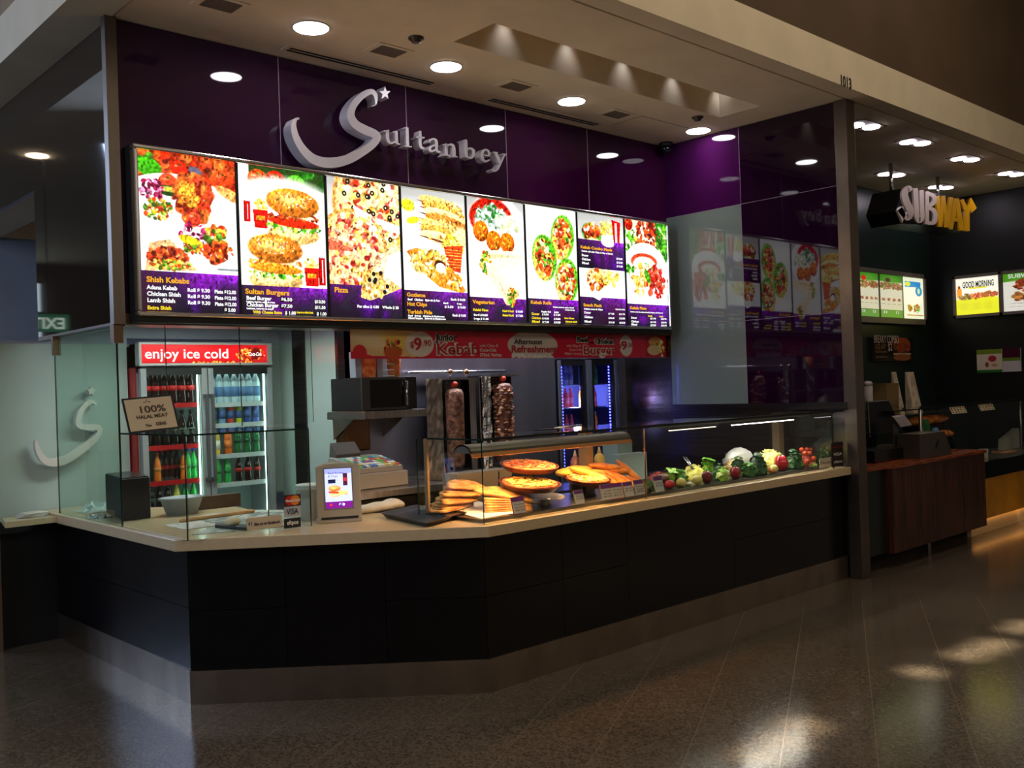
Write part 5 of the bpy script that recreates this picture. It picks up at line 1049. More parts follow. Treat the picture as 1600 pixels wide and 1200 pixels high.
brow([RB]*4, xl0, xl1, zsh[2], 'red drink bottle on the lowest visible shelf of the left blue-lit door', .7)
brow([OB]*2, xr0+.03, xr1, zsh[2], 'amber bottle on the lowest visible shelf of the right blue-lit door', .75)
point('blue_led_glow', ((fx0+fx1)/2, YB+.2, 1.5), 30, (.42, .42, 1), .05); point('blue_led_glow', ((fx0+fx1)/2, YB+.06, 1.2), 1.2, (.35, .35, 1), .05)
# ================================================================== HEATED AND CHILLED DISPLAY CASE
YC = 3.965; zr = 1.372
xL = PY(757, 810, YC).x; xJ = PY(1010, 760, YC).x; xE = PY(1303, 700, YC).x
yLb = 4.56
dcs = thing('display_case', 'long low glass display case holding breads, pizzas and salad vegetables', 'display case', (xL, YC, ZT))
pane('end_pane', pl((xL, YC+.01, ZT), (xL, yLb, ZT), (xL, yLb, zr), (xL, YC+.01, zr)), (.008, 0, 0), dcs)
pane('front_pane', pl((xL, YC, ZT), (xJ-.003, YC, ZT), (xJ-.003, YC, zr), (xL, YC, zr)), (0, .008, 0), dcs)
pane('front_pane', pl((xJ+.003, YC, ZT), (xE, YC, ZT), (xE, YC, zr), (xJ+.003, YC, zr)), (0, .008, 0), dcs)
pane('end_pane', pl((xE, YC+.01, ZT), (xE, yLb, ZT), (xE, yLb, zr), (xE, YC+.01, zr)), (-.008, 0, 0), dcs)
pane('top_pane', pl((xL, YC, zr), (XR-.035, YC, zr), (XR-.035, yLb-.1, zr), (xL, yLb-.1, zr)), (0, 0, .009), dcs)
b = B(); b.box(xL, XR-.035, YC-.003, YC+.004, zr-.002, zr+.012); b.build('front_edge_trim', BLACKM, dcs)
b = B(); b.cyl((xJ, YC+.004, ZT), (xJ, YC+.004, zr), .0055); b.build('joint_strip', mat('joint_copper', (170, 120, 84), .25, .8), dcs)
ty0 = YC+.045
b = B(); b.box(xL+.02, xE-.02, ty0, 4.52, ZT+.001, ZT+.02); b.build('deck', mat('deck_steel', (120, 118, 116), .28, 1, noise=(4, .1)), dcs)
b = B(); 
for px in (916, 1217): q = PY(px, 700, 4.5); b.box(q.x-.035, q.x+.035, 4.47, 4.54, ZT+.02, zr); b.build('support_post', mat('post_tan', (150, 120, 90), .4, .3), dcs); b = B()
b.box(xL+.03, xL+.045, 4.50, 4.53, ZT+.02, zr); b.build('support_post', mat('post_tan'), dcs)
# heat lamp
hy = 4.12; hx0, hx1 = PY(722, 703, hy).x, PY(972, 682, hy).x; hz = 1.30
hl = thing('heat_lamp', 'long curved warming lamp housing glowing orange under the case top', 'heat lamp', ((hx0+hx1)/2, hy, hz))
b = B(); pr = [(.075*math.cos(a), .048*math.sin(a)) for a in [math.pi*k/12 for k in range(13)]]; pr2 = [(y*.93, z*.85-.002) for y, z in reversed(pr)]
b.prism([(hx0, hy+y, hz+z) for y, z in pr+pr2], (hx1-hx0, 0, 0)); b.build('reflector', mat('lamp_alu', (120, 112, 102), .35, .85), hl)
b = B(); b.prism([(hx0, hy-.072, hz+.004), (hx0, hy-.085, hz-.022), (hx0, hy-.081, hz-.024), (hx0, hy-.068, hz+.002)], (hx1-hx0, 0, 0)); b.build('lower_lip', mat('lip_glow_tint', (226, 150, 84), .3, .5), hl)  # orange glow of the lamp edge put into the lip colour
b = B()
for x in (hx0, hx1-.006): b.prism([(x, hy+y, hz+z) for y, z in pr], (.006, 0, 0))
b.build('end_cap', mat('lamp_alu'), hl)
HG = emit('heat_tube', (255, 176, 96), 30)
b = B(); b.cyl((hx0+.03, hy, hz+.012), (hx0+(hx1-hx0)*.46, hy, hz+.012), .007); b.build('heat_tube', HG, hl)
b = B(); b.cyl((hx0+(hx1-hx0)*.54, hy, hz+.012), (hx1-.03, hy, hz+.012), .007); b.build('heat_tube', HG, hl)
for x in (hx0+.2, hx1-.2): b = B(); b.box(x-.008, x+.008, hy-.008, hy+.008, hz+.046, zr); b.build('hanger', STEELD, hl)
area('heat_lamp_glow', ((hx0+hx1)/2, hy, hz-.008), ((hx0+hx1)/2, hy+.12, ZT), hx1-hx0-.1, .08, 13, (1, .55, .22), 150)
# cold light strips
ly = 4.22
def strip(pa, pb, label, e, glowp):
    a, c = PY(*pa, ly), PY(*pb, ly); z = 1.315
    t = thing('case_light', label, 'light', (a.x, ly, z)); b = B(); b.box(a.x, c.x, ly-.02, ly+.03, z+.006, z+.024); b.build('housing', STEELD, t)
    b = B(); b.box(a.x+.01, c.x-.01, ly-.008, ly+.008, z, z+.006); b.build('tube', e, t)
    area('case_light_glow', ((a.x+c.x)/2, ly, z-.004), ((a.x+c.x)/2, ly-.03, ZT), c.x-a.x, .03, glowp, (1, .93, .8), 160)
strip((1045, 680), (1119, 674), 'thin pale light strip left of the brighter one in the case', emit('strip_dim', (255, 235, 200), 3), 1.6)
strip((1143, 670), (1240, 662), 'bright white light strip under the right case top', emit('strip_bright', (255, 240, 245), 16), 5.0)
b = B(); a, c = PY(1025, 672, 4.3), PY(1262, 650, 4.3); b.box(a.x, c.x, 4.28, 4.36, 1.335, 1.365); tag(b.build('cable_duct', mat('duct_grey', (120, 124, 124), .4, .5)), 'flat grey metal rail above the case light strips', 'rail')
# ------------------------------------------------------------------ breads
CRUST = mat('flatbread_crust', (226, 168, 92), .65, noise=(26, .3, (168, 104, 48)), bump=(40, .3))
CRUST2 = mat('golden_crust', (232, 150, 60), .5, noise=(14, .3, (190, 100, 34)), bump=(50, .3))
def halfmoon(name='folded_flatbread'):
    """a folded round flatbread: half disc of two layers with a soft curled fold"""
    b = B(); r0 = random.Random(len(bpy.data.objects)); n = 22; rad = .13
    def ring(k, z, w): 
        out = []
        for i in range(n+1):
            a_ = math.pi*i/n; rr = rad*k*(1+.05*math.sin(a_*5+w)+r0.uniform(-.015, .015)); out.append((rr*math.cos(a_), rr*math.sin(a_), z+.006*math.sin(a_*3+w)))
        for i in range(1, 8): out.append((-rad*k+2*rad*k*i/8, -.012*k*(1-abs(i/4-1)**2), z+.002))
        return out
    w_ = r0.uniform(0, 6); b.loft([ring(.9, 0, w_), ring(1, .005, w_), ring(.93, .0095, w_), ring(.99, .015, w_), ring(.90, .022, w_), ring(.5, .026, w_)], 0, True)
    return b
def bread_at(px, py, y, rz, tx, ty, sc_, label, grp, proto=[None]):
    p = PY(px, py, y)
    if proto[0] is None: o = halfmoon().build('folded_flatbread', CRUST); proto[0] = o
    else: o = proto[0].copy(); COL.objects.link(o)
    o.location = p; o.rotation_euler = (tx, ty, rz); o.scale = (sc_, sc_, .62); tag(o, label, 'flatbread', grp); return o
zdeck = ZT+.022
stackA = [(714+1.6*k+(3 if k % 2 else 0), 797-3.6*k, 4.42+.02*(k % 3), .35-.06*k, .02*k, .012*k, 1.32-.03*k) for k in range(11)]
for i, s_ in enumerate(stackA):
    pz = PY(s_[0], s_[1], s_[2]); wd = ('bottom', 'second', 'third', 'fourth', 'fifth', 'sixth', 'seventh', 'eighth', 'ninth', 'tenth', 'topmost')[i]
    bread_at(*s_[:3], s_[3], s_[4], s_[5], s_[6], wd + ' folded flatbread from below in the left pile', 'folded flatbreads')
stackB = [(797-.6*k, 801-3.4*k, 4.13+.006*k, -.5+.03*(k % 3), .015*k, .02*k, 1.15) for k in range(6)]+[(788, 778, 4.18, -.7, .20, .20, 1.4)]
for i, s_ in enumerate(stackB):
    wd = ('bottom', 'second', 'third', 'fourth', 'fifth', 'sixth', 'large topmost')[i]
    bread_at(*s_[:3], s_[3], s_[4], s_[5], s_[6], wd + ' folded flatbread from below in the front pile behind the first price card', 'folded flatbreads')
b = B(); q = [PZ(*k, zdeck) for k in ((672, 787), (762, 812), (812, 800), (735, 780))]; q[1].y = max(q[1].y, 4.03)
b.prism([V((min(max(p.x, xL+.03), 9), max(p.y, ty0+.005), zdeck-.0015)) for p in q], (0, 0, .002)); tag(b.build('deli_paper', mat('deli_paper', (235, 230, 220), .7)), 'white paper sheet under the flatbreads at the left end of the case', 'paper')
# ------------------------------------------------------------------ pizzas on pans
def pizza_pan(px, py, y, r, tilt, top, label, plabel, lobes=0, seed=3, pan=(120, 66, 44), tl=0):
    c = PY(px, py, y); M3 = Matrix.Rotation(tilt, 3, 'X') @ Matrix.Rotation(tl, 3, 'Y'); rr = random.Random(seed)
    pn = thing('pizza_pan', plabel, 'pan', tuple(c)); b = B()
    b.lathe(c, [(r*.82, -.03), (r*.98, 0), (r, .002), (r, .006), (r*.97, .004), (r*.80, -.022)], 44, 0, M3); b.build('pan_body', mat('pan_%d' % pan[0], pan, .3, .6), pn)
    t = thing('pizza', label, 'pizza', tuple(c)); b = B()
    b.lathe(c, [(r*.80, -.020), (r*.90, -.004), (r*.88, .010), (r*.80, .008), (r*.4, .006), (.001, .006)], 44, 0, M3, True, .006); b.build('crust', mat('pizza_crust', (220, 130, 70), .6, noise=(20, .25, (170, 74, 34)), bump=(40, .4)), t)
    ms = top; b = B()
    for k in range(230):
        a_ = rr.uniform(0, 6.28); q = r*.78*math.sqrt(rr.random()); mi = rr.randrange(len(ms))
        b.ball(c+M3 @ V((q*math.cos(a_), q*math.sin(a_), .009+rr.uniform(0, .004))), rr.uniform(.006, .014), (1.3, 1, .45), 7, 5, mi, .2)
    o = b.build('topping', ms, t); o['kind'] = 'stuff'; return c
CH1 = mat('melted_cheese', (246, 200, 96), .4); CH2 = mat('baked_cheese', (228, 140, 60), .45); TS = mat('tomato_sauce', (196, 62, 30), .4); MS = mat('mince', (140, 96, 66), .6); HB = mat('herb_green', (70, 110, 40), .6); ON = mat('pale_onion', (224, 190, 150), .5)
cA = pizza_pan(827, 727, 4.32, .185, .13, [MS, mat('mince_dark', (96, 60, 40), .6), TS, MS, CH2, TS], 'meat topped pizza on the upper pan with mince and onion', 'upper round pizza pan at left in the case', seed=1)
cB = pizza_pan(828, 755, 4.20, .19, .14, [CH1]*7+[CH2]*3+[HB], 'golden cheese pizza on the lower left pan', 'lower round pizza pan below the meat pizza', seed=2)
cC = pizza_pan(918, 748, 4.26, .155, .14, [CH1]*5+[ON]*4+[HB]+[CH2]*2, 'pale herb pizza on the pan right of the stacked ones', 'small round pizza pan right of the two stacked pans', seed=4)
for c, lab in ((cA, 'dark stand holding the two left pizza pans'),):
    st_ = thing('pizza_stand', lab, 'stand', (c.x, c.y+.05, zdeck)); b = B(); b.lathe((c.x, c.y+.06, zdeck), [(.09, 0), (.09, .006)], 24); b.build('base', BLACKM, st_)
    b = B(); b.cyl((c.x, c.y+.06, zdeck), (c.x, c.y+.06, cB.z-.045), .012); b.build('post', BLACKM, st_)
    b = B(); b.tube([(c.x-.15, c.y+.12, cB.z-.03), (c.x-.15, c.y+.12, cA.z-.03)], .005); b.tube([(c.x+.15, c.y+.12, cB.z-.03), (c.x+.15, c.y+.12, cA.z-.03)], .005); b.build('upright', BLACKM, st_)
st_ = thing('pizza_stand', 'short dark stand holding the right pizza pan', 'stand', (cC.x, cC.y+.04, zdeck)); b = B(); b.lathe((cC.x, cC.y+.04, zdeck), [(.08, 0), (.08, .006), (.012, .01), (.012, cC.z-zdeck-.035)], 24); b.build('stand_body', BLACKM, st_)
p = PY(850, 775, 4.16); b = B(); b.lathe((p.x, p.y, p.z), [(.05, -.02), (.12, -.004), (.13, .002), (.12, .002), (.05, -.014)], 36, 0, Matrix.Rotation(.1, 3, 'X')); b.cyl((p.x, p.y, zdeck), (p.x, p.y, p.z-.015), .04); tag(b.build('serving_plate', mat('silver_plate', (170, 166, 160), .25, .7)), 'shiny oval plate under the lower left pizza pan', 'plate')
# ------------------------------------------------------------------ long golden pide breads
def loaf(px, py, y, L, W, Hh, rz, ry, label, m=CRUST2, rx=0):
    c = PY(px, py, y); b = B(); rings = []; n = 12; k = 14
    for i in range(n+1):
        u = -1+2*i/n; s_ = math.sqrt(max(0.0004, 1-abs(u)**2.4)); rings.append([V((u*L/2, W/2*s_*math.cos(2*math.pi*j/k), Hh/2*s_*(math.sin(2*math.pi*j/k))*(1+.05*math.sin(7*u+j)))) for j in range(k)])
    M3 = Matrix.Rotation(rz, 3, 'Z') @ Matrix.Rotation(ry, 3, 'Y') @ Matrix.Rotation(rx, 3, 'X'); b.loft([[M3 @ q for q in r] for r in rings], 0, True)
    o = b.build('pide_bread', m); o.location = c; return tag(o, label, 'bread', 'golden pide breads')
YEL = mat('bright_crust', (250, 200, 90), .5, noise=(12, .2, (230, 160, 60)))
loafs = [(888, 738, 4.42, .26, .11, .06, .2, .05, 'plump bread behind the upper pizza pan at its right', YEL), (905, 733, 4.46, .22, .10, .05, -.1, .1, 'small pale bread at the back above the herb pizza', YEL),
 (922, 741, 4.30, .30, .09, .05, -.55, .35, 'brightest long yellow bread leaning over the herb pizza', YEL), (948, 742, 4.34, .26, .09, .05, -.4, .3, 'second long bread just right of the brightest one', YEL),
 (935, 728, 4.44, .2, .09, .05, .1, .1, 'short bread at the back near the tan post', CRUST2), (950, 730, 4.38, .25, .10, .05, -.2, .15, 'wide bread on top right of the tan post', CRUST2),
 (968, 736, 4.36, .24, .1, .05, -.1, .1, 'broad orange bread in the middle of the right heap', CRUST2), (985, 738, 4.32, .26, .08, .045, -.9, .75, 'steep seeded bread at the right end of the heap', CRUST2),
 (967, 750, 4.22, .24, .065, .045, -.9, .6, 'slim bread leaning behind the third price card', CRUST2), (955, 752, 4.24, .22, .065, .045, -.9, .6, 'slim bread leaning behind the second price card', CRUST2),
 (978, 752, 4.20, .22, .065, .045, -.8, .6, 'slim bread leaning behind the fourth price card', CRUST2), (940, 758, 4.22, .18, .08, .05, -.6, .4, 'dark bread end low beside the first of the four cards', CRUST2), (995, 755, 4.22, .18, .07, .045, -.8, .6, 'low bread end touching the copper glass joint', CRUST2)]
for a in loafs: loaf(*a)
q0 = PY(965, 770, 4.3); b = B(); b.prism([(PY(925, 770, 4.3).x, 4.12, zdeck), (xJ-.01, 4.12, zdeck), (xJ-.01, 4.5, zdeck+.13), (PY(925, 770, 4.3).x, 4.5, zdeck+.13)], (0, 0, .01)); b.box(PY(925, 770, 4.3).x, xJ-.01, 4.48, 4.5, zdeck, zdeck+.13); tag(b.build('sloped_tray', mat('tray_brown', (90, 60, 44), .4, .6)), 'sloped metal tray under the golden breads', 'tray')
# ------------------------------------------------------------------ price cards
def price_card(px, py0, py1, wpx, label, frame, lines):
    y = YC+.03; a = PY(px, py1, y); c = PY(px+wpx, py1, y); top = PY(px, py0, y); a.z = ZT+.022 if abs(a.z-ZT) < .05 else a.z; hh = min(top.z-a.z, .11); wd = c.x-a.x
    t = thing('price_card', label, 'price card', tuple(a), 'price cards along the case glass'); tl = V((0, .25, 1)).normalized(); nn = V((0, -1, .25)).normalized()
    x = V((1, 0, .0)); b = B(); b.prism([a, a+x*wd, a+x*wd+tl*hh, a+tl*hh], -nn*.004); b.box(a.x, a.x+wd, a.y+.005, a.y+.04, a.z, a.z+.004); b.build('holder', mat('holder_'+frame[0], frame[1], .3), t)
    b = B(); m_ = .004; b.prism([a+x*m_+tl*m_+nn*.001, a+x*(wd-m_)+tl*m_+nn*.001, a+x*(wd-m_)+tl*(hh*.72)+nn*.001, a+x*m_+tl*hh*.72+nn*.001], -nn*.001); b.build('card', mat('card_grey', (190, 190, 190), .6), t)
    b = B(); b.prism([a+x*m_+tl*hh*.72+nn*.001, a+x*(wd-m_)+tl*hh*.72+nn*.001, a+x*(wd-m_)+tl*(hh-m_)+nn*.001, a+x*m_+tl*(hh-m_)+nn*.001], -nn*.001); b.build('purple_header', mat('card_purple', (104, 40, 120), .5), t)
    b = B()
    for i, s in enumerate(lines): put_text(b, s, a+x*(wd*.14)+tl*(hh*(.52-.17*i))+nn*.003, x, tl, .014, fit=wd*.72)
    b.build('lettering', mat('card_ink', (40, 40, 50), .6), t, normals=False)
PUR = ('purple', (90, 24, 96)); PNK = ('pink', (210, 40, 70)); CLR = ('clear', (120, 124, 122))
for px, y0, y1, wpx, lab, fr_, ln in ((803, 777, 804, 20, 'price card in a purple holder before the front flatbread pile', PUR, ['Gozleme', 'Spinach', '$8.50']), (900, 766, 789, 15, 'price card in a dark holder below the herb pizza', CLR, ['PIZZA', '$4.80']),
    (942, 757, 782, 17, 'first of four price cards under the golden breads', CLR, ['Turkish', 'Pide', '$9.00']), (958, 755, 781, 18, 'price card in a pink holder, second of the four together', PNK, ['Pide', 'Chicken', '$9.00']),
    (977, 753, 778, 15, 'third of the four price cards, clear holder with pink side', CLR, ['Beef', '$9.00']), (994, 750, 773, 15, 'fourth of the price cards, left of the copper glass joint', CLR, ['Salami', 'Pide', '$9.00']), (1025, 744, 767, 14, 'single price card right of the copper glass joint', CLR, ['Salad', '$7.00'])):
    price_card(px, y0, y1, wpx, lab, fr_, ln)
# ------------------------------------------------------------------ vegetables
zd = ZT+.022
def at(px, y): p = PY(px, 740, y); return V((p.x, y, zd))
def capsicum(px, y, r, col, label, z=0):
    c = at(px, y)+V((0, 0, r*.95+z)); t = thing('capsicum', label, 'vegetable', tuple(c)); b = B()
    b.ball(c, r, (.92, .92, 1.12), 24, 14, 0, 0, None, lambda a, th: 1+.09*math.cos(4*a)*math.sin(th)-.15*max(0, math.cos(th))**6-.1*max(0, -math.cos(th))**5); b.build('fruit', mat('capsicum_%d' % col[0], col, .18, coat=.3), t)
    b = B(); b.cyl(c+V((0, 0, r*.85)), c+V((.004, 0, r*1.25)), r*.13, r*.09); b.build('stem', mat('stem_green', (70, 110, 40), .6), t)
def rough_ball(nm_, px, y, r, m, label, cat, sq=(1, 1, .85), z=0, jit=.03):
    c = at(px, y)+V((0, 0, r*sq[2]+z)); b = B(); b.ball(c, r, sq, 20, 12, 0, jit); return tag(b.build(nm_, m), label, cat)
def leafy(nm_, px, y, r, h, m, label, n=60, seed=1, leaf=.03, cat='vegetable', z=0, frill=True):
    rr = random.Random(seed); c = at(px, y)+V((0, 0, z)); b = B()
    for k in range(n):
        d = V((rr.gauss(0, 1), rr.gauss(0, 1), abs(rr.gauss(0, 1))*1.2+.2)).normalized(); p = c+V((d.x*r*rr.uniform(.55, 1), d.y*r*rr.uniform(.55, 1), d.z*h*rr.uniform(.5, 1)))
        s_ = leaf*rr.uniform(.6, 1.2); u = d.cross(V((rr.random(), rr.random(), rr.random()))).normalized(); v = d.cross(u); m_ = 9; vs = [p+d*s_*.2]
        for j in range(m_): a_ = 2*math.pi*j/m_; q = s_*(1+(.25*math.sin(4*a_+k) if frill else 0)); vs.append(p+u*q*math.cos(a_)+v*q*math.sin(a_)+d*rr.uniform(-.3, .3)*s_)
        b.add(vs, [(0, j+1, (j+1) % m_+1) for j in range(m_)], rr.randrange(len(m)), True)
    b.ball(c+V((0, 0, h*.4)), r*.7, (1, 1, h/r*.6), 12, 8, 0, 0, None, None, c.z)
    return tag(b.build(nm_, m, normals=False), label, cat)
LG = [mat('lettuce_light', (150, 200, 60), .45), mat('lettuce_mid', (96, 160, 40), .45)]; DG = [mat('kale_dark', (26, 66, 24), .55), mat('kale_mid', (44, 96, 34), .55)]; PG = [mat('lettuce_pale', (196, 214, 110), .45), LG[0]]
POT = mat('potato_yellow', (206, 196, 110), .5, noise=(12, .08)); RED = (150, 16, 26)
leafy('parsley_bunch', 1014, 4.10, .05, .09, DG, 'dark parsley bunch directly right of the copper glass joint', 60, 1, .02)
leafy('lettuce_leaf', 1046, 4.24, .06, .12, LG, 'bright green lettuce leaf above the red beetroot', 14, 2, .045); leafy('lettuce_leaf', 1063, 4.22, .05, .10, LG, 'second lettuce leaf between the beetroot and grated cheese', 12, 3, .04)
rough_ball('beetroot', 1046, 4.07, .036, mat('beet_red', (170, 24, 40), .3), 'round red beetroot beside the single price card', 'vegetable', (1, 1, .8))
rough_ball('potato', 1064, 4.07, .036, POT, 'first small yellow potato, right of the red beetroot', 'vegetable'); rough_ball('potato', 1089, 4.07, .037, POT, 'second yellow potato, left of the first dark red capsicum', 'vegetable')
rough_ball('onion_slices', 1076, 4.06, .02, mat('onion_white', (220, 210, 190), .4), 'small pale onion piece between the first two potatoes', 'vegetable', (1.2, 1, .7))
rough_ball('mushroom_cap', 1036, 4.22, .04, mat('mushroom_brown', (130, 96, 80), .6), 'brown mushroom heap behind the single price card', 'vegetable', (1.3, 1, .7), .03)
def mound(nm_, px, y, rx, ry, h, m, label, n=160, seed=3, cat='cheese', ln=.03, z=0):
    rr = random.Random(seed); c = at(px, y)+V((0, 0, z)); b = B(); b.ball(c, 1, (rx*.93, ry*.93, h*.9), 20, 12, 0, 0, None, None, c.z)
    for k in range(n):
        a_ = rr.uniform(0, 6.28); t_ = math.acos(rr.uniform(0, 1)); p = c+V((rx*math.sin(t_)*math.cos(a_), ry*math.sin(t_)*math.sin(a_), h*math.cos(t_))); d = V((rr.gauss(0, 1), rr.gauss(0, 1), rr.gauss(0, .5))).normalized()*ln*rr.uniform(.4, 1)
        b.cyl(p-d/2, p+d/2, .0028, .0028, 5, rr.randrange(len(m)), False)
    return tag(b.build(nm_, m), label, cat, None, 'stuff')
CHS = [mat('grated_cheese', (246, 236, 120), .5), mat('grated_cheese2', (250, 244, 160), .5)]
mound('grated_cheese', 1086, 4.28, .10, .09, .11, CHS, 'small heap of grated cheese behind the potatoes', 120, 3)
mound('shredded_carrot', 1150, 4.30, .11, .09, .12, [mat('salad_pale', (210, 190, 130), .5), mat('salad_orange', (200, 150, 80), .5)], 'pale shredded salad heap in front of the plastic bag', 150, 5, 'salad')
mound('grated_cheese', 1203, 4.26, .15, .12, .155, CHS, 'large heap of grated cheese behind the tallest red capsicum', 280, 4)
mound('salsa_mix', 1030, 4.34, .10, .08, .08, [mat('salsa_red', (170, 60, 44), .4), mat('salsa_orange', (210, 120, 60), .4)], 'red chopped salad heap at the left of the cold section', 90, 8, 'salad')
leafy('lettuce_leaf', 1107, 4.22, .055, .16, LG, 'tall lettuce leaf standing above the first dark capsicum', 14, 6, .045)
capsicum(1104, 4.07, .044, (110, 12, 28), 'first dark red capsicum, left of the frilly lettuce')
leafy('broccoli_head', 1121, 4.16, .07, .125, DG, 'dark leafy broccoli behind the first dark red capsicum', 110, 7, .016)
leafy('frilly_lettuce', 1130, 4.07, .05, .10, PG, 'pale frilly lettuce between the first two capsicums', 40, 8, .028)
capsicum(1149, 4.07, .044, (140, 14, 24), 'second red capsicum, right of the frilly lettuce')
leafy('broccoli_head', 1155, 4.19, .07, .15, DG, 'dark broccoli head behind the second red capsicum', 120, 9, .018)
leafy('curly_lettuce', 1170, 4.08, .055, .11, [LG[1], DG[1]], 'mid green curly lettuce right of the second capsicum', 50, 10, .03)
leafy('kale_bunch', 1185, 4.10, .065, .17, DG, 'tall dark kale bunch left of the orange carrot', 90, 11, .035)
b = B(); p = at(1202, 4.06); b.cyl(p+V((-.03, 0, .03)), p+V((.03, -.02, .012)), .018, .010); b.ball(p+V((-.03, 0, .03)), .018); tag(b.build('carrot', mat('carrot_orange', (226, 120, 40), .4)), 'orange carrot behind the third potato', 'vegetable')
rough_ball('potato', 1209, 4.06, .037, POT, 'third yellow potato, in front of the tallest red capsicum', 'vegetable')
capsicum(1221, 4.11, .062, (176, 20, 36), 'tallest bright red capsicum near the right light strip')
leafy('kale_bunch', 1240, 4.12, .075, .15, DG, 'dark kale bunch right of the tallest capsicum', 100, 12, .03)
leafy('curly_lettuce', 1248, 4.08, .04, .09, [DG[1], LG[1]], 'small curly green bunch near the cherry tomatoes', 34, 13, .024)
for i, (px, zz, yy) in enumerate(((1254, .11, 4.2), (1262, .105, 4.22), (1268, .10, 4.2), (1259, .085, 4.15), (1266, .08, 4.16), (1264, .03, 4.08), (1272, .045, 4.09))):
    o = rough_ball('cherry_tomato', px, yy, .02, mat('tomato_orange', (196, 66, 30), .25), ('upper left', 'topmost', 'upper right', 'middle left', 'middle right', 'lowest front', 'lower right')[i]+' one of the small orange cherry tomatoes by the right kale bunch', 'tomato', (1, 1, .95), zz, 0); o['group'] = 'cherry tomatoes'
mound('tomato_base', 1262, 4.2, .07, .06, .11, [mat('salsa_red'), mat('salsa_orange')], 'chopped tomato heap under the cherry tomatoes', 60, 9, 'salad')
mound('green_salad', 1287, 4.16, .09, .08, .12, DG, 'dark green chopped salad heap at the right end', 200, 10, 'salad', .04)
mound('mixed_salad', 1272, 4.06, .035, .03, .03, [LG[0], mat('onion_white'), mat('salsa_red')], 'little mixed salad portion left of the white card', 40, 11, 'salad', .02)
bagc = at(1155, 4.42); b = B(); rr = random.Random(3); b.ball(bagc+V((0, 0, .07)), .15, (1.3, .42, .72), 24, 14, 0, .09, None, None, bagc.z); bo_ = b.build('plastic_bag', mat('bag_plastic', (170, 170, 165), .3, trans=.3)); tag(bo_, 'crumpled translucent plastic bag behind the broccoli', 'bag')
tn = thing('serving_tongs', 'steel serving tongs leaning behind the small cheese heap', 'tongs', tuple(at(1080, 4.35)))
for px_ in (1068, 1072): p, q = PY(px_, 714, 4.33), PY(1083, 733, 4.25); b = B(); b.cyl(p, q+V(((px_-1070)*.004, 0, 0)), .005); b.build('arm', CHROME, tn)
b = B(); b.box(PY(1010, 740, 4.1).x+.03, xE-.03, 4.02, 4.5, ZT+.02, ZT+.0215); tag(b.build('cold_deck_mat', mat('deck_black', (20, 22, 22), .3)), 'black mat under the salad vegetables', 'mat')
# containers behind the case
def jar(px, py0, py1, w_, y, m, capm, label, nm_='sauce_bottle'):
    p0, p1 = PY(px, py1, y), PY(px, py0, y); r = w_; h = p1.z-zd; t = thing(nm_, label, 'bottle', (p0.x, y, zd)); b = B(); b.lathe((p0.x, y, zd), [(r, 0), (r, h*.7), (r*.8, h*.78), (r*.4, h*.84)], 20); b.build('bottle_body', m, t)
    b = B(); b.lathe((p0.x, y, zd+h*.84), [(r*.45, 0), (r*.2, h*.1), (r*.1, h*.16)], 14); b.build('nozzle', capm, t)
jar(937, 698, 728, .038, 4.60, mat('mustard', (216, 180, 90), .4), mat('nozzle_cream', (220, 200, 140), .4), 'yellow squeeze sauce bottle right of the tan post')
jar(899, 703, 730, .034, 4.60, mat('pink_sauce', (150, 96, 90), .4), mat('nozzle_white', (200, 190, 190), .4), 'dull pink squeeze sauce bottle left of the tan post')
bb = thing('worktop_rear', 'rear steel bench behind the display case', 'bench', (5, 4.9, 0)); b = B(); b.box(3.85, XR-.04, 4.64, 5.0, ZT-.04, ZT+.02); b.build('bench_top', STEELD, bb); b = B(); b.box(3.9, XR-.06, 4.66, 4.98, 0, ZT-.04); b.build('bench_body', BLACKM, bb)
p = PY(965, 700, 4.8); t = thing('white_container', 'pale tall container behind the golden breads', 'container', (p.x, 4.8, zd)); b = B(); q = PY(980, 690, 4.8); b.box(p.x-.06, q.x, 4.75, 4.9, ZT+.021, PY(965, 690, 4.8).z); b.build('container_body', mat('pale_teal', (140, 160, 160), .4), t, bevel=.006)
p = PY(985, 720, 4.8); b = B(); b.box(PY(962, 720, 4.7).x, PY(1004, 720, 4.7).x, 4.66, 4.74, ZT+.021, PY(985, 708, 4.7).z); tag(b.build('napkin_pack', mat('pale_teal')), 'low pale pack in front of the tall container', 'pack')
b = B(); b.box(PY(706, 740, 4.85).x, PY(792, 740, 4.85).x, 4.8, 4.95, ZT+.021, PY(750, 736, 4.85).z); tag(b.build('grey_box', mat('box_greige', (130, 120, 105), .5)), 'grey card box behind the flatbread piles', 'box')
# spatula on the case top
z = zr+.012; a = PZ(842, 672, z); a = PY(840, 671, 4.2); c = PY(866, 666, 4.2); e = PY(908, 664, 4.2)
for q in (a, c, e): q.z = z+.006
t = thing('kebab_slicer', 'long-handled dark flat scoop lying on the case top glass', 'utensil', tuple(a)); b = B(); b.prism([a+V((0, -.02, 0)), c+V((0, -.05, 0)), c+V((0, .05, 0)), a+V((0, .03, 0))], (0, 0, .006)); b.build('blade', mat('blade_dark', (40, 40, 44), .3, .6), t)
b = B(); b.cyl(c+V((0, 0, .005)), e+V((0, 0, .012)), .008); b.build('handle', CHROME, t)
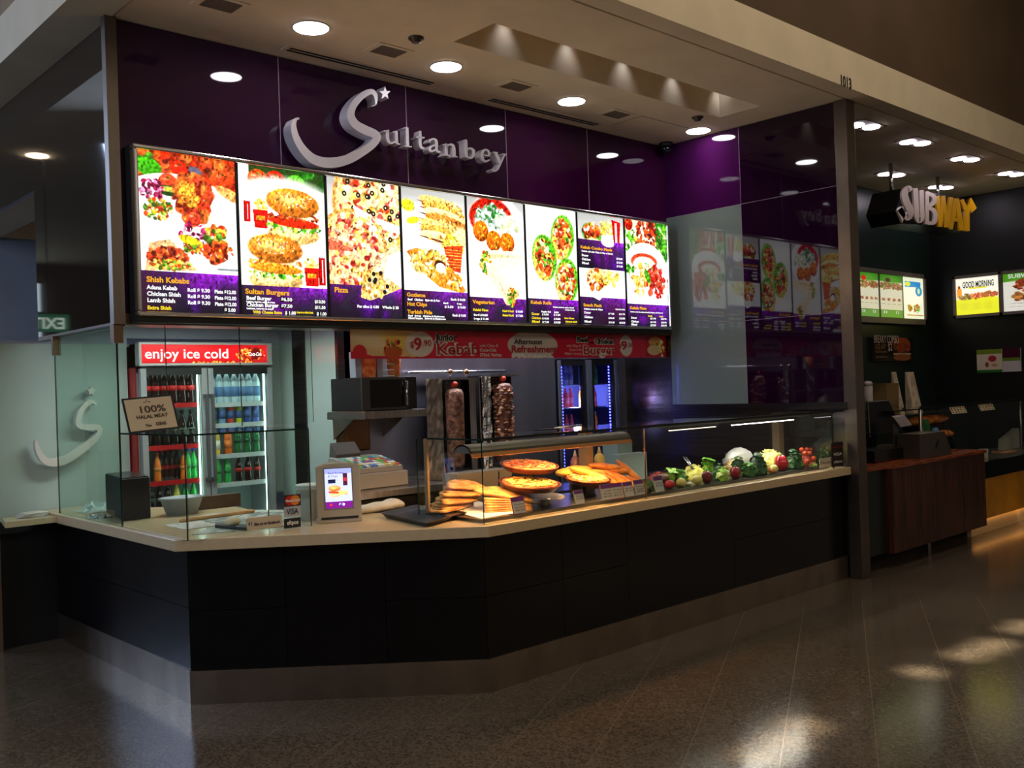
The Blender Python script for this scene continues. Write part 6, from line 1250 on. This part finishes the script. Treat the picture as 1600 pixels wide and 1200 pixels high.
# right end stickers
def flat_sticker(nm_, label, px0, px1, py0, py1, y, m, texts, mi=None):
    a, c = PY(px0, py1, y), PY(px1, py0, y); wd, hh = c.x-a.x, c.z-a.z; t = thing(nm_, label, 'sticker', tuple(a)); b = B(); b.box(a.x, c.x, y, y+.002, a.z, c.z); b.build('card', m, t)
    b = B()
    for s, u, v, h, wf, k in texts: put_text(b, s, (a.x+u*wd, y-.0015, a.z+v*hh), XD, ZD, h, k, fit=wf*wd)
    b.build('lettering', [mat('ink_white2', (225, 225, 225), .5), mat('ink_navy', (30, 36, 70), .5), mat('ink_red3', (170, 40, 30), .5)], t, normals=False)
flat_sticker('facebook_card', 'beige like us on facebook card at the right end of the case', 1281, 1299.5, 714, 732, YC-.004, mat('beige_card'), [('f', .06, .35, .05, .1, 1), ('like us on facebook', .22, .42, .024, .7, 1)])
flat_sticker('card_sticker', 'tall dark payment card sticker at the right end of the case', 1300, 1317, 690, 730, YC-.012, mat('dark_sticker', (40, 26, 26), .4), [('MasterCard', .1, .78, .02, .8, 2), ('VISA', .16, .45, .035, .7, 0), ('eftpos', .16, .15, .03, .7, 0)])
# dark rear background bench items: warmer wall panel reflection handled by area lights
area('kitchen_tube', (5.5, 5.98, 2.55), (5.5, 6.05, 0), 2.8, .12, 50, (.82, .86, 1), 170)
area('left_bay_fill', (3.0, 6.35, 2.21), (3.0, 6.5, 0), 1.1, .05, 17, (.85, 1, .93), 175)  # unseen fill added to brighten the left bay and white wall
# ================================================================== SUBWAY
SY = 3.84
wx0, wx1, wxm = PY(1395, 800, SY).x, PY(1540, 760, SY).x, PY(1463, 790, SY).x
wz1 = PY(1460, 716, SY).z
sc_ = thing('timber_counter', 'dark ribbed timber counter with red timber top right of the column', 'counter', (wx0, SY, 0))
for x0, x1 in ((wx0, wxm-.004), (wxm+.004, wx1)): b = B(); b.box(x0, x1, SY, SY+.03, .13, wz1-.03); b.build('front_panel', WOODD, sc_)
b = B(); b.box(XR+.22, wx1, SY+.06, SY+.62, .14, wz1-.03); b.build('carcass', mat('subway_dark', (22, 30, 26), .4), sc_)
b = B(); b.box(wx0-.004, wx0+.03, SY+.03, SY+.5, .13, wz1-.03); b.build('end_panel', WOODD, sc_)
b = B(); b.prism([(XR+.22, SY+.05, wz1-.03), (wx0-.05, SY+.04, wz1-.03), (wx0+.1, SY-.02, wz1-.03), (wx1+.01, SY-.02, wz1-.03), (wx1+.01, SY+.66, wz1-.03), (XR+.22, SY+.66, wz1-.03)], (0, 0, .032)); b.build('top', WOODC, sc_, bevel=.003)
b = B(); b.box(wxm-.02, wxm+.04, SY+.08, SY+.14, 0, .14); b.build('foot', STEEL, sc_)
b = B(); b.box(XR+.25, wx1-.2, SY+.3, SY+.5, 0, .14); b.build('plinth', BLACKM, sc_)
ys = SY+.10; yx0 = wx1+.01; kz = PY(1560, 722, ys).z
ss = thing('sandwich_counter', 'sandwich counter with mustard yellow front and glass guard', 'counter', (yx0, ys, 0))
b = B(); b.box(yx0, SXR-.4, ys, ys+.03, .16, kz-.14); b.build('yellow_front', mat('mustard_panel', (190, 130, 30), .5, noise=(3, .1)), ss)
b = B(); b.box(yx0, SXR-.4, ys-.01, ys+.04, kz-.14, kz+.03); b.build('dark_fascia', mat('fascia_dark', (14, 18, 20), .15), ss)
b = B(); b.box(yx0, SXR-.4, ys+.055, ys+.75, .19, kz+.01); b.build('carcass', mat('subway_dark'), ss)
b = B(); b.box(yx0, SXR-.4, ys+.04, ys+.60, kz+.01, kz+.03); b.build('steel_top', STEEL, ss)
b = B(); b.box(yx0, SXR-.4, ys+.06, ys+.1, 0, .16); b.build('plinth', mat('plinth_cream', (200, 180, 140), .4), ss)
b = B(); b.box(yx0, SXR-.45, ys+.035, ys+.05, .17, .18); b.build('kick_light', emit('kick_led', (255, 190, 110), 10), ss)
area('kick_led_glow', ((yx0+SXR-.4)/2, ys+.045, .155), ((yx0+SXR)/2, ys-.25, 0), SXR-.5-yx0, .03, 9, (1, .68, .36), 150)
gz1 = PY(1500, 634, ys+.3).z
sg2 = thing('sneeze_guard', 'glass sneeze guard with dark top on the sandwich counter', 'glass guard', (yx0, ys, kz))
sgx0 = PY(1408, 650, ys+.2).x
def slope(x0, x1, nm_): return pane(nm_, pl((x0, ys+.02, kz+.10), (x1, ys+.02, kz+.10), (x1, ys+.26, gz1), (x0, ys+.26, gz1)), (0, .006, .002), sg2)
slope(sgx0+.9, SXR-.42, 'guard_pane')
b = B(); b.box(sgx0, SXR-.42, ys+.25, ys+.55, gz1, gz1+.012); b.build('guard_top', mat('guard_top_dark', (30, 32, 30), .1), sg2)
for px in (1440, 1596): q = PY(px, 660, ys+.25); b = B(); b.cyl((q.x, ys+.26, kz), (q.x, ys+.26, gz1), .018); b.build('guard_post', STEEL, sg2)
# register
r0 = PY(1358, 705, SY+.25).x; r1 = PY(1428, 705, SY+.25).x; rt = wz1+.002
t = thing('point_of_sale', 'black touchscreen register with a small customer screen on the timber top', 'register', (r0, SY+.25, rt))
b = B(); b.box(r0, r1, SY+.2, SY+.55, rt, rt+.11); b.build('cash_drawer', BLACKP, t, bevel=.008)
b = B(); a, c = PY(1362, 680, SY+.42), PY(1398, 625, SY+.42); b.prism([(a.x-.02, SY+.42, rt+.20), (c.x+.16, SY+.42, rt+.22), (c.x+.05, SY+.5, c.z), (a.x+.12, SY+.5, c.z)], (0, .03, 0)); b.build('monitor', BLACKP, t, bevel=.01)
b = B(); b.box((r0+r1)/2-.05, (r0+r1)/2+.05, SY+.42, SY+.5, rt+.11, rt+.24); b.build('stand', BLACKP, t)
cs0, cs1 = PY(1396, 652, SY+.28), PY(1417, 664, SY+.28); b = B(); b.prism([(cs0.x, SY+.28, cs0.z), (cs1.x-.03, SY+.28, cs0.z+.004), (cs1.x+.02, SY+.24, cs1.z), (cs0.x+.06, SY+.24, cs1.z-.01)], (0, .02, .01)); b.build('customer_screen', mat('screen_frame', (160, 150, 150), .35, .4), t)
b = B(); e = V((cs0.x+.03, SY+.26, cs1.z)); b.prism([(e.x, SY+.29, rt+.10), (e.x+.12, SY+.29, rt+.10), (e.x+.06, SY+.29, e.z+.02), (e.x, SY+.29, e.z+.02)], (0, .02, 0)); b.build('screen_arm', mat('arm_grey', (90, 84, 84), .35, .5), t, bevel=.004)
# metal holder with crisp bags
h0, h1 = PY(1428, 690, SY+.10), PY(1478, 690, SY+.10)
t = thing('napkin_holder', 'slanted grey metal holder with an oval slot on the timber top', 'holder', (h0.x, SY+.1, rt))
zt = PY(1430, 678, SY+.10).z
b = B(); b.prism([(h0.x, SY+.04, rt), (h1.x, SY+.04, rt), (h1.x-.16, SY+.04, zt), (h0.x, SY+.04, zt)], (0, .22, 0)); b.build('holder_body', mat('holder_steel', (100, 92, 86), .35, .7), t, bevel=.004)
b = B(); m3 = Matrix.Rotation(math.radians(38), 3, 'Y'); cc = V(((h0.x+h1.x)/2, SY+.038, (rt+zt)/2)); b.prism([cc+m3 @ V((.022*math.cos(a), 0, .055*math.sin(a))) for a in [k*math.pi/8 for k in range(16)]], (0, .004, 0)); b.build('oval_slot', BLACKM, t)
for px, py0, py1, col, lab in ((1447, 655, 685, (40, 90, 50), 'green snack bag standing behind the slanted metal holder'), (1462, 668, 692, (90, 130, 170), 'blue snack bag standing right of the green one')):
    a = PY(px, py1, SY+.34); a.z = rt; hh = PY(px, py0, SY+.34).z-rt; b = B()
    b.loft([[V((a.x+sx*wd, a.y+sy*dp, a.z+z*hh)) for sx, sy in ((-.5, -.5), (.5, -.5), (.5, .5), (-.5, .5))] for z, wd, dp in ((0, .09, .03), (.15, .1, .05), (.5, .1, .06), (.85, .1, .04), (1, .1, .004))]); tag(b.build('snack_bag', mat('bag_%d' % col[0], col, .25)), lab, 'bag')
# breads under the guard
bt_ = thing('bread_basket', 'dark basket with bread rolls behind the register', 'basket', (0, 0, 0)); q = PY(1445, 665, SY+.5); bt_.location = (q.x, q.y, q.z)
b = B(); b.box(q.x-.3, q.x+.28, q.y-.12, q.y+.14, q.z-.04, q.z+.005); b.build('basket_body', BLACKM, bt_); b = B(); b.box(q.x-.2, q.x+.2, q.y-.1, q.y+.1, rt, q.z-.04); b.build('stand', BLACKM, bt_)
for i, px in enumerate((1430, 1438, 1446, 1454, 1462, 1468)):
    p = PY(px, 660-3*math.sin(i), SY+.5); b = B(); b.ball((0, 0, 0), .06, (.75, 1.6, .7), 14, 9, 0, .02); o = b.build('bread_roll', CRUST2); o.location = (p.x, p.y, q.z+.05+.012*(i % 2)); o.rotation_euler = (0, .2, .5); tag(o, ('leftmost', 'second', 'third', 'fourth', 'fifth', 'rightmost')[i] + ' bread roll in the dark basket behind the register', 'bread', 'bread rolls in the basket')
for i, px in enumerate((1468, 1476)):
    p = PY(px, 676, SY+.42); b = B(); b.ball((0, 0, 0), .06, (.7, 1.6, .6), 14, 9, 0, .02); o = b.build('bread_roll', CRUST2); o.location = p; o.rotation_euler = (.2, .3, .8); tag(o, ('left', 'right')[i] + ' one of two bread rolls below the basket end', 'bread')
# smaller things on the sandwich counter
def simple_cyl(nm_, px, y, r, h, m, label, cat, z=None): q = PY(px, 690, y); b = B(); b.lathe((q.x, y, z or kz+.031), [(r, 0), (r*1.05, h)], 20); tag(b.build(nm_, m), label, cat)
simple_cyl('plastic_cup', 1536, ys+.16, .045, .10, mat('cup_cream', (190, 186, 160), .4), 'short pale cup on the steel sandwich counter', 'cup')
for px, lab, col in ((1492, 'orange tub on the counter edge by the timber top', (200, 120, 50)), (1518, 'pale yellow tub right of the orange one', (190, 186, 130))):
    q = PY(px, 702, ys+.07); b = B(); b.box(q.x-.06, q.x+.05, ys+.05, ys+.14, kz+.031, kz+.075); tag(b.build('food_tub', mat('tub_%d' % col[2], col, .5), bevel=.006), lab, 'tub')
q = PY(1565, 690, ys+.3); b = B(); b.box(q.x-.15, q.x+.15, ys+.2, ys+.36, kz+.031, kz+.05); tag(b.build('cutting_board', mat('board_tan', (190, 140, 100), .5), bevel=.004), 'tan cutting board at the right on the steel counter', 'board')
q = PY(1578, 672, ys+.42); b = B(); b.prism([(q.x-.22, ys+.4, kz+.031), (q.x+.25, ys+.4, kz+.031), (q.x+.25, ys+.4, kz+.26), (q.x+.1, ys+.4, kz+.22), (q.x-.2, ys+.4, kz+.15)], (0, .08, 0)); tag(b.build('wrapping_paper', mat('wrap_white', (180, 175, 165), .6)), 'white printed wrapping paper pile at the far right', 'paper')
cw = thing('tongs_ring', 'small looped wire tongs beside the pale cup', 'tongs', (0, 0, 0)); q = PY(1513, 688, ys+.2); cw.location = (q.x, q.y, kz+.03); b = B(); pts = [(q.x+.045*math.cos(a), q.y, kz+.08+.045*math.sin(a)) for a in [k*math.pi/8 for k in range(17)]]; b.tube(pts, .006); b.tube([(p_[0]+.07, p_[1], p_[2]-.01) for p_ in pts], .006); b.build('wire', STEEL, cw)
def price_sheet(px0, px1, py0, py1, label):
    y = ys+.235; a, c = PY(px0, py1, y), PY(px1, py0, y); cv = Cv(36, 22, (196, 184, 150)); 
    for k in range(5):
        for j in range(3): cv.rect(.06+.19*k, .15+.28*j, .18+.19*k, .32+.28*j, [(60, 60, 50), (150, 60, 40), (90, 110, 60)][(k+j) % 3])
    t = thing('price_sheet', label, 'sticker', tuple(a)); d = V((0, .24, gz1-kz-.1)).normalized(); hh = c.z-a.z; base = V((a.x, ys+.26-(gz1-a.z)*.24/(gz1-kz-.1)-.004, a.z))
    print_mesh('printed_sheet', cv, base, XD, d, c.x-a.x, hh, print_mat('satin_print', 0), t)
price_sheet(1486, 1509, 633, 647, 'left printed price sheet on the sneeze guard'); price_sheet(1531, 1553, 629, 642, 'right printed price sheet on the sneeze guard')
# walls: menus, posters
SP = print_mat('subway_print', .62)
YSM = SYB-.06
def wall_print(org, xd, w_, h_, cv, m, nm_, parent): return print_mesh(nm_, cv, org, xd, ZD, w_, h_, m, parent)
def sub_panel(kind):
    c = Cv(70, 140, (226, 224, 190))
    if kind < 2:
        c.rect(0, 0, 1, .16, (60, 140, 30)); c.ell(.5, .1, .6, .3, (90, 160, 50), 0, .7)
        c.chunks(.25, .26, .24, .16, 50, [(150, 90, 50), (190, 110, 70), (120, 130, 50), (200, 160, 100)], .05, .1); c.chunks(.75, .26, .24, .14, 50, [(150, 80, 50), (200, 120, 80), (120, 130, 50)], .05, .1); c.ell(.25+.1*kind, .12, .13, .11, (216, 40, 24) if kind == 0 else (90, 60, 40), 0, .1)
        c.poly([(.0, .38), (.4, .44), (.6, .44), (1, .36), (1, .46), (0, .48)], (230, 226, 196))
        for k in range(4): c.chunks(.14+.24*k, .58, .07, .06, 10, [(180, 90, 60), (150, 100, 60)], .03, .06); c.rect(.06+.24*k, .68, .2+.24*k, .69, (150, 150, 120))
        c.rect(0, .82, 1, 1, (96, 160, 60)); c.rect(0, .82, 1, .835, (60, 120, 40))
        for u in (.2, .75): c.rect(u-.07, .85, u+.07, .91, (236, 240, 220)); c.rect(u-.03, .86, u+.03, .90, (80, 120, 60))
    else:
        c.rect(0, 0, 1, 1, (226, 232, 200)); c.ell(.5, .45, .6, .7, (244, 240, 214), 0, .6); c.poly([(.08, .09), (.85, .09), (.85, .22), (.08, .24)], (40, 130, 190)); c.ell(.22, .16, .14, .12, (206, 220, 60), 0, .1); c.ell(.74, .32, .17, .26, (50, 140, 180), 0, .1); c.ell(.74, .32, .07, .16, (190, 220, 180), 0, .2)
        c.chunks(.28, .74, .10, .16, 34, MEAT[:3]+SALAD[:2], .04, .08); c.chunks(.62, .74, .14, .20, 44, MEAT[:3]+SALAD[:2]+[(240, 220, 200)], .04, .08); c.rect(.15, .9, .95, .93, (190, 130, 70))
    return c
m0 = PY(1336, 424, YSM); m1 = PY(1447, 508, YSM); fz1 = PY(1447, 430, YSM).z
sm = thing('subway_menu_board', 'lit green menu board with three panels on the far back wall', 'menu board', tuple(m0)); b = B(); b.box(m0.x-.3, m1.x, YSM+.005, SYB, m1.z, fz1); b.box(m0.x-.3, m1.x, YSM-.02, YSM+.005, m1.z, m1.z+.07); b.box(m0.x-.3, m1.x, YSM-.02, YSM+.005, fz1-.05, fz1); b.box(m1.x-.05, m1.x, YSM-.02, YSM+.005, m1.z, fz1); b.build('frame', mat('menu_frame', (110, 100, 96), .4, .3), sm)
for k, (a, e) in enumerate(((1343, 1373), (1376, 1410), (1412, 1444))):
    x0, x1 = PY(a, 470, YSM).x, PY(e, 470, YSM).x; o = wall_print((x0, YSM, m1.z+.075), XD, x1-x0, fz1-.055-m1.z-.075, sub_panel(k), SP if k < 2 else print_mat('subway_print_bright', .95), 'menu_panel', sm)
p6 = PY(1400, 545, YSM); a, e = PY(1367, 564, YSM), PY(1428, 528, YSM); c = Cv(110, 66, (24, 12, 14)); c.ell(.72, .3, .24, .22, (150, 70, 30), 0, .15); c.chunks(.72, .5, .22, .16, 50, [(150, 60, 34), (120, 40, 28), (90, 60, 30)], .02, .05); c.rect(.5, .66, .95, .76, (180, 150, 120)); c.ell(.72, .86, .24, .09, (140, 84, 40), 0, .1)
po = thing('combo_poster', 'dark breaky combo poster with a burger roll on the far back wall', 'poster', tuple(a)); wall_print((a.x, YSM+.02, a.z), XD, e.x-a.x, e.z-a.z, c, print_mat('satin_print', 0), 'printed_sheet', po)
b = B(); b.box(a.x, e.x, YSM+.021, SYB, a.z, e.z); b.build('backing', BLACKM, po)
b = B(); W_, H_ = e.x-a.x, e.z-a.z
for s, u, v, h, wf, k in (('BREAKY COMBO', .03, .76, .14, .6, 0), ('ADD ANY', .05, .5, .09, .26, 1), ('$2', .36, .44, .13, .10, 0), ('hash brown', .05, .34, .06, .28, 1), ('selected stores', .06, .14, .04, .28, 1)): put_text(b, s, (a.x+u*W_, YSM+.017, a.z+v*H_), XD, ZD, h, k, fit=wf*W_)
b.build('lettering', [mat('poster_cream', (200, 180, 160), .6), mat('poster_gold', (150, 100, 50), .6)], po, normals=False)
XS = SXR-.05; YD = V((0, -1, 0))
def xwall(px0, py0, px1, py1): a, e = PX(px0, py1, XS), PX(px1, py0, XS); return a, e
a, e = PX(1491, 498, XS), PX(1491, 432, XS); far = PX(1565, 490, XS).y; h_ = e.z-a.z
rb = thing('subway_menu_board', 'lit breakfast menu board with a yellow good morning panel on the right wall', 'menu board', tuple(a)); b = B(); b.box(XS+.004, SXR, far-1.4, a.y, a.z, e.z); 
b.box(XS-.02, XS+.004, far-1.4, a.y, a.z, a.z+.035); b.box(XS-.02, XS+.004, far-1.4, a.y, e.z-.035, e.z); b.box(XS-.02, XS+.004, a.y-.03, a.y, a.z, e.z); b.box(XS-.02, XS+.004, far-.02, far+.02, a.z, e.z); b.build('frame', mat('menu_frame'), rb)
c = Cv(130, 110, (240, 238, 220)); c.rect(0, .62, 1, 1, (222, 224, 40)); c.ell(.5, .62, .6, .12, (222, 224, 40), 0, .3); c.rect(.02, .28, .14, .52, (236, 150, 40)); c.rect(.05, .2, .11, .28, (150, 80, 30)); c.rect(.3, .26, .72, .31, (230, 220, 60))
c.chunks(.25, .52, .16, .06, 30, [(120, 100, 50), (180, 140, 80)], .03, .06); c.chunks(.5, .50, .16, .06, 30, [(190, 80, 50), (220, 140, 80)], .03, .06); c.chunks(.78, .48, .18, .06, 30, [(160, 100, 50), (190, 90, 60)], .03, .06)
for k in range(12): c.rect(.1+.28*(k % 3), .70+.05*(k//3), .28+.28*(k % 3), .715+.05*(k//3), (190, 180, 50))
o = wall_print((XS-.001, a.y-.035, a.z+.04), YD, a.y-.035-far-.02, h_-.08, c, print_mat('subway_print_bright', .95), 'menu_panel', rb)
b = B(); put_text(b, 'GOOD MORNING', (XS-.004, a.y-.12, a.z+h_*.70), YD, ZD, .11, fit=(a.y-far)*.66, offset=.003); b.build('lettering', mat('ink_dark', (30, 40, 30), .5), o, normals=False)
c = Cv(130, 110, (236, 236, 224)); c.rect(0, 0, 1, .22, (80, 150, 30)); c.ell(.3, .3, .4, .12, (236, 236, 224), 0, .6); c.chunks(.45, .32, .32, .2, 90, [(150, 60, 34), (190, 90, 50), (120, 50, 30)], .03, .07); c.chunks(.4, .62, .3, .12, 60, [(150, 90, 44), (120, 50, 30), (180, 120, 60)], .03, .07); c.rect(.08, .8, .35, .81, (90, 90, 90)); c.rect(.08, .88, .8, .89, (120, 120, 120))
o = wall_print((XS-.001, far-.03, a.z+.04), YD, 1.0, h_-.08, c, print_mat('subway_print', .62), 'menu_panel', rb)
b = B(); put_text(b, 'SUBWAY CATERING', (XS-.004, far-.09, a.z+h_*.82), YD, ZD, .07, fit=.8, offset=.002); b.build('lettering', emit('cater_white', (230, 240, 220), .7), o, normals=False)
def small_poster(px0, px1, py0, py1, cv, label, nm_='notice'):
    a, e = PX(px0, py1, XS+.03), PX(px1, py0, XS+.03); e2 = PX(px0, py0, XS+.03); t = thing(nm_, label, 'poster', tuple(a)); print_mesh('printed_sheet', cv, (XS+.03, a.y, a.z), YD, ZD, a.y-e.y, e2.z-a.z, print_mat('satin_print', 0), t); b = B(); b.box(XS+.031, SXR, e.y, a.y, a.z, e2.z); b.build('backing', WHITEP, t)
c = Cv(60, 56, (190, 180, 160)); c.rect(0, 0, 1, .2, (110, 130, 40)); c.rect(0, .88, 1, 1, (40, 100, 40)); c.ell(.62, .4, .18, .14, (160, 40, 50), 0, .2); c.ell(.4, .65, .08, .12, (140, 50, 60), 0, .2); c.ell(.7, .68, .14, .07, (170, 130, 110), 0, .2); small_poster(1527, 1565, 547, 583, c, 'small green and cream poster on the right wall')
c = Cv(50, 50, (176, 172, 176)); c.rect(0, 0, 1, .40, (60, 16, 34)); c.rect(0, .40, 1, .55, (90, 120, 40)); small_poster(1567, 1594, 545, 581, c, 'maroon and white notice right of the green poster')
q = PY(1590, 630, SYB-.3); q2 = PY(1573, 595, SYB-.3); b = B(); b.box(q2.x, q2.x+.5, SYB-.35, SYB-.1, PY(1573, 632, SYB-.3).z, q2.z); 
wb = tag(b.build('wooden_crate', mat('crate_orange', (170, 100, 60), .5, noise=(5, .15), aniso=(1, 1, 14))), 'orange wooden crate on the rear shelf at the far right edge', 'crate')
b = B(); sz = PY(1573, 632, SYB-.3).z; b.box(8.2, SXR-.05, SYB-.45, SYB-.01, 0, min(sz, PY(1420, 630, SYB-.3).z)-.002); rbn = tag(b.build('rear_bench', mat('subway_dark')), 'long dark rear bench along the far back wall', 'bench')
bzt = min(sz, PY(1420, 630, SYB-.3).z)
for px, w_, lab, k in ((1404, .12, 'narrow cream paper bag standing on the rear bench', 0), (1428, .24, 'wide cream printed paper bag right of the narrow one', 1)):
    yy = SYB-.3; p = PY(px, 626, yy); zt = PY(px, 581, yy).z; b = B(); sh_x = -.10
    b.loft([[V((p.x+sx*w_*(1-.12*u)+sh_x*u*1.0, yy+sy*.10*(1-u*.9), bzt+(zt-bzt)*u)) for sx, sy in ((-.5, -.5), (.5, -.5), (.5, .5), (-.5, .5))] for u in (0, .35, .7, 1)]); t = tag(b.build('paper_bag', mat('bag_cream', (186, 168, 140), .7, noise=(10, .12))), lab, 'bag')
p = PY(1384, 620, SYB-.3); zt = PY(1384, 599, SYB-.3).z; b = B(); b.prism([(p.x-.15, SYB-.38, bzt), (p.x+.15, SYB-.38, bzt), (p.x+.17, SYB-.38, zt), (p.x-.13, SYB-.38, zt)], (0, .18, 0)); tag(b.build('cardboard_box', mat('box_olive', (104, 84, 44), .7, noise=(4, .15))), 'olive brown carton left of the narrow paper bag', 'box')
p = PY(1356, 600, SYB-.3); b = B(); b.ball((p.x, SYB-.3, p.z), .05, (1.2, 1, .7), 14, 9, 0, .08); b.cyl((p.x, SYB-.3, bzt), (p.x, SYB-.3, p.z-.02), .05); tag(b.build('cup_stack', mat('cup_grey', (160, 150, 145), .5)), 'pale cup stack left of the olive carton', 'cups')
# ------------------------------------------------------------------ hanging sign
YG = 4.55
cs = lambda x, y: PY(1380+x/10, 250+y/10, YG)
hs = thing('subway_sign', 'hanging sign with thick white SUB and yellow WAY letters and arrows', 'sign', tuple(cs(800, 700)), None)
SW = mat('sign_white', (206, 190, 176), .35, coat=.4); SYE = mat('sign_yellow', (236, 176, 16), .3, coat=.4); SBK = mat('sign_box', (16, 18, 18), .2)
dp = V((0, .02, 0))
def lett(strokes, m, lab): 
    b = B()
    for i, s_ in enumerate(strokes): ribbon(b, [(x_, y_, w_*.82) for x_, y_, w_ in s_], lambda x, y, i=i: cs(x, y)+V((0, -.0015*i, 0)), dp, 6, len(s_) > 3)
    o = b.build('letter', m, hs); return o
lett([[(440, 480, 90), (400, 440, 100), (340, 520, 120), (370, 660, 130), (430, 800, 130), (390, 900, 110), (320, 850, 100), (260, 760, 110)]], SW, 's')
b = B(); b.prism([cs(220, 790), cs(310, 720), cs(350, 860), cs(300, 980)], dp); b.build('arrow', SW, hs)
lett([[(505, 440, 90), (520, 700, 90), (530, 880, 95), (570, 950, 90), (610, 880, 90), (605, 700, 80), (600, 470, 80)]], SW, 'u')
lett([[(690, 490, 70), (690, 1000, 70)], [(690, 520, 60), (780, 560, 80), (800, 650, 80), (720, 730, 50)], [(690, 740, 60), (790, 790, 80), (815, 900, 80), (790, 980, 70), (690, 985, 60)]], SW, 'b')
lett([[(850, 560, 70), (900, 1040, 70)], [(900, 1040, 60), (940, 560, 60)], [(940, 560, 60), (1000, 1050, 70)], [(1000, 1050, 60), (1060, 580, 70)]], SYE, 'w')
lett([[(1060, 1080, 70), (1150, 600, 80)], [(1150, 600, 80), (1230, 1100, 90)], [(1100, 930, 70), (1210, 940, 70)]], SYE, 'a')
lett([[(1230, 620, 70), (1300, 780, 80)], [(1310, 1110, 100), (1310, 800, 90)], [(1310, 820, 80), (1345, 720, 80), (1400, 690, 70)]], SYE, 'y')
b = B(); b.prism([cs(1375, 590), cs(1465, 750), cs(1385, 825), cs(1340, 700)], dp); b.build('arrow', SYE, hs)
b = B(); P0 = [cs(*q)+V((0, .021, 0)) for q in ((230, 790), (330, 440), (760, 500), (1380, 620), (1440, 760), (1360, 840), (1340, 1115), (860, 1040), (540, 1000), (310, 990))]; b.prism(P0, (0, .33, 0)); b.build('sign_box', SBK, hs)
for x, y0, y1 in ((415, 110, 430), (1135, 330, 570)):
    p, q = cs(x, y1)+V((0, .2, 0)), cs(x, y0)+V((0, .2, 0)); b = B(); b.cyl(p-V((0, 0, .05)), (p.x, p.y, ZC), .02); b.build('hanging_rod', CHROME, hs)
# twin downlights
TW = emit('twin_glow', (255, 240, 255), 24)
k = 0
for px, py in ((1349, 196), (1430, 222), (1508, 248), (1580, 271), (1393, 272), (1470, 292)):
    p = PZ(px, py, ZC); k += 1
    lab = ('directly right of the steel column', 'above the letter S of the hanging sign', 'above the yellow letters of the hanging sign', 'at the right edge of the photo', 'left of the hanging sign', 'just behind the hanging sign')[k-1]
    t = thing('twin_downlight', 'twin lamp ceiling downlight ' + lab, 'ceiling light', (p.x, p.y, ZC), 'twin downlights'); b = B(); b.box(p.x-.2, p.x+.2, p.y-.12, p.y+.12, ZC-.006, ZC); b.build('plate', mat('plate_grey', (120, 104, 90), .5), t)
    for s_, sy in ((-.09, .03), (.09, -.03)): b = B(); b.lathe((p.x+s_, p.y+sy, ZC-.006), [(.075, 0), (.075, -.008)], 20); b.build('lamp', TW, t)
    spot('twin_beam', (p.x, p.y, ZC-.03), (p.x, p.y-.15, 0), 9, (1, .8, .6), 80, .8, .08)
# mall spot lamps making pools on the floor (mounted high on the mall ceiling)
for k, (pts_, pw, an) in enumerate(((((3.62, 2.40), (3.85, 2.42), (4.08, 2.46)), 5000, 2.4), (((5.25, 2.41),), 7000, 2.0), (((5.72, 2.36), (5.92, 2.34), (6.1, 2.33)), 6000, 2.2), (((6.5, 2.34), (6.68, 2.35)), 6000, 2.2))):
    x, y = pts_[0][0], pts_[0][1]
    ml = thing('mall_spotlight', 'narrow mall ceiling spotlight over the walkway', 'ceiling light', (x, y-.2, 6.15), 'mall spotlights'); b = B(); b.lathe((x, y-.2, 6.2), [(.05, 0), (.05, -.12), (.06, -.14)], 18); b.build('housing', BLACKM, ml)
    for (u, v) in pts_: spot('mall_beam', (x, y-.2, 6.04), (u, v, 0), pw, (1, .88, .66), an*1.15, 1, .10)
